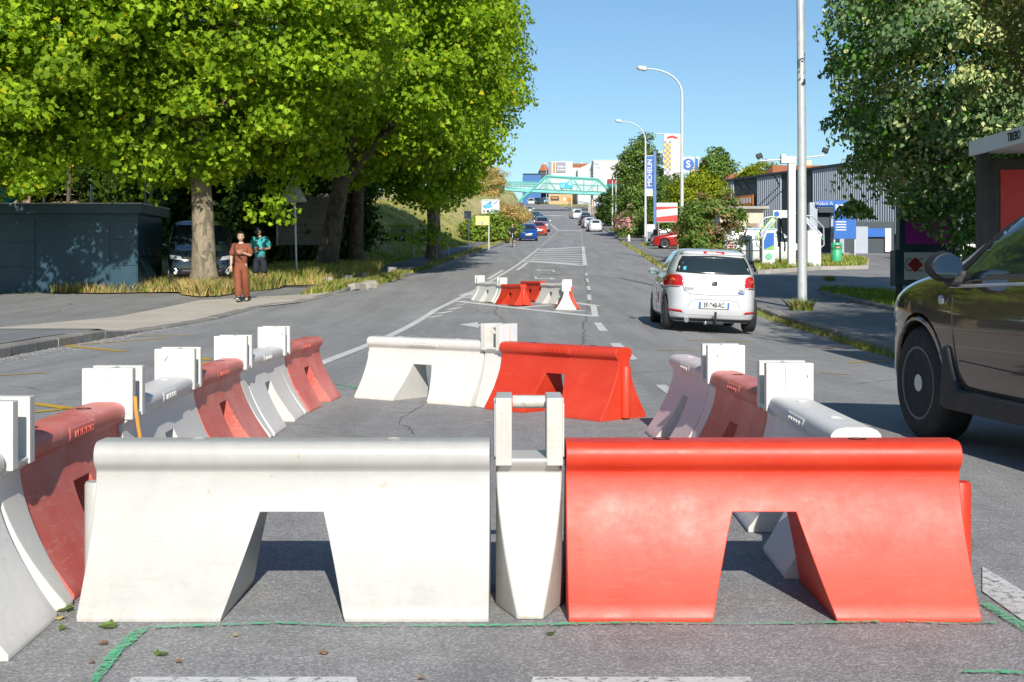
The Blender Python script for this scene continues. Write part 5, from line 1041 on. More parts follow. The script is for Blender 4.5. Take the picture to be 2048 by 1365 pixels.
# ------------------------------------------------------------ footbridge
D = 300.0; t = root('footbridge', 'turquoise steel truss footbridge spanning the avenue', 'footbridge', (P(1140, 0, D).x, D, prof(D)))
def q3(px, py, dy=0): v = rel(P(px, py, D), t); return Vector((v.x, dy, v.z))
M_MESH = NT('bridge_mesh'); M_MESH.set(Base_Color=(.45, .62, .58), Roughness=.6); _tr = M_MESH.n('BsdfTransparent'); _mx = M_MESH.n('MixShader'); _mx.inputs[0].default_value = .5; M_MESH.l(_tr.outputs[0], _mx.inputs[1]); M_MESH.l(M_MESH.b.outputs[0], _mx.inputs[2]); M_MESH.l(_mx.outputs[0], M_MESH.o.inputs[0]); M_MESH = M_MESH.m
def beam(nm, pts, w_, mat): MB().tube(pts, w_, 4).build(nm, mat, t)
m = MB(); 
for (p0, p1) in (((1012, 381), (1062, 385)), ((1062, 384.5), (1226, 391)), ((1226, 388), (1248, 384))):
    a, b = q3(*p0), q3(*p1); m.add([(a.x, 0, a.z), (b.x, 0, b.z), (b.x, 2.6, b.z), (a.x, 2.6, a.z), (a.x, 0, a.z + .75), (b.x, 0, b.z + .75), (b.x, 2.6, b.z + .75), (a.x, 2.6, a.z + .75)], [(0, 1, 2, 3), (4, 5, 6, 7), (0, 1, 5, 4), (2, 3, 7, 6), (0, 3, 7, 4), (1, 2, 6, 5)])
m.build('deck', M_TEAL, t)
for dy in (0.0, 2.6):
    beam('top_chord', [q3(1093, 353, dy), q3(1196, 359, dy)], .30, M_TEAL); beam('end_strut', [q3(1036, 404, dy), q3(1062, 382, dy), q3(1093, 353, dy)], .30, M_TEAL); beam('end_strut', [q3(1196, 359, dy), q3(1224, 386, dy), q3(1237, 399, dy)], .30, M_TEAL)
    for px, y0, y1 in ((1093, 354, 383), (1143, 356, 385), (1168, 357, 387), (1196, 359, 388)): beam('vertical', [q3(px, y0, dy), q3(px, y1, dy)], .10, M_TEAL)
    for a_, b_ in (((1093, 355), (1115, 384)), ((1143, 357), (1118, 384)), ((1146, 357), (1166, 386)), ((1196, 360), (1172, 386))): beam('diagonal', [q3(*a_, dy), q3(*b_, dy)], .12, M_TEAL)
    beam('mid_rail', [q3(1080, 366, dy), q3(1203, 372, dy)], .07, M_TEALD)
    a = [q3(1068, 380, dy), q3(1222, 386, dy), q3(1196, 361, dy), q3(1093, 355, dy)]; MB().add(a, [(0, 1, 2, 3)]).build('mesh_panel', M_MESH, t)
    for yy in (364, 368, 372): beam('handrail', [q3(1012, yy, dy), q3(1075, yy + 1, dy)], .10, M_TEALD if yy > 364 else M_TEAL); beam('handrail', [q3(1214, yy + 5, dy), q3(1248, yy + 6, dy)], .10, M_TEALD)
    for px in range(1014, 1070, 9): beam('rail_post', [q3(px, 364, dy), q3(px, 378, dy)], .07, M_TEAL)
    for px in range(1226, 1249, 7): beam('rail_post', [q3(px, 369, dy), q3(px, 381, dy)], .07, M_TEAL)
    MB().add([q3(1012, 366, dy), q3(1074, 367, dy), q3(1066, 378, dy), q3(1012, 377, dy)], [(0, 1, 2, 3)]).build('mesh_panel', M_MESH, t)
a, b = q3(1120, 366), q3(1146, 377); MB().box(((a.x + b.x) / 2, -.35, (a.z + b.z) / 2), (b.x - a.x, .08, a.z - b.z)).build('banner_panel', M_CYAN, t); text_mesh('lettering', 'U', 1.0, M_SW, t, (a.x + .6, -.4, (a.z + b.z) / 2 - .1), (R(90), 0, 0), .01, bold=.03); MB().box((b.x - .7, -.4, a.z - .35), (.9, .02, .3)).build('white_patch', M_SW, t)
pr = MB(); pr.box((q3(1246, 0).x, 1.3, 1.5), (1.2, 2.4, 9)); pr.build('pier', M_CONC, t)
t = root('bridge_ramp', 'grey blue parapet ramp climbing to the footbridge on the right', 'ramp', (P(1218, 0, 270).x, 270, prof(270))); a, b, c, e = [rel(P(*q, 270), t) for q in ((1196, 422), (1196, 410), (1223, 394), (1223, 404))]
MB().prism([(a.x, a.z), (b.x, b.z), (c.x, c.z), (e.x, e.z)], 0, .3, 'XZ').build('parapet', pm('blue_grey_railing', (.16, .23, .29), .5), t); MB().prism([(a.x, a.z - .1), (e.x, e.z - .1), (e.x + 1.6, e.z - .1), (e.x + 1.6, -.5), (a.x, -.5)], .1, 1.6, 'XZ').build('support_wall', M_DGREY, t)
for i, (px0, py0, px1, py1, d, mt, nm, lab) in enumerate([(1176, 407, 1182, 427, 262, M_CONC, 'gate_pillar', 'slim pale gate pillar near the footbridge ramp'), (1186, 413, 1196, 432, 258, M_BRICKP, 'gate_pillar', 'wide pinkish gate pillar beside the footbridge ramp')]):
    c = P((px0 + px1) / 2, 0, d); t = root(nm, lab, 'pillar', (c.x, d, terr(c.x, d))); z1 = rel(P(0, py0, d), t).z; MB().box((0, 0, z1 / 2), ((px1 - px0) / F * d, .5, z1)).build('shaft', mt, t); MB().box((0, 0, z1 + .06), ((px1 - px0) / F * d + .15, .65, .12)).build('cap', M_CONC, t)
t, a, b, y = board('poster_board', 'orange and white poster panel near the ramp', 'poster', 1184, 400, 1194, 414, 272, M_SW); dec(t, 'orange_blocks', a, b, .1, .15, .45, .9, M_SO, y); dec(t, 'blue_strip', a, b, .7, .1, .95, .9, M_SB, y)
# fences, hoardings and buildings past the bridge
def blk(name, label, cat, px0, py0, px1, py1, d, mat, dp=10, part='wall'):
    c = P((px0 + px1) / 2, 0, d); t = root(name, label, cat, (c.x, d, terr(c.x, d) - 1)); a, b = rel(P(px0, py0, d), t), rel(P(px1, py1, d), t)
    MB().box(((a.x + b.x) / 2, dp / 2, a.z / 2 - 1), (b.x - a.x, dp, a.z + 2)).build(part, mat, t); return t, a, b
t, a, b = blk('boundary_wall', 'long tan boundary wall beyond the footbridge', 'wall', 1098, 388, 1182, 405, 372, M_TAN, .4, 'wall_panel'); MB().box(((a.x + b.x) / 2, .2, a.z + .1), (b.x - a.x, .7, .25)).build('coping', M_CONC, t)
t, a, b, y = board('banner', 'black banner with orange writing on the tan wall', 'banner', 1101, 393, 1118, 402, 366, M_BLK, legs=()); dec(t, 'orange_stripe', a, b, .1, .25, .85, .5, M_SO, y)
t, a, b, y = board('banner', 'orange banner with a white disc on the tan wall', 'banner', 1124, 395, 1142, 403, 366, M_SO, legs=()); MB().lathe((a.x + .7, y, (a.z + b.z) / 2), [(0, -.02), (.5, -.02), (.5, 0), (0, 0)], 14, axis='Y').build('white_disc', M_SW, t)
m = MB()
for i in range(38):
    q = i / 37; y = 300 + 40 * q; x = XR(y) + 5.2 - 3 * q; m.box((x, y, terr(x, y) + .8), (.07, .07, 1.6))
m.tube([(XR(300) + 5.2, 300, prof(300) + 1.6), (XR(320) + 3.7, 320, prof(320) + 1.65), (XR(340) + 2.2, 340, prof(340) + 1.7)], .05, 6); tag(m.build('railing_fence', M_DGREY), 'dark railing fence curving beside the pavement past the bridge', 'fence')
t, a, b = blk('shop_building', 'white box building carrying a grey furniture shop sign', 'building', 1103, 323, 1145, 400, 400, M_WHT, 12)
a2, b2 = rel(P(1106, 325, 400), t), rel(P(1131, 346, 400), t); MB().box(((a2.x + b2.x) / 2 + .5, -.1, (a2.z + b2.z) / 2), (b2.x - a2.x - .9, .2, a2.z - b2.z)).build('sign_board', M_CHK, t); MB().box((a2.x + .35, -.1, (a2.z + b2.z) / 2), (.6, .2, a2.z - b2.z)).build('orange_stripe', M_SO, t)
text_mesh('lettering', 'Mobilier', .85, M_SW, t, ((a2.x + b2.x) / 2 + .6, -.22, (a2.z + b2.z) / 2 + .25), (R(90), 0, 0), .01, bold=.03, sx=.9); text_mesh('lettering', 'de France', .72, M_SW, t, ((a2.x + b2.x) / 2 + .6, -.22, (a2.z + b2.z) / 2 - .7), (R(90), 0, 0), .01, bold=.03, sx=.9)
c_ = rel(P(1097, 325, 402), t); e_ = rel(P(1097, 400, 402), t); MB().box((a.x - .5, .3, (a.z) / 2 - 1), (.9, .6, a.z + 1.6)).build('side_strip', M_CHK, t)
t, a, b = blk('shop_building', 'lower white wing between the sign building and the gabled hall', 'building', 1145, 336, 1190, 400, 408, M_WHT, 10); 
t = root('gabled_hall', 'large white gabled hall right of the orange roof', 'building', (P(1235, 0, 360).x, 360, prof(360) - 1)); v = [rel(P(*q, 360), t) for q in ((1157, 336), (1187, 322), (1270, 321), (1290, 330))]
MB().prism([(v[0].x, -1), (v[0].x, v[0].z), (v[1].x, v[1].z), (v[1].x, -1)], 4, 16, 'XZ').build('side_wing', pm('bluish_white', (.55, .60, .65), .8), t); MB().prism([(v[1].x, -1), (v[1].x, v[1].z), (v[2].x, v[2].z), (v[3].x, v[3].z), (v[3].x, -1)], 0, 16, 'XZ').build('front_wall', M_WHT, t); MB().box(((v[1].x + v[2].x) / 2, 8, v[1].z + .1), (v[2].x - v[1].x + .3, 16.4, .2)).build('roof_trim', M_GALV, t)
for px in (1181, 1260): c = rel(P(px, 343, 360), t); MB().box((c.x, -.05 if px > 1187 else 3.95, c.z), (.5, .1, 1.6 if px > 1187 else 2.2)).build('window', M_SIGNB, t)
house('orange tiled roof between the two white buildings', 1128, 1186, 337, 324, 430, M_WHT, dp=14, hip=.1); house('dark gabled barn with orange roof left of the shop sign', 1080, 1097, 342, 325, 415, M_DGREY, dp=14, hip=.55)
t, a, b = blk('blue_hall', 'blue metal shed left of the barn behind the bridge', 'building', 1046, 349, 1082, 400, 395, M_BLUEB, 14); MB().box(((a.x + b.x) / 2, -.1, a.z + .1), (b.x - a.x + .3, .4, .25)).build('roof_edge', M_DGREY, t)
t = root('red_roof_shed', 'low shed with red metal roof right of the footbridge', 'building', (P(1240, 0, 330).x, 330, prof(330) - 1)); a, b = rel(P(1218, 355, 330), t), rel(P(1256, 370, 330), t); MB().add([(a.x, 0, b.z), (b.x, 0, b.z), (b.x, 6, a.z), (a.x, 6, a.z), (a.x, 8, b.z), (b.x, 8, b.z)], [(0, 1, 2, 3), (3, 2, 5, 4), (0, 3, 4), (1, 5, 2), (0, 4, 5, 1)]).build('roof', M_REDROOF, t); MB().box(((a.x + b.x) / 2, 4, b.z / 2 - .1), (b.x - a.x - .3, 7.4, b.z)).build('wall', M_TEALD, t)
D = 200; t = root('billboard', 'dark backed roof billboard above the feathery tree', 'billboard', (P(1298, 0, D).x, D, terr(20, D))); a, b = rel(P(1271, 305, D), t), rel(P(1327, 327, D), t); MB().box(((a.x + b.x) / 2, 0, (a.z + b.z) / 2), (b.x - a.x, .15, a.z - b.z)).build('panel', M_SIGNB if False else pm('slate_panel', (.10, .17, .22), .5), t)
for x in (a.x, 0.1, b.x): MB().box((x, -.1, (a.z + b.z) / 2), (.18, .1, a.z - b.z + .2)).build('frame', M_SW, t); MB().box((x, .3, b.z / 2), (.2, .2, b.z)).build('leg', M_GALV, t)
MB().box(((a.x + b.x) / 2, -.1, a.z), (b.x - a.x, .1, .18)).build('frame', M_SW, t)
# ------------------------------------------------------------ vehicles
M_TYRE = pm('tyre_rubber', (.022, .022, .024), .8, var=.3, vs=8, bump=.3, bs=30); M_RIM = pm('alloy_rim', (.42, .43, .45), .3, metal=.8); M_STEELR = pm('black_steel_rim', (.13, .14, .16), .4, metal=.3)
M_GLASS = pm('car_glass', (.018, .028, .034), .04, var=.05, coat=.5); M_TRIM = pm('black_trim', (.02, .022, .025), .55); M_CHROME = pm('chrome', (.7, .7, .72), .12, metal=1.0)
M_TAIL = pm('tail_lamp_red', (.55, .012, .01), .12, var=.15, vs=20, coat=.8); M_TAILI = pm('tail_lamp_bright', (.85, .12, .03), .2); M_HEAD = pm('head_lamp', (.62, .66, .68), .1, metal=.5); M_PLATE = pm('plate_white', (.72, .73, .72), .4, var=.05)
def carpaint(name, c, metal=.0, rough=.22): return pm(name, c, rough, metal=metal, var=.05, vs=1.5, coat=1.0)
def loft(slices, nu=88, nz=64):
    zs = [s[0] for s in slices]; zz = np.unique(np.concatenate([np.linspace(zs[0], zs[-1], nz), zs])); out = []
    def cr(col_):
        ys = np.array([s[col_] for s in slices]); zsn = np.array(zs); m = np.gradient(ys, zsn); r = []
        dl = np.diff(ys) / np.diff(zsn)
        for i in range(len(m)):      # monotone limiter
            if 0 < i < len(m) - 1:
                if dl[i - 1] * dl[i] <= 0: m[i] = 0
                else: m[i] = np.sign(dl[i]) * min(abs(m[i]), 3 * min(abs(dl[i - 1]), abs(dl[i])))
        for z in zz:
            i = int(min(max(np.searchsorted(zsn, z, 'right') - 1, 0), len(zsn) - 2)); h = zsn[i + 1] - zsn[i]; t = (z - zsn[i]) / h
            r.append((2 * t**3 - 3 * t**2 + 1) * ys[i] + (t**3 - 2 * t**2 + t) * h * m[i] + (-2 * t**3 + 3 * t**2) * ys[i + 1] + (t**3 - t**2) * h * m[i + 1])
        return r
    W, Y0, Y1, N = cr(1), cr(2), cr(3), cr(4)
    vs = []
    for z, w_, y0, y1, n in zip(zz, W, Y0, Y1, N):
        yc, hl = (y0 + y1) / 2, (y1 - y0) / 2
        for j in range(nu):
            q = 2 * math.pi * j / nu; c, s = math.cos(q), math.sin(q)
            vs.append((w_ * math.copysign(abs(c) ** (2 / n), c), yc + hl * math.copysign(abs(s) ** (2 / n), s), z))
    k = len(zz); fs = [(i * nu + j, i * nu + (j + 1) % nu, (i + 1) * nu + (j + 1) % nu, (i + 1) * nu + j) for i in range(k - 1) for j in range(nu)]
    fs += [tuple(range(nu))[::-1], tuple((k - 1) * nu + j for j in range(nu))]
    return vs, fs
def car_shell(slices, axles, R_, nu=88, nz=64, arch_in=.26):
    vs, fs = loft(slices, nu, nz); me = bpy.data.meshes.new('shell'); me.from_pydata(vs, [], fs)
    bm = bmesh.new(); bm.from_mesh(me); bmesh.ops.recalc_face_normals(bm, faces=bm.faces); bm.to_mesh(me); bm.free()
    o = bpy.data.objects.new('shell', me); col.objects.link(o)
    hwid = max(s[1] for s in slices); cut = MB()
    for y in axles:
        for s in (-1, 1): cut.lathe((s * (hwid - arch_in + .3) - .3 * 1 * 0, y, R_ * .94), [(R_, -.3), (R_, .3)], 32, axis='X')
    c = cut.build('cut', []) if False else None
    cm = bpy.data.meshes.new('cut'); cm.from_pydata(cut.v, [], cut.f); bm = bmesh.new(); bm.from_mesh(cm); bmesh.ops.recalc_face_normals(bm, faces=bm.faces); bm.to_mesh(cm); bm.free(); co = bpy.data.objects.new('cut', cm); col.objects.link(co)
    b = o.modifiers.new('b', 'BOOLEAN'); b.operation = 'DIFFERENCE'; b.object = co; b.solver = 'EXACT'
    bpy.context.view_layer.update(); dg = bpy.context.evaluated_depsgraph_get(); r = bpy.data.meshes.new_from_object(o.evaluated_get(dg))
    bvh = BVHTree.FromPolygons([v[:] for v in vs], fs)
    for x in (o, co): bpy.data.objects.remove(x)
    mi = []
    for p in r.polygons:
        cc = p.center; a = 0
        for y in axles:
            if math.hypot(cc.y - y, cc.z - R_ * .94) < R_ + .004 and abs(cc.x) > hwid - arch_in - .01 and (abs(p.normal.x) < .5 or abs(cc.x) < hwid - arch_in + .02): a = 1
        if p.normal.z < -.9 and cc.z < slices[0][0] + .05: a = 1
        mi.append(a)
    r.polygons.foreach_set('material_index', mi); r.polygons.foreach_set('use_smooth', [True] * len(mi))
    try: r.set_sharp_from_angle(angle=R(32))
    except Exception: pass
    r.materials.clear(); return r, bvh
def patch(name, bvh, poly, plane, mat, t, off=.004, step=.06, rim=.006, bulge=0.0):
    """panel whose outline is drawn in a side (YZ) or end (XZ) view and laid onto the shell"""
    v, f = tri_poly(poly, step); m = MB(); P3 = []; ok = True
    for p in v:
        if plane[0] == 'x': s = 1 if plane[1] == '+' else -1; o_, d_ = Vector((s * 3, p.x, p.y)), Vector((-s, 0, 0))
        elif plane[0] == 'y': s = 1 if plane[1] == '+' else -1; o_, d_ = Vector((p.x, s * 4, p.y)), Vector((0, -s, 0))
        else: s = 1; o_, d_ = Vector((p.x, p.y, 4)), Vector((0, 0, -1))
        h, n, i, q = bvh.ray_cast(o_, d_)
        if h is None: h, n, i, q = bvh.find_nearest(Vector((p.x if plane[0] != 'x' else s * .8, p.y if plane[0] == 'z' else (p.x if plane[0] == 'x' else s * 2), 1.0 if plane[0] == 'z' else p.y)))
        if n.dot(d_) > 0: n = -n
        P3.append(h + n * off)
    m.add(P3, f); o = m.build(name, mat, t, smooth=True, fix=True)
    bm = bmesh.new(); bm.from_mesh(o.data); bm.faces.ensure_lookup_table()
    ax = {'x': 0, 'y': 1, 'z': 2}[plane[0]]; sg = 1 if plane[1] == '+' else -1
    if sum(fc.normal[ax] for fc in bm.faces) * sg < 0: bmesh.ops.reverse_faces(bm, faces=bm.faces)
    bm.to_mesh(o.data); bm.free()
    sl = o.modifiers.new('thick', 'SOLIDIFY'); sl.thickness = rim; sl.offset = -1; return o
def seam(name, bvh, pts, plane, t, w_=.006, mat=None):
    v = [Vector(p) for p in pts]; out = []
    for a, b in zip(v, v[1:]):
        k = max(1, int((b - a).length / .05)); out += [a.lerp(b, j / k) for j in range(k)]
    out.append(v[-1]); q3_ = []
    for p in out:
        if plane[0] == 'x': s = 1 if plane[1] == '+' else -1; h = bvh.ray_cast(Vector((s * 3, p.x, p.y)), Vector((-s, 0, 0)))
        elif plane[0] == 'y': s = 1 if plane[1] == '+' else -1; h = bvh.ray_cast(Vector((p.x, s * 4, p.y)), Vector((0, -s, 0)))
        else: h = bvh.ray_cast(Vector((p.x, p.y, 4)), Vector((0, 0, -1)))
        if h[0] is not None: q3_.append(h[0])
    if len(q3_) > 1: MB().tube(q3_, w_ / 2, 6).build(name, mat or M_TRIM, t)
def wheel(t, x, y, r, w_, steel=False, spokes=5, low=False):
    s = 1 if x > 0 else -1; e = bpy.data.objects.new('wheel', None); col.objects.link(e); e.parent = t; e.location = (x, y, r); n = 20 if low else 40
    MB().lathe((0, 0, 0), [(r * .62, s * w_ / 2), (r * .66, s * (w_ / 2 + .004)), (r * .90, s * (w_ / 2 + .002)), (r * .975, s * w_ * .42), (r, s * w_ * .3), (r, -s * w_ * .3), (r * .975, -s * w_ * .42), (r * .9, -s * w_ / 2), (r * .62, -s * w_ / 2)], n, axis='X').build('tyre', M_TYRE, e, smooth=True, ang=40)
    mt = M_STEELR if steel else M_RIM; q = MB()
    q.lathe((0, 0, 0), [(r * .645, s * (w_ / 2 - .002)), (r * .64, s * (w_ / 2 + .008)), (r * .60, s * (w_ / 2 + .006)), (r * .585, s * (w_ / 2 - .03)), (r * .57, s * .0), (r * .645, 0)], n, axis='X')
    if low: q.lathe((0, 0, 0), [(0, s * (w_ / 2 - .01)), (r * .6, s * (w_ / 2 - .02)), (r * .6, 0), (0, 0)], n, axis='X')
    elif steel:
        q.lathe((0, 0, 0), [(0, s * (w_ / 2 - .012)), (r * .22, s * (w_ / 2 - .012)), (r * .3, s * (w_ / 2 - .035)), (r * .44, s * (w_ / 2 - .02)), (r * .60, s * (w_ / 2 - .055)), (r * .6, 0), (0, 0)], n, axis='X')
    else:
        for k in range(spokes):
            a = 2 * math.pi * k / spokes
            for da in (-.12, .12):
                c, sn = math.cos(a + da), math.sin(a + da); nx, ny = -sn, c; hw0 = .022
                p0, p1 = (c * r * .12, sn * r * .12), (c * r * .61, sn * r * .61)
                vs = [(s * (w_ / 2 - .01 - dz), p[0] + nx * e_ * hw0, p[1] + ny * e_ * hw0) for dz in (0, .03) for p in (p0, p1) for e_ in (-1, 1)]
                q.add(vs, [(0, 1, 3, 2), (4, 5, 7, 6), (0, 1, 5, 4), (2, 3, 7, 6), (0, 2, 6, 4), (1, 3, 7, 5)])
        q.lathe((0, 0, 0), [(0, s * (w_ / 2 - .002)), (r * .17, s * (w_ / 2 - .004)), (r * .18, s * (w_ / 2 - .03)), (0, s * (w_ / 2 - .03))], 20, axis='X')
    q.build('rim', mt, e, smooth=True, ang=35)
    if not low:
        if not steel: MB().lathe((0, 0, 0), [(0, s * (w_ / 2 - .05)), (r * .56, s * (w_ / 2 - .05)), (r * .56, s * 0), (0, s * 0)], 24, axis='X').build('brake_disc', M_TRIM, e, smooth=True)
        if steel:
            MB().lathe((0, 0, 0), [(0, s * (w_ / 2 + .006)), (r * .15, s * (w_ / 2 + .004)), (r * .16, s * (w_ / 2 - .012)), (0, s * (w_ / 2 - .012))], 20, axis='X').build('hub_cap', M_HEAD, e, smooth=True)
            for k in range(8):
                a = 2 * math.pi * (k + .5) / 8; MB().lathe((s * (w_ / 2 - .024), math.cos(a) * r * .47, math.sin(a) * r * .47), [(0, -s * .01), (r * .095, -s * .01), (r * .095, s * .004), (0, s * .004)], 12, axis='X').build('rim_hole', M_DARKM, e)
    return e
def mirror(t, x, y, z, mat, sz=(.2, .12, .14), face=-1):
    s = 1 if x > 0 else -1; m = MB(); m.lathe((x + s * sz[0] / 2, y, z), [(0, -sz[1] * .5), (sz[2] * .42, -sz[1] * .45), (sz[2] * .5, -sz[1] * .1), (sz[2] * .38, sz[1] * .35), (0, sz[1] * .5)], 16, axis='Y')
    for i in range(len(m.v)): v = m.v[i]; m.v[i] = (x + s * sz[0] / 2 + (v[0] - x - s * sz[0] / 2) * sz[0] / sz[2], v[1], v[2])
    o = m.build('mirror', mat, t, smooth=True); MB().tube([(x - s * .06, y + .02, z - sz[2] * .3), (x + s * .06, y, z - sz[2] * .25)], .022, 8).build('mirror_arm', M_TRIM, o)
    g = MB(); g.lathe((x + s * sz[0] / 2, y + face * sz[1] * .52, z), [(0, -.004), (sz[2] * .4, -.004), (sz[2] * .4, .004), (0, .004)], 20, axis='Y')
    for i in range(len(g.v)): v = g.v[i]; g.v[i] = (x + s * sz[0] / 2 + (v[0] - x - s * sz[0] / 2) * sz[0] / sz[2], v[1], v[2])
    g.build('mirror_glass', pm('mirror_glass', (.45, .55, .62), .05, metal=1.0), o); return o
def plate(t, y, z, fs, s='EF-948-RC', bl=True):
    r = 0 if fs < 0 else R(180); o = MB().box((0, y, z), (.52, .012, .11)).build('number_plate', M_PLATE, t, bevel=.003)
    for x in (-.245, .245): MB().box((x, y + fs * .0075, z), (.03, .004, .108)).build('plate_band', M_SB, o)
    if s: text_mesh('plate_lettering', s, .112, M_BLK, o, (0, y + fs * .010, z), (R(90), 0, r), .002, sx=.74, bold=.003)
    return o
SH = {
 'hatch': dict(R=.315, W=.205, ax=(-1.26, 1.20), tr=.72, sl=[(.17, .74, -1.82, 1.80, 6), (.24, .80, -1.90, 1.90, 5.5), (.36, .83, -1.965, 1.965, 5), (.52, .84, -1.985, 1.98, 4.6), (.68, .842, -1.975, 1.95, 4.4), (.78, .838, -1.95, 1.86, 4.2), (.86, .825, -1.925, 1.62, 4.2), (.93, .805, -1.905, 1.30, 4.4), (.99, .78, -1.885, 1.03, 4.6), (1.05, .765, -1.86, .90, 5), (1.2, .70, -1.775, .60, 5), (1.33, .635, -1.69, .33, 4.6), (1.39, .60, -1.645, .18, 4.2), (1.43, .55, -1.56, .0, 3.6), (1.455, .45, -1.35, -.22, 3), (1.465, .25, -1.0, -.5, 2.6)]),
 'suv': dict(R=.36, W=.225, ax=(-1.35, 1.33), tr=.77, sl=[(.24, .80, -2.0, 1.98, 7), (.32, .86, -2.08, 2.08, 6.5), (.5, .90, -2.13, 2.15, 5.5), (.72, .905, -2.13, 2.14, 5.4), (.84, .895, -2.12, 2.08, 6.5), (.93, .88, -2.10, 1.95, 7.5), (1.0, .862, -2.09, 1.72, 8), (1.05, .845, -2.07, 1.45, 8), (1.10, .82, -2.06, 1.22, 7.5), (1.2, .785, -2.03, .98, 7), (1.36, .725, -1.97, .62, 6.5), (1.50, .66, -1.9, .30, 6), (1.59, .61, -1.82, .05, 5), (1.65, .53, -1.7, -.25, 4), (1.68, .35, -1.3, -.7, 3)]),
 'van': dict(R=.33, W=.21, ax=(-1.6, 1.62), tr=.80, sl=[(.2, .84, -2.3, 2.2, 9), (.3, .90, -2.38, 2.30, 8), (.5, .94, -2.42, 2.36, 7), (.75, .955, -2.42, 2.33, 6.5), (.92, .95, -2.41, 2.22, 6), (1.02, .945, -2.40, 2.02, 6), (1.10, .935, -2.40, 1.76, 6.5), (1.18, .92, -2.39, 1.56, 7), (1.4, .88, -2.37, 1.30, 8), (1.65, .83, -2.34, 1.0, 8), (1.80, .79, -2.31, .80, 7), (1.87, .73, -2.25, .62, 6), (1.92, .6, -2.05, .35, 4.5), (1.935, .3, -1.6, -.2, 3)]),
}
SH['van']['bt'] = 1.14; SH['hatch']['bt'] = .98; SH['suv']['bt'] = 1.10
_shell = {}
def shell(kind, low):
    if (kind, low) not in _shell:
        d = SH[kind]; _shell[kind, low] = car_shell(d['sl'], d['ax'], d['R'] + .055, 48 if low else 112, 30 if low else 84)
    return _shell[kind, low]
def yf_at(kind, z, i=3):
    sl = SH[kind]['sl']; return float(np.interp(z, [s[0] for s in sl], [s[i] for s in sl]))
def car(name, label, cat, kind, paint_, loc, rz, low=True, group=None, roll=0.0, pitch=0.0, plate_s=None, tail=M_TAIL, steel=False, scale=(1, 1, 1), glass_rear=True, side_glass=True):
    d = SH[kind]; me, bvh = shell(kind, low); t = thing(name, label, cat, loc, rz, group); t.rotation_euler = (pitch, roll, rz); t.scale = scale
    me2 = me.copy(); o = link('body', me2, [paint_, M_TRIM], t)
    bt = d['bt']; top = d['sl'][-3][0] - .055
    yw = lambda z: yf_at(kind, z); yr = lambda z: yf_at(kind, z, 2); xw = lambda z: yf_at(kind, z, 1)
    st = .12 if low else .05
    patch('windscreen', bvh, [(-xw(bt) * .86, bt + .03), (xw(bt) * .86, bt + .03), (xw(top) * .88, top - .01), (-xw(top) * .88, top - .01)], 'y+', M_GLASS, t, step=st)
    if glass_rear:
        z0, z1 = (bt + .05, top - .03); patch('rear_window', bvh, [(-xw(z0) * .84, z0), (xw(z0) * .84, z0), (xw(z1) * .88, z1), (-xw(z1) * .88, z1)], 'y-', M_GLASS, t, step=st)
    for s in '+-':
        a0 = yw(bt) - .22; b0 = yr(bt) + (.62 if kind != 'van' else 1.2); a1 = yw(top) - .12; b1 = yr(top) + (.45 if kind != 'van' else 1.3)
        mid = -.05 if kind != 'van' else .55
        if side_glass:
            patch('side_window', bvh, [(mid + .03, bt + .02), (a0, bt + .02), (a1 - .02, top - .03), (mid + .03, top - .01)], 'x' + s, M_GLASS, t, step=st)
            if kind != 'van' or side_glass == 2: patch('side_window', bvh, [(b0 if kind != 'van' else -.5, bt + .03), (mid - .03, bt + .02), (mid - .03, top - .01), (b1 if kind != 'van' else -.5, top - .03)], 'x' + s, M_GLASS, t, step=st)
        sg = 1 if s == '+' else -1; zl = {'hatch': .74, 'suv': .80, 'van': .80}[kind]; x0 = xw(zl)
        patch('headlight', bvh, [(sg * x0 * .52, zl - .09), (sg * x0 * .90, zl - .05), (sg * x0 * .93, zl + .07), (sg * x0 * .60, zl + .02)], 'y+', M_HEAD, t, step=st)
        if kind == 'van': patch('taillight', bvh, [(sg * x0 * .86, .75), (sg * x0 * .965, .75), (sg * x0 * .955, 1.25), (sg * x0 * .87, 1.25)], 'y-', tail, t, step=st)
        elif tail is not None: patch('taillight', bvh, [(sg * x0 * .66, zl + .02), (sg * x0 * .955, zl + .02), (sg * x0 * .955, zl + .22), (sg * x0 * .70, zl + .22)], 'y-', tail, t, step=st)
    if low:
        patch('grille', bvh, [(-.45, .34), (.45, .34), (.52, .50), (-.52, .50)], 'y+', M_TRIM, t, step=st)
        MB().box((0, yw(.55) + .012, .56), (.5, .02, .11)).build('number_plate', M_PLATE, t); MB().box((0, yr(.6) - .012, .62 if kind != 'van' else .9), (.5, .02, .11)).build('number_plate', M_PLATE, t)
    for y in d['ax']:
        for s in (-1, 1): wheel(t, s * d['tr'] if not low else s * (d['tr'] + .0), y, d['R'], d['W'], steel, low=low)
    if kind != 'suv' or low:
        for s in (-1, 1): mirror(t, s * (xw(bt) - .02), a0 - .12, bt + .04, paint_)
    return t, bvh
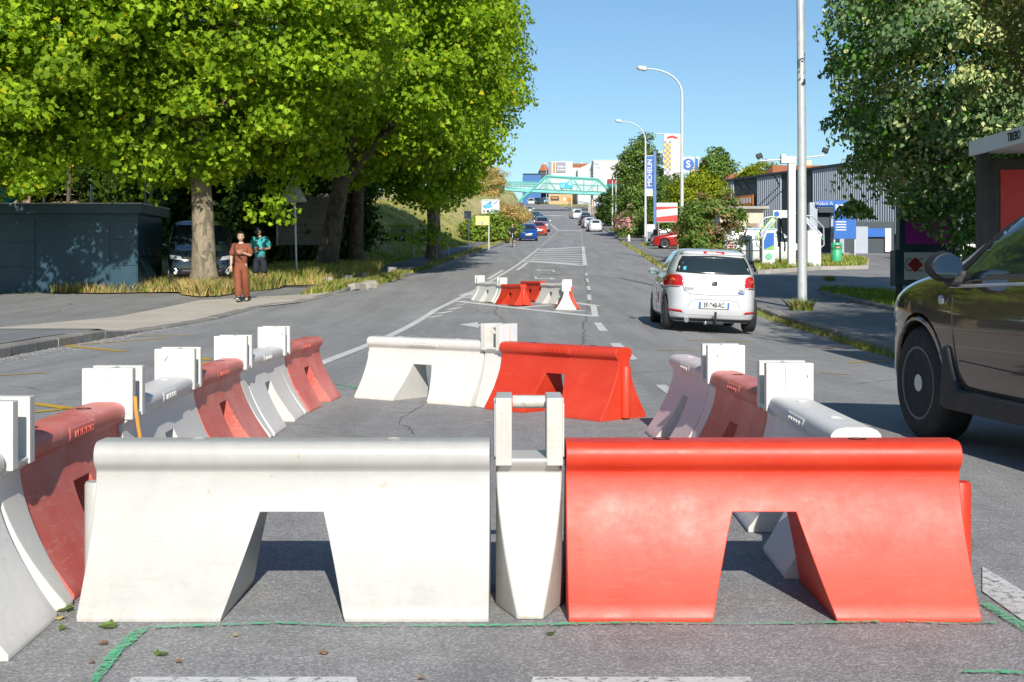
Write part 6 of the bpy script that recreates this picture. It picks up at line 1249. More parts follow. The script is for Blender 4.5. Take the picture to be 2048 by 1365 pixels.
# --- white hatchback (near)
PW = carpaint('white_car_paint', (.60, .61, .62)); hx, hy = 3.55, 24.45
t, bv = car('hatchback_car', 'white hatchback driving away in the right lane', 'car', 'hatch', PW, (hx, hy, roadz(hx, hy) + .015), R(-1.5), low=False, roll=R(2.4), pitch=R(.6), tail=None, glass_rear=False)
patch('rear_window', bv, [(-.66, 1.03), (-.3, 1.01), (.3, 1.01), (.66, 1.03), (.60, 1.22), (.545, 1.315), (0, 1.335), (-.545, 1.315), (-.60, 1.22)], 'y-', M_GLASS, t, step=.06)
for s in (-1, 1):
    o = patch('taillight', bv, [(s * .555, .955), (s * .60, .985), (s * .76, .985), (s * .818, .95), (s * .828, .80), (s * .815, .765), (s * .60, .765), (s * .545, .80), (s * .53, .85)], 'y-', M_TAIL, t, step=.04, off=.008)
    patch('lamp_core', bv, [(s * .66, .87), (s * .73, .87), (s * .74, .92), (s * .67, .92)], 'y-', M_TAILI, o, step=.04, off=.012)
    patch('lamp_core', bv, [(s * .58, .775), (s * .80, .775), (s * .80, .79), (s * .58, .79)], 'y-', M_HEAD, o, step=.04, off=.012)
    patch('reflector', bv, [(s * .52, .325), (s * .78, .345), (s * .80, .385), (s * .56, .37)], 'y-', M_TAIL, t, step=.05, off=.006)
seam('tailgate_seam', bv, [(-.545, .80), (-.50, .70), (-.42, .655), (0, .64), (.42, .655), (.50, .70), (.545, .80)], 'y-', t, .008)
seam('plate_recess', bv, [(-.45, .44), (-.40, .53), (-.34, .56), (0, .57), (.34, .56), (.40, .53), (.45, .44)], 'y-', t, .010, pm('crease_grey', (.30, .31, .33), .5))
seam('bumper_crease', bv, [(-.80, .31), (-.4, .30), (0, .295), (.4, .30), (.80, .31)], 'y-', t, .008, pm('crease_grey', (.30, .31, .33), .5))
patch('lower_valance', bv, [(-.72, .18), (.72, .18), (.70, .235), (-.70, .235)], 'y-', M_TRIM, t, step=.06)
patch('roof_spoiler_lip', bv, [(-.56, 1.345), (.56, 1.345), (.50, 1.385), (-.50, 1.385)], 'y-', PW, t, off=.035, step=.05, rim=.03)
patch('brake_light', bv, [(-.19, 1.352), (.19, 1.352), (.18, 1.378), (-.18, 1.378)], 'y-', M_TAIL, t, off=.042, step=.05, rim=.03)
plate(t, -1.998, .47, -1)
MB().lathe((0, -1.955, .855), [(0, -.012), (.046, -.012), (.056, -.008), (.056, 0.01), (0, .01)], 24, axis='Y').build('emblem_ring', M_CHROME, t, smooth=True)
em = MB()
for a_, b_ in (((-.034, .028), (-.014, -.036)), ((-.014, -.036), (0, -.002)), ((0, -.002), (.014, -.036)), ((.014, -.036), (.034, .028)), ((-.016, .036), (0, .004)), ((0, .004), (.016, .036))): em.tube([(a_[0], -1.968, .855 + a_[1]), (b_[0], -1.968, .855 + b_[1])], .0045, 6)
em.build('emblem', M_TRIM, t)
text_mesh('badge_lettering', 'POLO', .052, M_TRIM, t, (-.44, -1.975, .755), (R(90), 0, 0), .003, sx=1.15); text_mesh('badge_lettering', 'TSI', .048, M_TRIM, t, (.46, -1.975, .745), (R(90), 0, 0), .003, sx=1.1, bold=.001); MB().box((.47, -1.978, .708), (.12, .006, .02)).build('badge', pm('badge_blue', (.1, .2, .55), .4), t)
MB().box((-.50, -1.80, 1.10), (.075, .006, .065), rx=R(-27)).build('window_sticker', M_CYAN, t)
MB().tube([(-.0, -1.83, 1.045), (.2, -1.84, 1.055), (.34, -1.84, 1.05)], .009, 6).build('wiper', M_TRIM, t); MB().tube([(0, -1.22, 1.46), (0, -1.30, 1.53)], .006, 6).build('aerial', M_TRIM, t)
MB().lathe((-.47, -1.93, .20), [(.036, -.08), (.042, -.08), (.042, .1), (.036, .1)], 18, axis='Y').build('exhaust', M_CHROME, t, smooth=True); MB().lathe((-.47, -1.92, .20), [(0, -.03), (.036, -.03), (.036, 0), (0, 0)], 12, axis='Y').build('exhaust_core', M_DARKM, t)
hk = MB(); hk.tube([(0.02, -1.95, .17), (0.02, -2.06, .17), (.02, -2.08, .22), (.02, -2.08, .36)], .022, 10); hk.box((.02, -1.98, .17), (.3, .05, .05)); hk.build('tow_hook', M_TRIM, t, smooth=True); MB().lathe((-.14, -2.03, .16), [(0, -.035), (.025, -.028), (.036, 0), (.025, .028), (0, .035)], 14).build('tow_ball', M_CHROME, t, smooth=True)
for s in (-1, 1): MB().box((s * .28, -1.1, 1.02), (.3, .12, .34)).build('headrest', M_TRIM, t)
for s in '-+':
    seam('door_seam', bv, [(-.06, .26), (-.06, 1.0)], 'x' + s, t, .006); seam('door_seam', bv, [(.78, .30), (.90, .6), (.86, .98)], 'x' + s, t, .006); seam('door_seam', bv, [(-.92, .62), (-.75, .98)], 'x' + s, t, .006)
    seam('belt_crease', bv, [(-1.7, .83), (0, .80), (1.3, .77)], 'x' + s, t, .006, pm('crease_grey', (.30, .31, .33), .5))
    sg = 1 if s == '+' else -1
    for y in (-.16, -.98): MB().box((sg * .832, y + .1, .80), (.03, .16, .025)).build('door_handle', PW, t, bevel=.006)
patch('door_sticker', bv, [(-.6, .45), (-.35, .45), (-.35, .64), (-.6, .64)], 'x-', pm('pink_sticker', (.6, .08, .15), .5), t)
# --- brown suv (very near, cut by the right edge)
PBR = carpaint('dark_brown_paint', (.15, .10, .068), .4, .12); PBR.node_tree.nodes['Principled BSDF'].inputs['Coat Roughness'].default_value = .02
sx_, sy_ = 3.60, 6.92; t, bv = car('suv_car', 'dark brown sport utility car cut off by the right edge', 'car', 'suv', PBR, (sx_, sy_, roadz(2.9, 7)), R(6.9), low=False, steel=True, side_glass=False)
_a = 1.33
for s in '-+':
    sg = 1 if s == '+' else -1
    patch('side_window', bv, [(-.28, 1.03), (.80, 1.00), (.88, 1.02), (.46, 1.36), (.22, 1.50), (-.28, 1.57)], 'x' + s, M_GLASS, t, step=.05); patch('side_window', bv, [(-1.25, 1.06), (-.36, 1.03), (-.36, 1.57), (-1.1, 1.55)], 'x' + s, M_GLASS, t, step=.05)
    seam('window_frame', bv, [(-.3, 1.60), (.26, 1.53), (.50, 1.38), (.93, 1.02)], 'x' + s, t, .03, M_TRIM); seam('belt_trim', bv, [(-1.3, 1.03), (-.3, 1.00), (.92, .97)], 'x' + s, t, .022, M_GALV)
    seam('roof_gutter', bv, [(-1.4, 1.64), (.1, 1.60), (.34, 1.51), (.62, 1.335), (1.06, 1.03)], 'x' + s, t, .016, M_SIGNB)
    seam('door_seam', bv, [(-.32, .36), (-.33, .8), (-.30, 1.0)], 'x' + s, t, .009); seam('door_seam', bv, [(.74, .42), (.80, .62), (.86, .90), (.90, .97)], 'x' + s, t, .008); seam('door_seam', bv, [(.78, .40), (-.3, .345), (-1.0, .34)], 'x' + s, t, .008); seam('door_crease', bv, [(.74, .54), (-.3, .50), (-1.0, .50)], 'x' + s, t, .008)
    sl = MB(); sl.prism([(.97, .26), (.90, .24), (-.88, .24), (-.95, .30), (-.90, .345), (.72, .375), (.80, .50), (.86, .62), (.92, .62)], sg * .78, sg * .925, 'YZ'); sl.build('sill_cladding', M_TRIM, t, bevel=.02, smooth=True)
    hd = MB(); hd.box((sg * .905, -.20, .90), (.05, .20, .045)); hd.build('door_handle', M_TRIM, t, bevel=.018); MB().lathe((sg * .90, -.29, .865), [(0, -.012), (.02, -.012), (.02, .012), (0, .012)], 14, axis='X').build('door_lock', M_CHROME, t)
    MB().lathe((sg * .895, .98, .89), [(0, -.012), (.026, -.012), (.03, .0), (.02, .014), (0, .014)], 16, axis='X').build('side_indicator', M_HEAD, t, smooth=True)
    mirror_ = mirror(t, sg * .88, .78, 1.09, M_TRIM, sz=(.22, .16, .18)); MB().box((sg * .87, .82, 1.02), (.16, .10, .10)).build('mirror_foot', M_TRIM, t, bevel=.03)
    for y in SH['suv']['ax']:
        pts = [(y + .425 * math.cos(q), .34 + .425 * math.sin(q)) for q in [math.pi * (j / 18) * 1.12 - .16 for j in range(19)]]; seam('arch_lip', bv, pts, 'x' + s, t, .03, PBR)
wh_ = MB(); wh_.tube([(-.36 + .18 * math.cos(q), .35 + .05 * math.sin(q), 1.06 + .18 * math.sin(q)) for q in [j * math.pi / 8 for j in range(17)]], .014, 8); wh_.build('steering_wheel', M_TRIM, t)
# --- black people carrier parked on the left
PBK = carpaint('black_paint', (.008, .014, .022), .2, .12); vx, vy = P(402, 0, 38.6).x, 38.6
t, bv = car('van_car', 'black people carrier parked under the trees on the left', 'van', 'van', PBK, (vx, vy, terr(vx, vy)), R(180 + 14), low=False, side_glass=2)
seam('grille_chrome', bv, [(-.42, .80), (-.38, .68), (.38, .68), (.42, .80), (-.42, .80)], 'y+', t, .02, M_CHROME); patch('grille', bv, [(-.40, .79), (-.36, .69), (.36, .69), (.40, .79)], 'y+', M_TRIM, t); patch('lower_grille', bv, [(-.6, .30), (.6, .30), (.55, .44), (-.55, .44)], 'y+', M_TRIM, t)
for s in (-1, 1): seam('fog_trim', bv, [(s * .86, .50), (s * .72, .48), (s * .64, .36)], 'y+', t, .02, M_CHROME); MB().lathe((s * .72, 2.30, .36), [(0, 0), (.04, 0), (.045, .03), (0, .03)], 14, axis='Y').build('fog_lamp', M_HEAD, t)
plate(t, 2.385, .53, 1, 'EQ-778-DD'); e_ = MB(); e_.tube([(-.05, 2.37, .72), (-.01, 2.37, .76), (.03, 2.37, .80), (.05, 2.37, .78)], .012, 6); e_.tube([(-.01, 2.37, .76), (.03, 2.37, .70)], .012, 6); e_.tube([(.02, 2.37, .78), (.06, 2.37, .73)], .010, 6); e_.build('emblem', M_CHROME, t)
# --- small traffic up the hill
def slope(y): return math.atan((prof(y + 1) - prof(y - 1)) / 2)
def hill(name, label, kind, paint_, px, d, head, cat='car', dz=0, group='cars on the avenue', scale=(1, 1, 1), **k):
    x = P(px, 0, d).x; sl = slope(d); return car(name, label, cat, kind, paint_, (x, d, prof(d) + dz), head, True, group, pitch=(sl if abs(head) < 1.5 else -sl), scale=scale, **k)
PBL = carpaint('blue_paint', (.01, .07, .36), .3); POR = carpaint('orange_red_paint', (.62, .07, .02), .1); PSI = carpaint('silver_paint', (.40, .43, .45), .5); PDG = carpaint('dark_grey_paint', (.03, .045, .055), .3); PDR = carpaint('dark_red_paint', (.12, .02, .02), .3); PRD = carpaint('red_paint', (.42, .015, .015), .2)
hill('hatchback_car', 'blue hatchback coming down the hill beside the cyclist', 'hatch', PBL, 1056.5, 116, R(180), scale=(1, 1, 1.05))
hill('hatchback_car', 'orange red hatchback following the blue car', 'hatch', POR, 1078, 136, R(180)); hill('people_carrier', 'silver people carrier behind the orange car', 'suv', PSI, 1084, 152, R(180), scale=(1.02, 1.02, 1.12))
hill('hatchback_car', 'dark green grey car fourth in the oncoming queue', 'hatch', PDG, 1078.5, 208, R(180)); hill('hatchback_car', 'dark blue grey car fifth in the oncoming queue', 'hatch', pm('blue_grey_paint', (.05, .12, .16), .3, metal=.3, coat=1.0), 1073, 236, R(180)); hill('hatchback_car', 'silver car sixth in the oncoming queue by the stone wall', 'hatch', PSI, 1058.5, 290, R(180))
hill('delivery_van', 'white van at the top of the oncoming queue', 'van', PW, 1062, 352, R(180), 'van'); 
for px, d, c_, lab in ((1076, 376, PDG, 'dark van parked beyond the footbridge'), (1092, 380, pm('pale_blue_paint', (.35, .50, .58), .3, coat=1.0), 'pale blue van parked beyond the footbridge')): x = P(px, 0, d).x; car('parked_van', lab, 'van', 'van', c_, (x, d, terr(x, d)), R(150), True, 'vans parked beyond the footbridge')
hill('hatchback_car', 'white hatchback nearest in the queue driving up the right lane', 'hatch', PW, 1188.5, 153, R(2)); hill('hatchback_car', 'second white car climbing the right lane, overlapped by the nearest one', 'hatch', PW, 1177, 172, R(2)); hill('hatchback_car', 'dark red car climbing the right lane', 'hatch', PDR, 1169, 190, R(2)); hill('suv_car', 'dark grey car in front of the dark red one', 'suv', PDG, 1170, 208, R(2)); hill('delivery_van', 'white delivery van leading the right lane queue', 'van', PW, 1151, 247, R(6), 'van')
x = P(1346, 0, 86).x; car('hatchback_car', 'red hatchback parked side on beside the brown pillar', 'car', 'hatch', PRD, (x + .55, 86, terr(x, 86)), R(90), True)
x = P(1332, 0, 108).x; car('estate_car', 'silver estate car parked under the red and white hoarding', 'car', 'hatch', PSI, (x, 108, terr(x, 108)), R(90), True, scale=(1, .9, .95))
x = P(1530, 0, 61).x; t, bv = car('delivery_van', 'white van with a blue roof edge parked behind the vacuum stations', 'van', 'van', PW, (x, 61.5, terr(x, 61)), R(-90), True, scale=(1, .85, .92)); seam('blue_stripe', bv, [(-2.2, 1.80), (.5, 1.80)], 'x+', t, .05, M_SLB)
# ------------------------------------------------------------ people
M_SKIN = pm('skin', (.55, .33, .23), .5, var=.08, vs=12); M_SKIN2 = pm('tanned_skin', (.34, .19, .13), .5, var=.08, vs=12); M_HAIR = pm('dark_hair', (.02, .013, .01), .5, var=.4, vs=30, bump=.5, bs=90)
M_RUST = pm('rust_cloth', (.26, .075, .035), .85, var=.25, vs=9, bump=.7, bs=14); M_TEALC = pm('teal_cloth', (.05, .36, .36), .85, var=.2, vs=8, bump=.5, bs=14); M_NAVYC = pm('navy_cloth', (.012, .018, .03), .85, var=.2, vs=8)
M_BLKC = pm('black_cloth', (.02, .02, .022), .8, var=.2, vs=8, bump=.4, bs=14); M_JEAN = pm('blue_jeans', (.08, .17, .33), .85); M_SHOEW = pm('white_shoe', (.7, .7, .68), .6); M_EYE = pm('eye_dark', (.02, .015, .012), .3); M_LIP = pm('lips', (.42, .15, .12), .5)
def skin(verts, edges, rad, root_=0, sub=1):
    me = bpy.data.meshes.new('sk'); me.from_pydata([tuple(v) for v in verts], edges, []); o = bpy.data.objects.new('sk', me); col.objects.link(o)
    sm = o.modifiers.new('s', 'SKIN'); sm.use_smooth_shade = True; sb = o.modifiers.new('u', 'SUBSURF'); sb.levels = sub; sb.render_levels = sub
    if not me.skin_vertices: me.skin_vertices.new() if hasattr(me.skin_vertices, 'new') else None
    if not me.skin_vertices:
        bpy.context.view_layer.objects.active = o; bpy.ops.mesh.customdata_skin_add()
    for i, r in enumerate(rad):
        rr = r if isinstance(r, tuple) else (r, r); me.skin_vertices[0].data[i].radius = rr; me.skin_vertices[0].data[i].use_root = (i == root_)
    bpy.context.view_layer.update(); r = bpy.data.meshes.new_from_object(o.evaluated_get(bpy.context.evaluated_depsgraph_get())); bpy.data.objects.remove(o)
    return [v.co[:] for v in r.vertices], [tuple(p.vertices) for p in r.polygons]
def chain(pts, rad, sub=1): return skin(pts, [(i, i + 1) for i in range(len(pts) - 1)], rad, 0, sub)
def hand(m, wr, el, k=1.0, curl=.5, side=1):
    wr, el = Vector(wr), Vector(el); d = (wr - el).normalized(); u = d.cross(Vector((0, 1, .05))).normalized(); n = u.cross(d).normalized() * side
    pc = wr + d * .045 * k
    m.add(*chain([wr - d * .02, wr + d * .02 * k, wr + d * .075 * k], [(.024 * k, .018 * k), (.036 * k, .016 * k), (.036 * k, .014 * k)]))
    for i, (o_, L) in enumerate([(-.027, .062), (-.009, .075), (.009, .070), (.026, .055)]):
        a = wr + d * .078 * k + u * o_ * k; b = a + (d * math.cos(curl * .5) + n * math.sin(curl * .5)) * L * .45 * k; c = b + (d * math.cos(curl) + n * math.sin(curl)) * L * .32 * k; e = c + (d * math.cos(curl * 1.5) + n * math.sin(curl * 1.5)) * L * .25 * k
        m.add(*chain([a - d * .02, a, b, c, e], [.009 * k, .009 * k, .0085 * k, .008 * k, .006 * k]))
    a = wr + d * .02 * k - u * .03 * k; m.add(*chain([a, a - u * .025 * k + d * .025 * k, a - u * .03 * k + d * .055 * k + n * .012], [.012 * k, .0105 * k, .008 * k]))
def head(m, c, s=1.0, yaw=0.0, pitch=0.0):
    """ellipsoid skull with jaw, brow, nose, lips and ears, facing -Y"""
    c = Vector(c); M = Matrix.Rotation(yaw, 3, 'Z') @ Matrix.Rotation(pitch, 3, 'X'); vs = []; nu, nv = 28, 20
    for i in range(nv + 1):
        ph = math.pi * i / nv; z = math.cos(ph); r = math.sin(ph)
        for j in range(nu):
            th = 2 * math.pi * j / nu; x, y = r * math.sin(th), -r * math.cos(th)
            X = x * .074 * (1 - .22 * max(0, -z) ** 1.5); Y = y * .094; Z = z * .118
            if y < 0:
                f = -y; Y *= .93
                Y -= .020 * math.exp(-((x * .074) / .012) ** 2 - ((Z + .018) / .026) ** 2) * f        # nose
                Y += .008 * math.exp(-((abs(x * .074) - .030) / .014) ** 2 - ((Z - .008) / .012) ** 2)  # eye sockets
                Y -= .006 * math.exp(-((x * .074) / .02) ** 2 - ((Z + .062) / .012) ** 2)               # mouth
                Y -= .008 * math.exp(-((x * .074) / .022) ** 2 - ((Z + .100) / .016) ** 2)              # chin
            vs.append(c + M @ (Vector((X, Y, Z)) * s))
    m.add(vs, [(i * nu + j, i * nu + (j + 1) % nu, (i + 1) * nu + (j + 1) % nu, (i + 1) * nu + j) for i in range(nv) for j in range(nu)])
    for sd in (-1, 1): m.add(*chain([c + M @ Vector((sd * .068, .01, .02)) * s, c + M @ Vector((sd * .080, .018, .005)) * s, c + M @ Vector((sd * .070, .01, -.025)) * s], [.010 * s, .014 * s, .008 * s]))
    return M
def face(t, c, s, M, lip=True):
    c = Vector(c)
    for sd in (-1, 1):
        p = c + M @ Vector((sd * .029, -.0805, .010)) * s; MB().lathe(p, [(0, -.006 * s), (.008 * s, -.005 * s), (.011 * s, 0), (.004 * s, .005 * s)], 12, axis='Y').build('eye', M_EYE, t)
        q = MB(); q.tube([c + M @ Vector((sd * .016, -.088, .030)) * s, c + M @ Vector((sd * .03, -.089, .035)) * s, c + M @ Vector((sd * .044, -.080, .029)) * s], .0032 * s, 6); q.build('eyebrow', M_HAIR, t)
    if lip: q = MB(); q.tube([c + M @ Vector((-.018, -.088, -.060)) * s, c + M @ Vector((0, -.095, -.060)) * s, c + M @ Vector((.018, -.088, -.060)) * s], .0045 * s, 6); q.build('lips', M_LIP, t)
def hair_cap(t, c, s, M, mat, back=.03, name='hair', low=-.25, front=-.62):
    vs = []; nu, nv = 26, 14; fs = []; c = Vector(c)
    for i in range(nv + 1):
        ph = math.pi * .66 * i / nv; z = math.cos(ph); r = math.sin(ph)
        for j in range(nu):
            th = 2 * math.pi * j / nu; x, y = r * math.sin(th), -r * math.cos(th); zz = z
            if y < -.3: zz = max(z, .52 + .2 * abs(x))
            elif y < .15: zz = max(z, .0)
            vs.append(c + M @ Vector((x * .086, y * (.099 if y < 0 else .116) + .004, zz * .132)) * s)
    fs = [(i * nu + j, i * nu + (j + 1) % nu, (i + 1) * nu + (j + 1) % nu, (i + 1) * nu + j) for i in range(nv) for j in range(nu)]
    m = MB(); m.add(vs, fs); return m.build(name, mat, t, smooth=True)
def figure(label, loc, rz, J, sk, shoes, top, trousers, scale=1.0, sleeve=.55, loose=1.0, headc=None, hyaw=0, hpitch=0, belly=0.0, hands=(.5, .5), short=False):
    t = thing('person', label, 'person', loc, rz); t.scale = (scale,) * 3
    n = ['pelvis', 'spine', 'chest', 'neck', 'skull', 'ls', 'le', 'lw', 'rs', 're', 'rw', 'lh', 'lk', 'la', 'lt', 'rh', 'rk', 'ra', 'rt']
    V = [Vector(J[k]) for k in n]; ix = {k: i for i, k in enumerate(n)}
    E = [(0, 1), (1, 2), (2, 3), (3, 4), (2, 5), (5, 6), (6, 7), (2, 8), (8, 9), (9, 10), (0, 11), (11, 12), (12, 13), (13, 14), (0, 15), (15, 16), (16, 17), (17, 18)]
    rad = [(.13, .10), (.115, .09), (.13, .095), .052, .055, .055, .040, .026, .055, .040, .026, .085, .052, .036, .032, .085, .052, .036, .032]
    m = MB(); m.add(*skin(V, E, rad, 0, 1)); hc = Vector(headc) if headc else V[4] + Vector((0, -.015, .10)); M = head(m, hc, 1.0, hyaw, hpitch)
    hand(m, J['lw'], J['le'], 1.05, hands[0], 1); hand(m, J['rw'], J['re'], 1.05, hands[1], 1); m.build('body', sk, t, smooth=True, ang=180); face(t, hc, 1.0, M)
    el = lambda a, b, q: Vector(J[a]).lerp(Vector(J[b]), q)
    ct = [V[0] + Vector((0, 0, -.10)), V[1] + Vector((0, -belly * .5, 0)), V[2], V[3] + Vector((0, 0, -.03)), V[5], el('ls', 'le', .55), el('ls', 'le', .8 + sleeve * .3), V[8], el('rs', 're', .55), el('rs', 're', .8 + sleeve * .3)]
    g = MB(); g.add(*skin(ct, [(0, 1), (1, 2), (2, 3), (2, 4), (4, 5), (5, 6), (2, 7), (7, 8), (8, 9)], [(.165 * loose, .125 + belly), (.15 * loose, .118 + belly), (.155 * loose, .12), (.07, .065), .075 * loose, .075 * loose, .083 * loose, .075 * loose, .075 * loose, .083 * loose], 0, 1)); g.build('top', top, t, smooth=True, ang=180)
    tr = MB(); pts = [V[0] + Vector((0, 0, .12)), V[0] + Vector((0, 0, -.02)), V[11], V[12], el('lk', 'la', 1.02), V[15], V[16], el('rk', 'ra', 1.02)]
    rr = [(.15, .115), (.158, .125), .110 * loose, .088 * loose, .088 * loose, .110 * loose, .088 * loose, .088 * loose]
    if short: pts[3] = el('lh', 'lk', .95); pts[4] = el('lk', 'la', .12); pts[6] = el('rh', 'rk', .95); pts[7] = el('rk', 'ra', .12); rr[3] = rr[4] = rr[6] = rr[7] = .088 * loose
    tr.add(*skin(pts, [(0, 1), (1, 2), (2, 3), (3, 4), (1, 5), (5, 6), (6, 7)], rr, 0, 1)); tr.build('shorts' if short else 'trousers', trousers, t, smooth=True, ang=180)
    for a, b in (('la', 'lt'), ('ra', 'rt')):
        A, B = Vector(J[a]) + Vector((0, .02, -.03)), Vector(J[b]); s_ = MB(); s_.add(*chain([A + (A - B).normalized() * .05, A, A.lerp(B, .6), B + (B - A).normalized() * .02], [(.040, .040), (.045, .05), (.046, .035), (.036, .025)])); o = s_.build('shoe', shoes, t, smooth=True, ang=180)
        so_ = MB(); so_.add(*chain([A + (A - B).normalized() * .06 + Vector((0, 0, -.042)), A.lerp(B, .6) + Vector((0, 0, -.036)), B + (B - A).normalized() * .03 + Vector((0, 0, -.026))], [(.040, .014), (.047, .014), (.036, .014)])); so_.build('sole', M_SHOEW, o, smooth=True, ang=180)
    return t, hc, M
wx = P(482, 0, 31.6).x; gzw = terr(wx, 31.6)
J = dict(pelvis=(0, 0, .90), spine=(0, 0, 1.06), chest=(0, .01, 1.24), neck=(0, .01, 1.38), skull=(-.005, .0, 1.45), ls=(-.165, .01, 1.33), le=(-.225, .03, 1.08), lw=(-.225, -.05, .86), rs=(.165, .01, 1.33), re=(.235, .0, 1.10), rw=(.06, -.19, 1.16),
         lh=(-.085, 0, .85), lk=(-.055, -.13, .50), la=(-.02, -.27, .13), lt=(-.03, -.40, .13), rh=(.085, 0, .85), rk=(.085, .02, .48), ra=(.10, .22, .12), rt=(.11, .10, .03))
t, hc, M = figure('person in a rust brown loose top and trousers walking towards the camera', (wx, 31.6, gzw + .0), R(4), J, M_SKIN, M_BLKC, M_RUST, M_RUST, 1.05, .6, 1.05, headc=(-.005, -.02, 1.54), hands=(.5, .3))
hair_cap(t, hc, 1.0, M, M_HAIR); b_ = MB(); b_.add(*chain([hc + Vector((0, .07, .03)), hc + Vector((0, .13, .0)), hc + Vector((.02, .14, -.10)), hc + Vector((.04, .12, -.2))], [.04, .05, .035, .02])); b_.build('ponytail', M_HAIR, t, smooth=True, ang=180)
st = MB(); st.tube([(-.12, -.02, 1.40), (-.14, -.12, 1.30), (-.10, -.14, 1.15), (.05, -.17, 1.02)], .010, 6); st.tube([(-.12, -.02, 1.40), (-.10, .10, 1.3), (.05, .16, 1.1)], .010, 6); st.build('bag_strap', M_BLKC, t); nk = MB(); nk.tube([(.055 * math.cos(a), -.01 - .062 * math.sin(a), 1.395 - .02 * math.sin(a)) for a in [i * math.pi / 8 for i in range(9)]], .006, 6); nk.build('necklace', M_SHOEW, t)
mx_ = P(520, 0, 37.0).x
J2 = dict(pelvis=(0, 0, .94), spine=(0, 0, 1.12), chest=(0, 0, 1.34), neck=(0, -.02, 1.48), skull=(0, -.05, 1.54), ls=(-.19, 0, 1.42), le=(-.27, .02, 1.14), lw=(-.06, -.24, 1.10), rs=(.19, 0, 1.42), re=(.30, .0, 1.15), rw=(.06, -.25, 1.13),
          lh=(-.10, 0, .90), lk=(-.12, -.02, .50), la=(-.12, .0, .09), lt=(-.13, -.14, .04), rh=(.10, 0, .90), rk=(.12, -.02, .50), ra=(.12, 0, .09), rt=(.14, -.14, .04))
t, hc, M = figure('person in a teal shirt, dark shorts and cap looking down at a phone', (mx_, 37.0, terr(mx_, 37) + .0), R(-12), J2, M_SKIN2, M_BLKC, M_TEALC, M_NAVYC, 1.02, .4, 1.15, headc=(-.01, -.09, 1.62), hpitch=R(28), belly=.05, hands=(1.0, .9), short=True)
hair_cap(t, hc, 1.04, M, M_NAVYC, name='cap'); vz = MB(); vz.add([hc + M @ Vector(q) for q in ((-.06, -.085, .065), (.06, -.085, .065), (.05, -.16, .045), (-.05, -.16, .045), (-.06, -.085, .055), (.06, -.085, .055), (.05, -.16, .037), (-.05, -.16, .037))], [(0, 1, 2, 3), (7, 6, 5, 4), (0, 4, 5, 1), (2, 6, 7, 3), (1, 5, 6, 2), (0, 3, 7, 4)]); vz.build('cap_peak', M_NAVYC, t)
ph = MB(); ph.box((mx_ + .0, 37.0 - .33, terr(mx_, 37) + 1.19), (.075, .012, .15), rx=R(-50)); tag(ph.build('mobile_phone', M_BLKC, None, bevel=.004), 'dark phone held in both hands by the person in the teal shirt', 'phone')
# cyclist
cx_, cy_ = P(1025, 0, 95).x, 95.0; cz_ = roadz(cx_, cy_)
J3 = dict(pelvis=(0, .12, .96), spine=(0, .06, 1.14), chest=(0, -.06, 1.34), neck=(0, -.12, 1.47), skull=(0, -.15, 1.53), ls=(-.19, -.06, 1.40), le=(-.28, -.12, 1.15), lw=(-.20, -.40, 1.04), rs=(.19, -.06, 1.40), re=(.28, -.12, 1.15), rw=(.20, -.40, 1.04),
          lh=(-.10, .12, .92), lk=(-.13, -.22, .72), la=(-.12, -.06, .36), lt=(-.13, -.20, .30), rh=(.10, .12, .92), rk=(.13, -.20, .58), ra=(.12, -.02, .16), rt=(.13, -.16, .12))
t, hc, M = figure('person in black riding a white bicycle down the road', (cx_, cy_, cz_), 0, J3, M_SKIN, M_SHOEW, M_BLKC, M_BLKC, 1.0, .9, 1.12, headc=(0, -.17, 1.63), hands=(1.3, 1.3), short=True); hair_cap(t, hc, 1.0, M, M_HAIR)
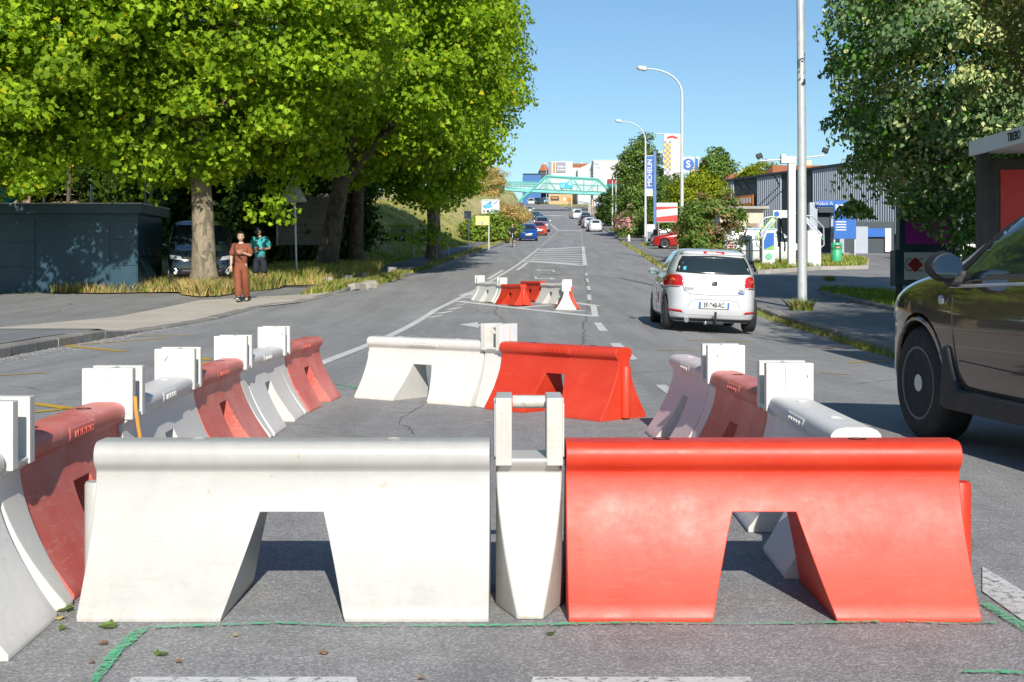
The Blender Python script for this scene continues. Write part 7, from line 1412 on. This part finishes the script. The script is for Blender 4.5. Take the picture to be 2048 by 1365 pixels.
t = thing('bicycle', 'white bicycle seen from the front under the rider in black', 'bicycle', (cx_, cy_, cz_))
for y in (-.55, .50):
    wv = MB(); rr_ = .33; n = 28; ring = [(0, y + rr_ * math.cos(2 * math.pi * i / n), .34 + rr_ * math.sin(2 * math.pi * i / n)) for i in range(n + 1)]; wv.tube(ring, .018, 8, cap=False); wl_ = wv.build('wheel', M_TYRE, t, smooth=True); sp = MB()
    for i in range(14): a = 2 * math.pi * i / 14; sp.tube([(0, y, .34), (0, y + .32 * math.cos(a), .34 + .32 * math.sin(a))], .0025, 4)
    sp.build('spokes', M_GALV, wl_)
fr = MB()
for a, b in (((0, -.55, .34), (0, -.38, .95)), ((0, -.36, .80), (0, .30, .88)), ((0, -.37, .76), (0, .02, .32)), ((0, .02, .32), (0, .22, .92)), ((0, .02, .32), (0, .50, .34)), ((0, .20, .85), (0, .50, .34))): fr.tube([a, b], .022, 8)
fr.build('frame', M_SHOEW, t, smooth=True); hb = MB(); hb.tube([(-.24, -.42, 1.02), (-.1, -.40, 1.04), (.1, -.40, 1.04), (.24, -.42, 1.02)], .016, 8); hb.tube([(0, -.38, .95), (0, -.40, 1.04)], .018, 8); hb.build('handlebar', M_DARKM, t, smooth=True); sd_ = MB(); sd_.lathe((0, .22, .93), [(0, 0), (.07, .01), (.09, .03), (0, .04)], 12); sd_.build('saddle', M_DARKM, t, smooth=True)
ck = MB(); ck.tube([(-.14, -.06, .30), (-.06, -.04, .32), (.06, .06, .30), (.14, .0, .14)], .012, 6); ck.build('cranks', M_GALV, t); MB().box((0, -.47, .98), (.07, .03, .05)).build('front_light', M_HEAD, t)
# distant pedestrian
dx_ = P(1245, 0, 160).x; J4 = dict(J); J4.update(rw=(.24, -.05, .86), re=(.24, .02, 1.08))
t, hc, M = figure('distant person in dark top and jeans by the pink oleander', (dx_, 160, terr(dx_, 160)), 0, J4, M_SKIN, M_SHOEW, M_NAVYC, M_JEAN, 1.05, .8, 1.0, headc=(0, -.02, 1.54)); hair_cap(t, hc, 1.0, M, M_HAIR)
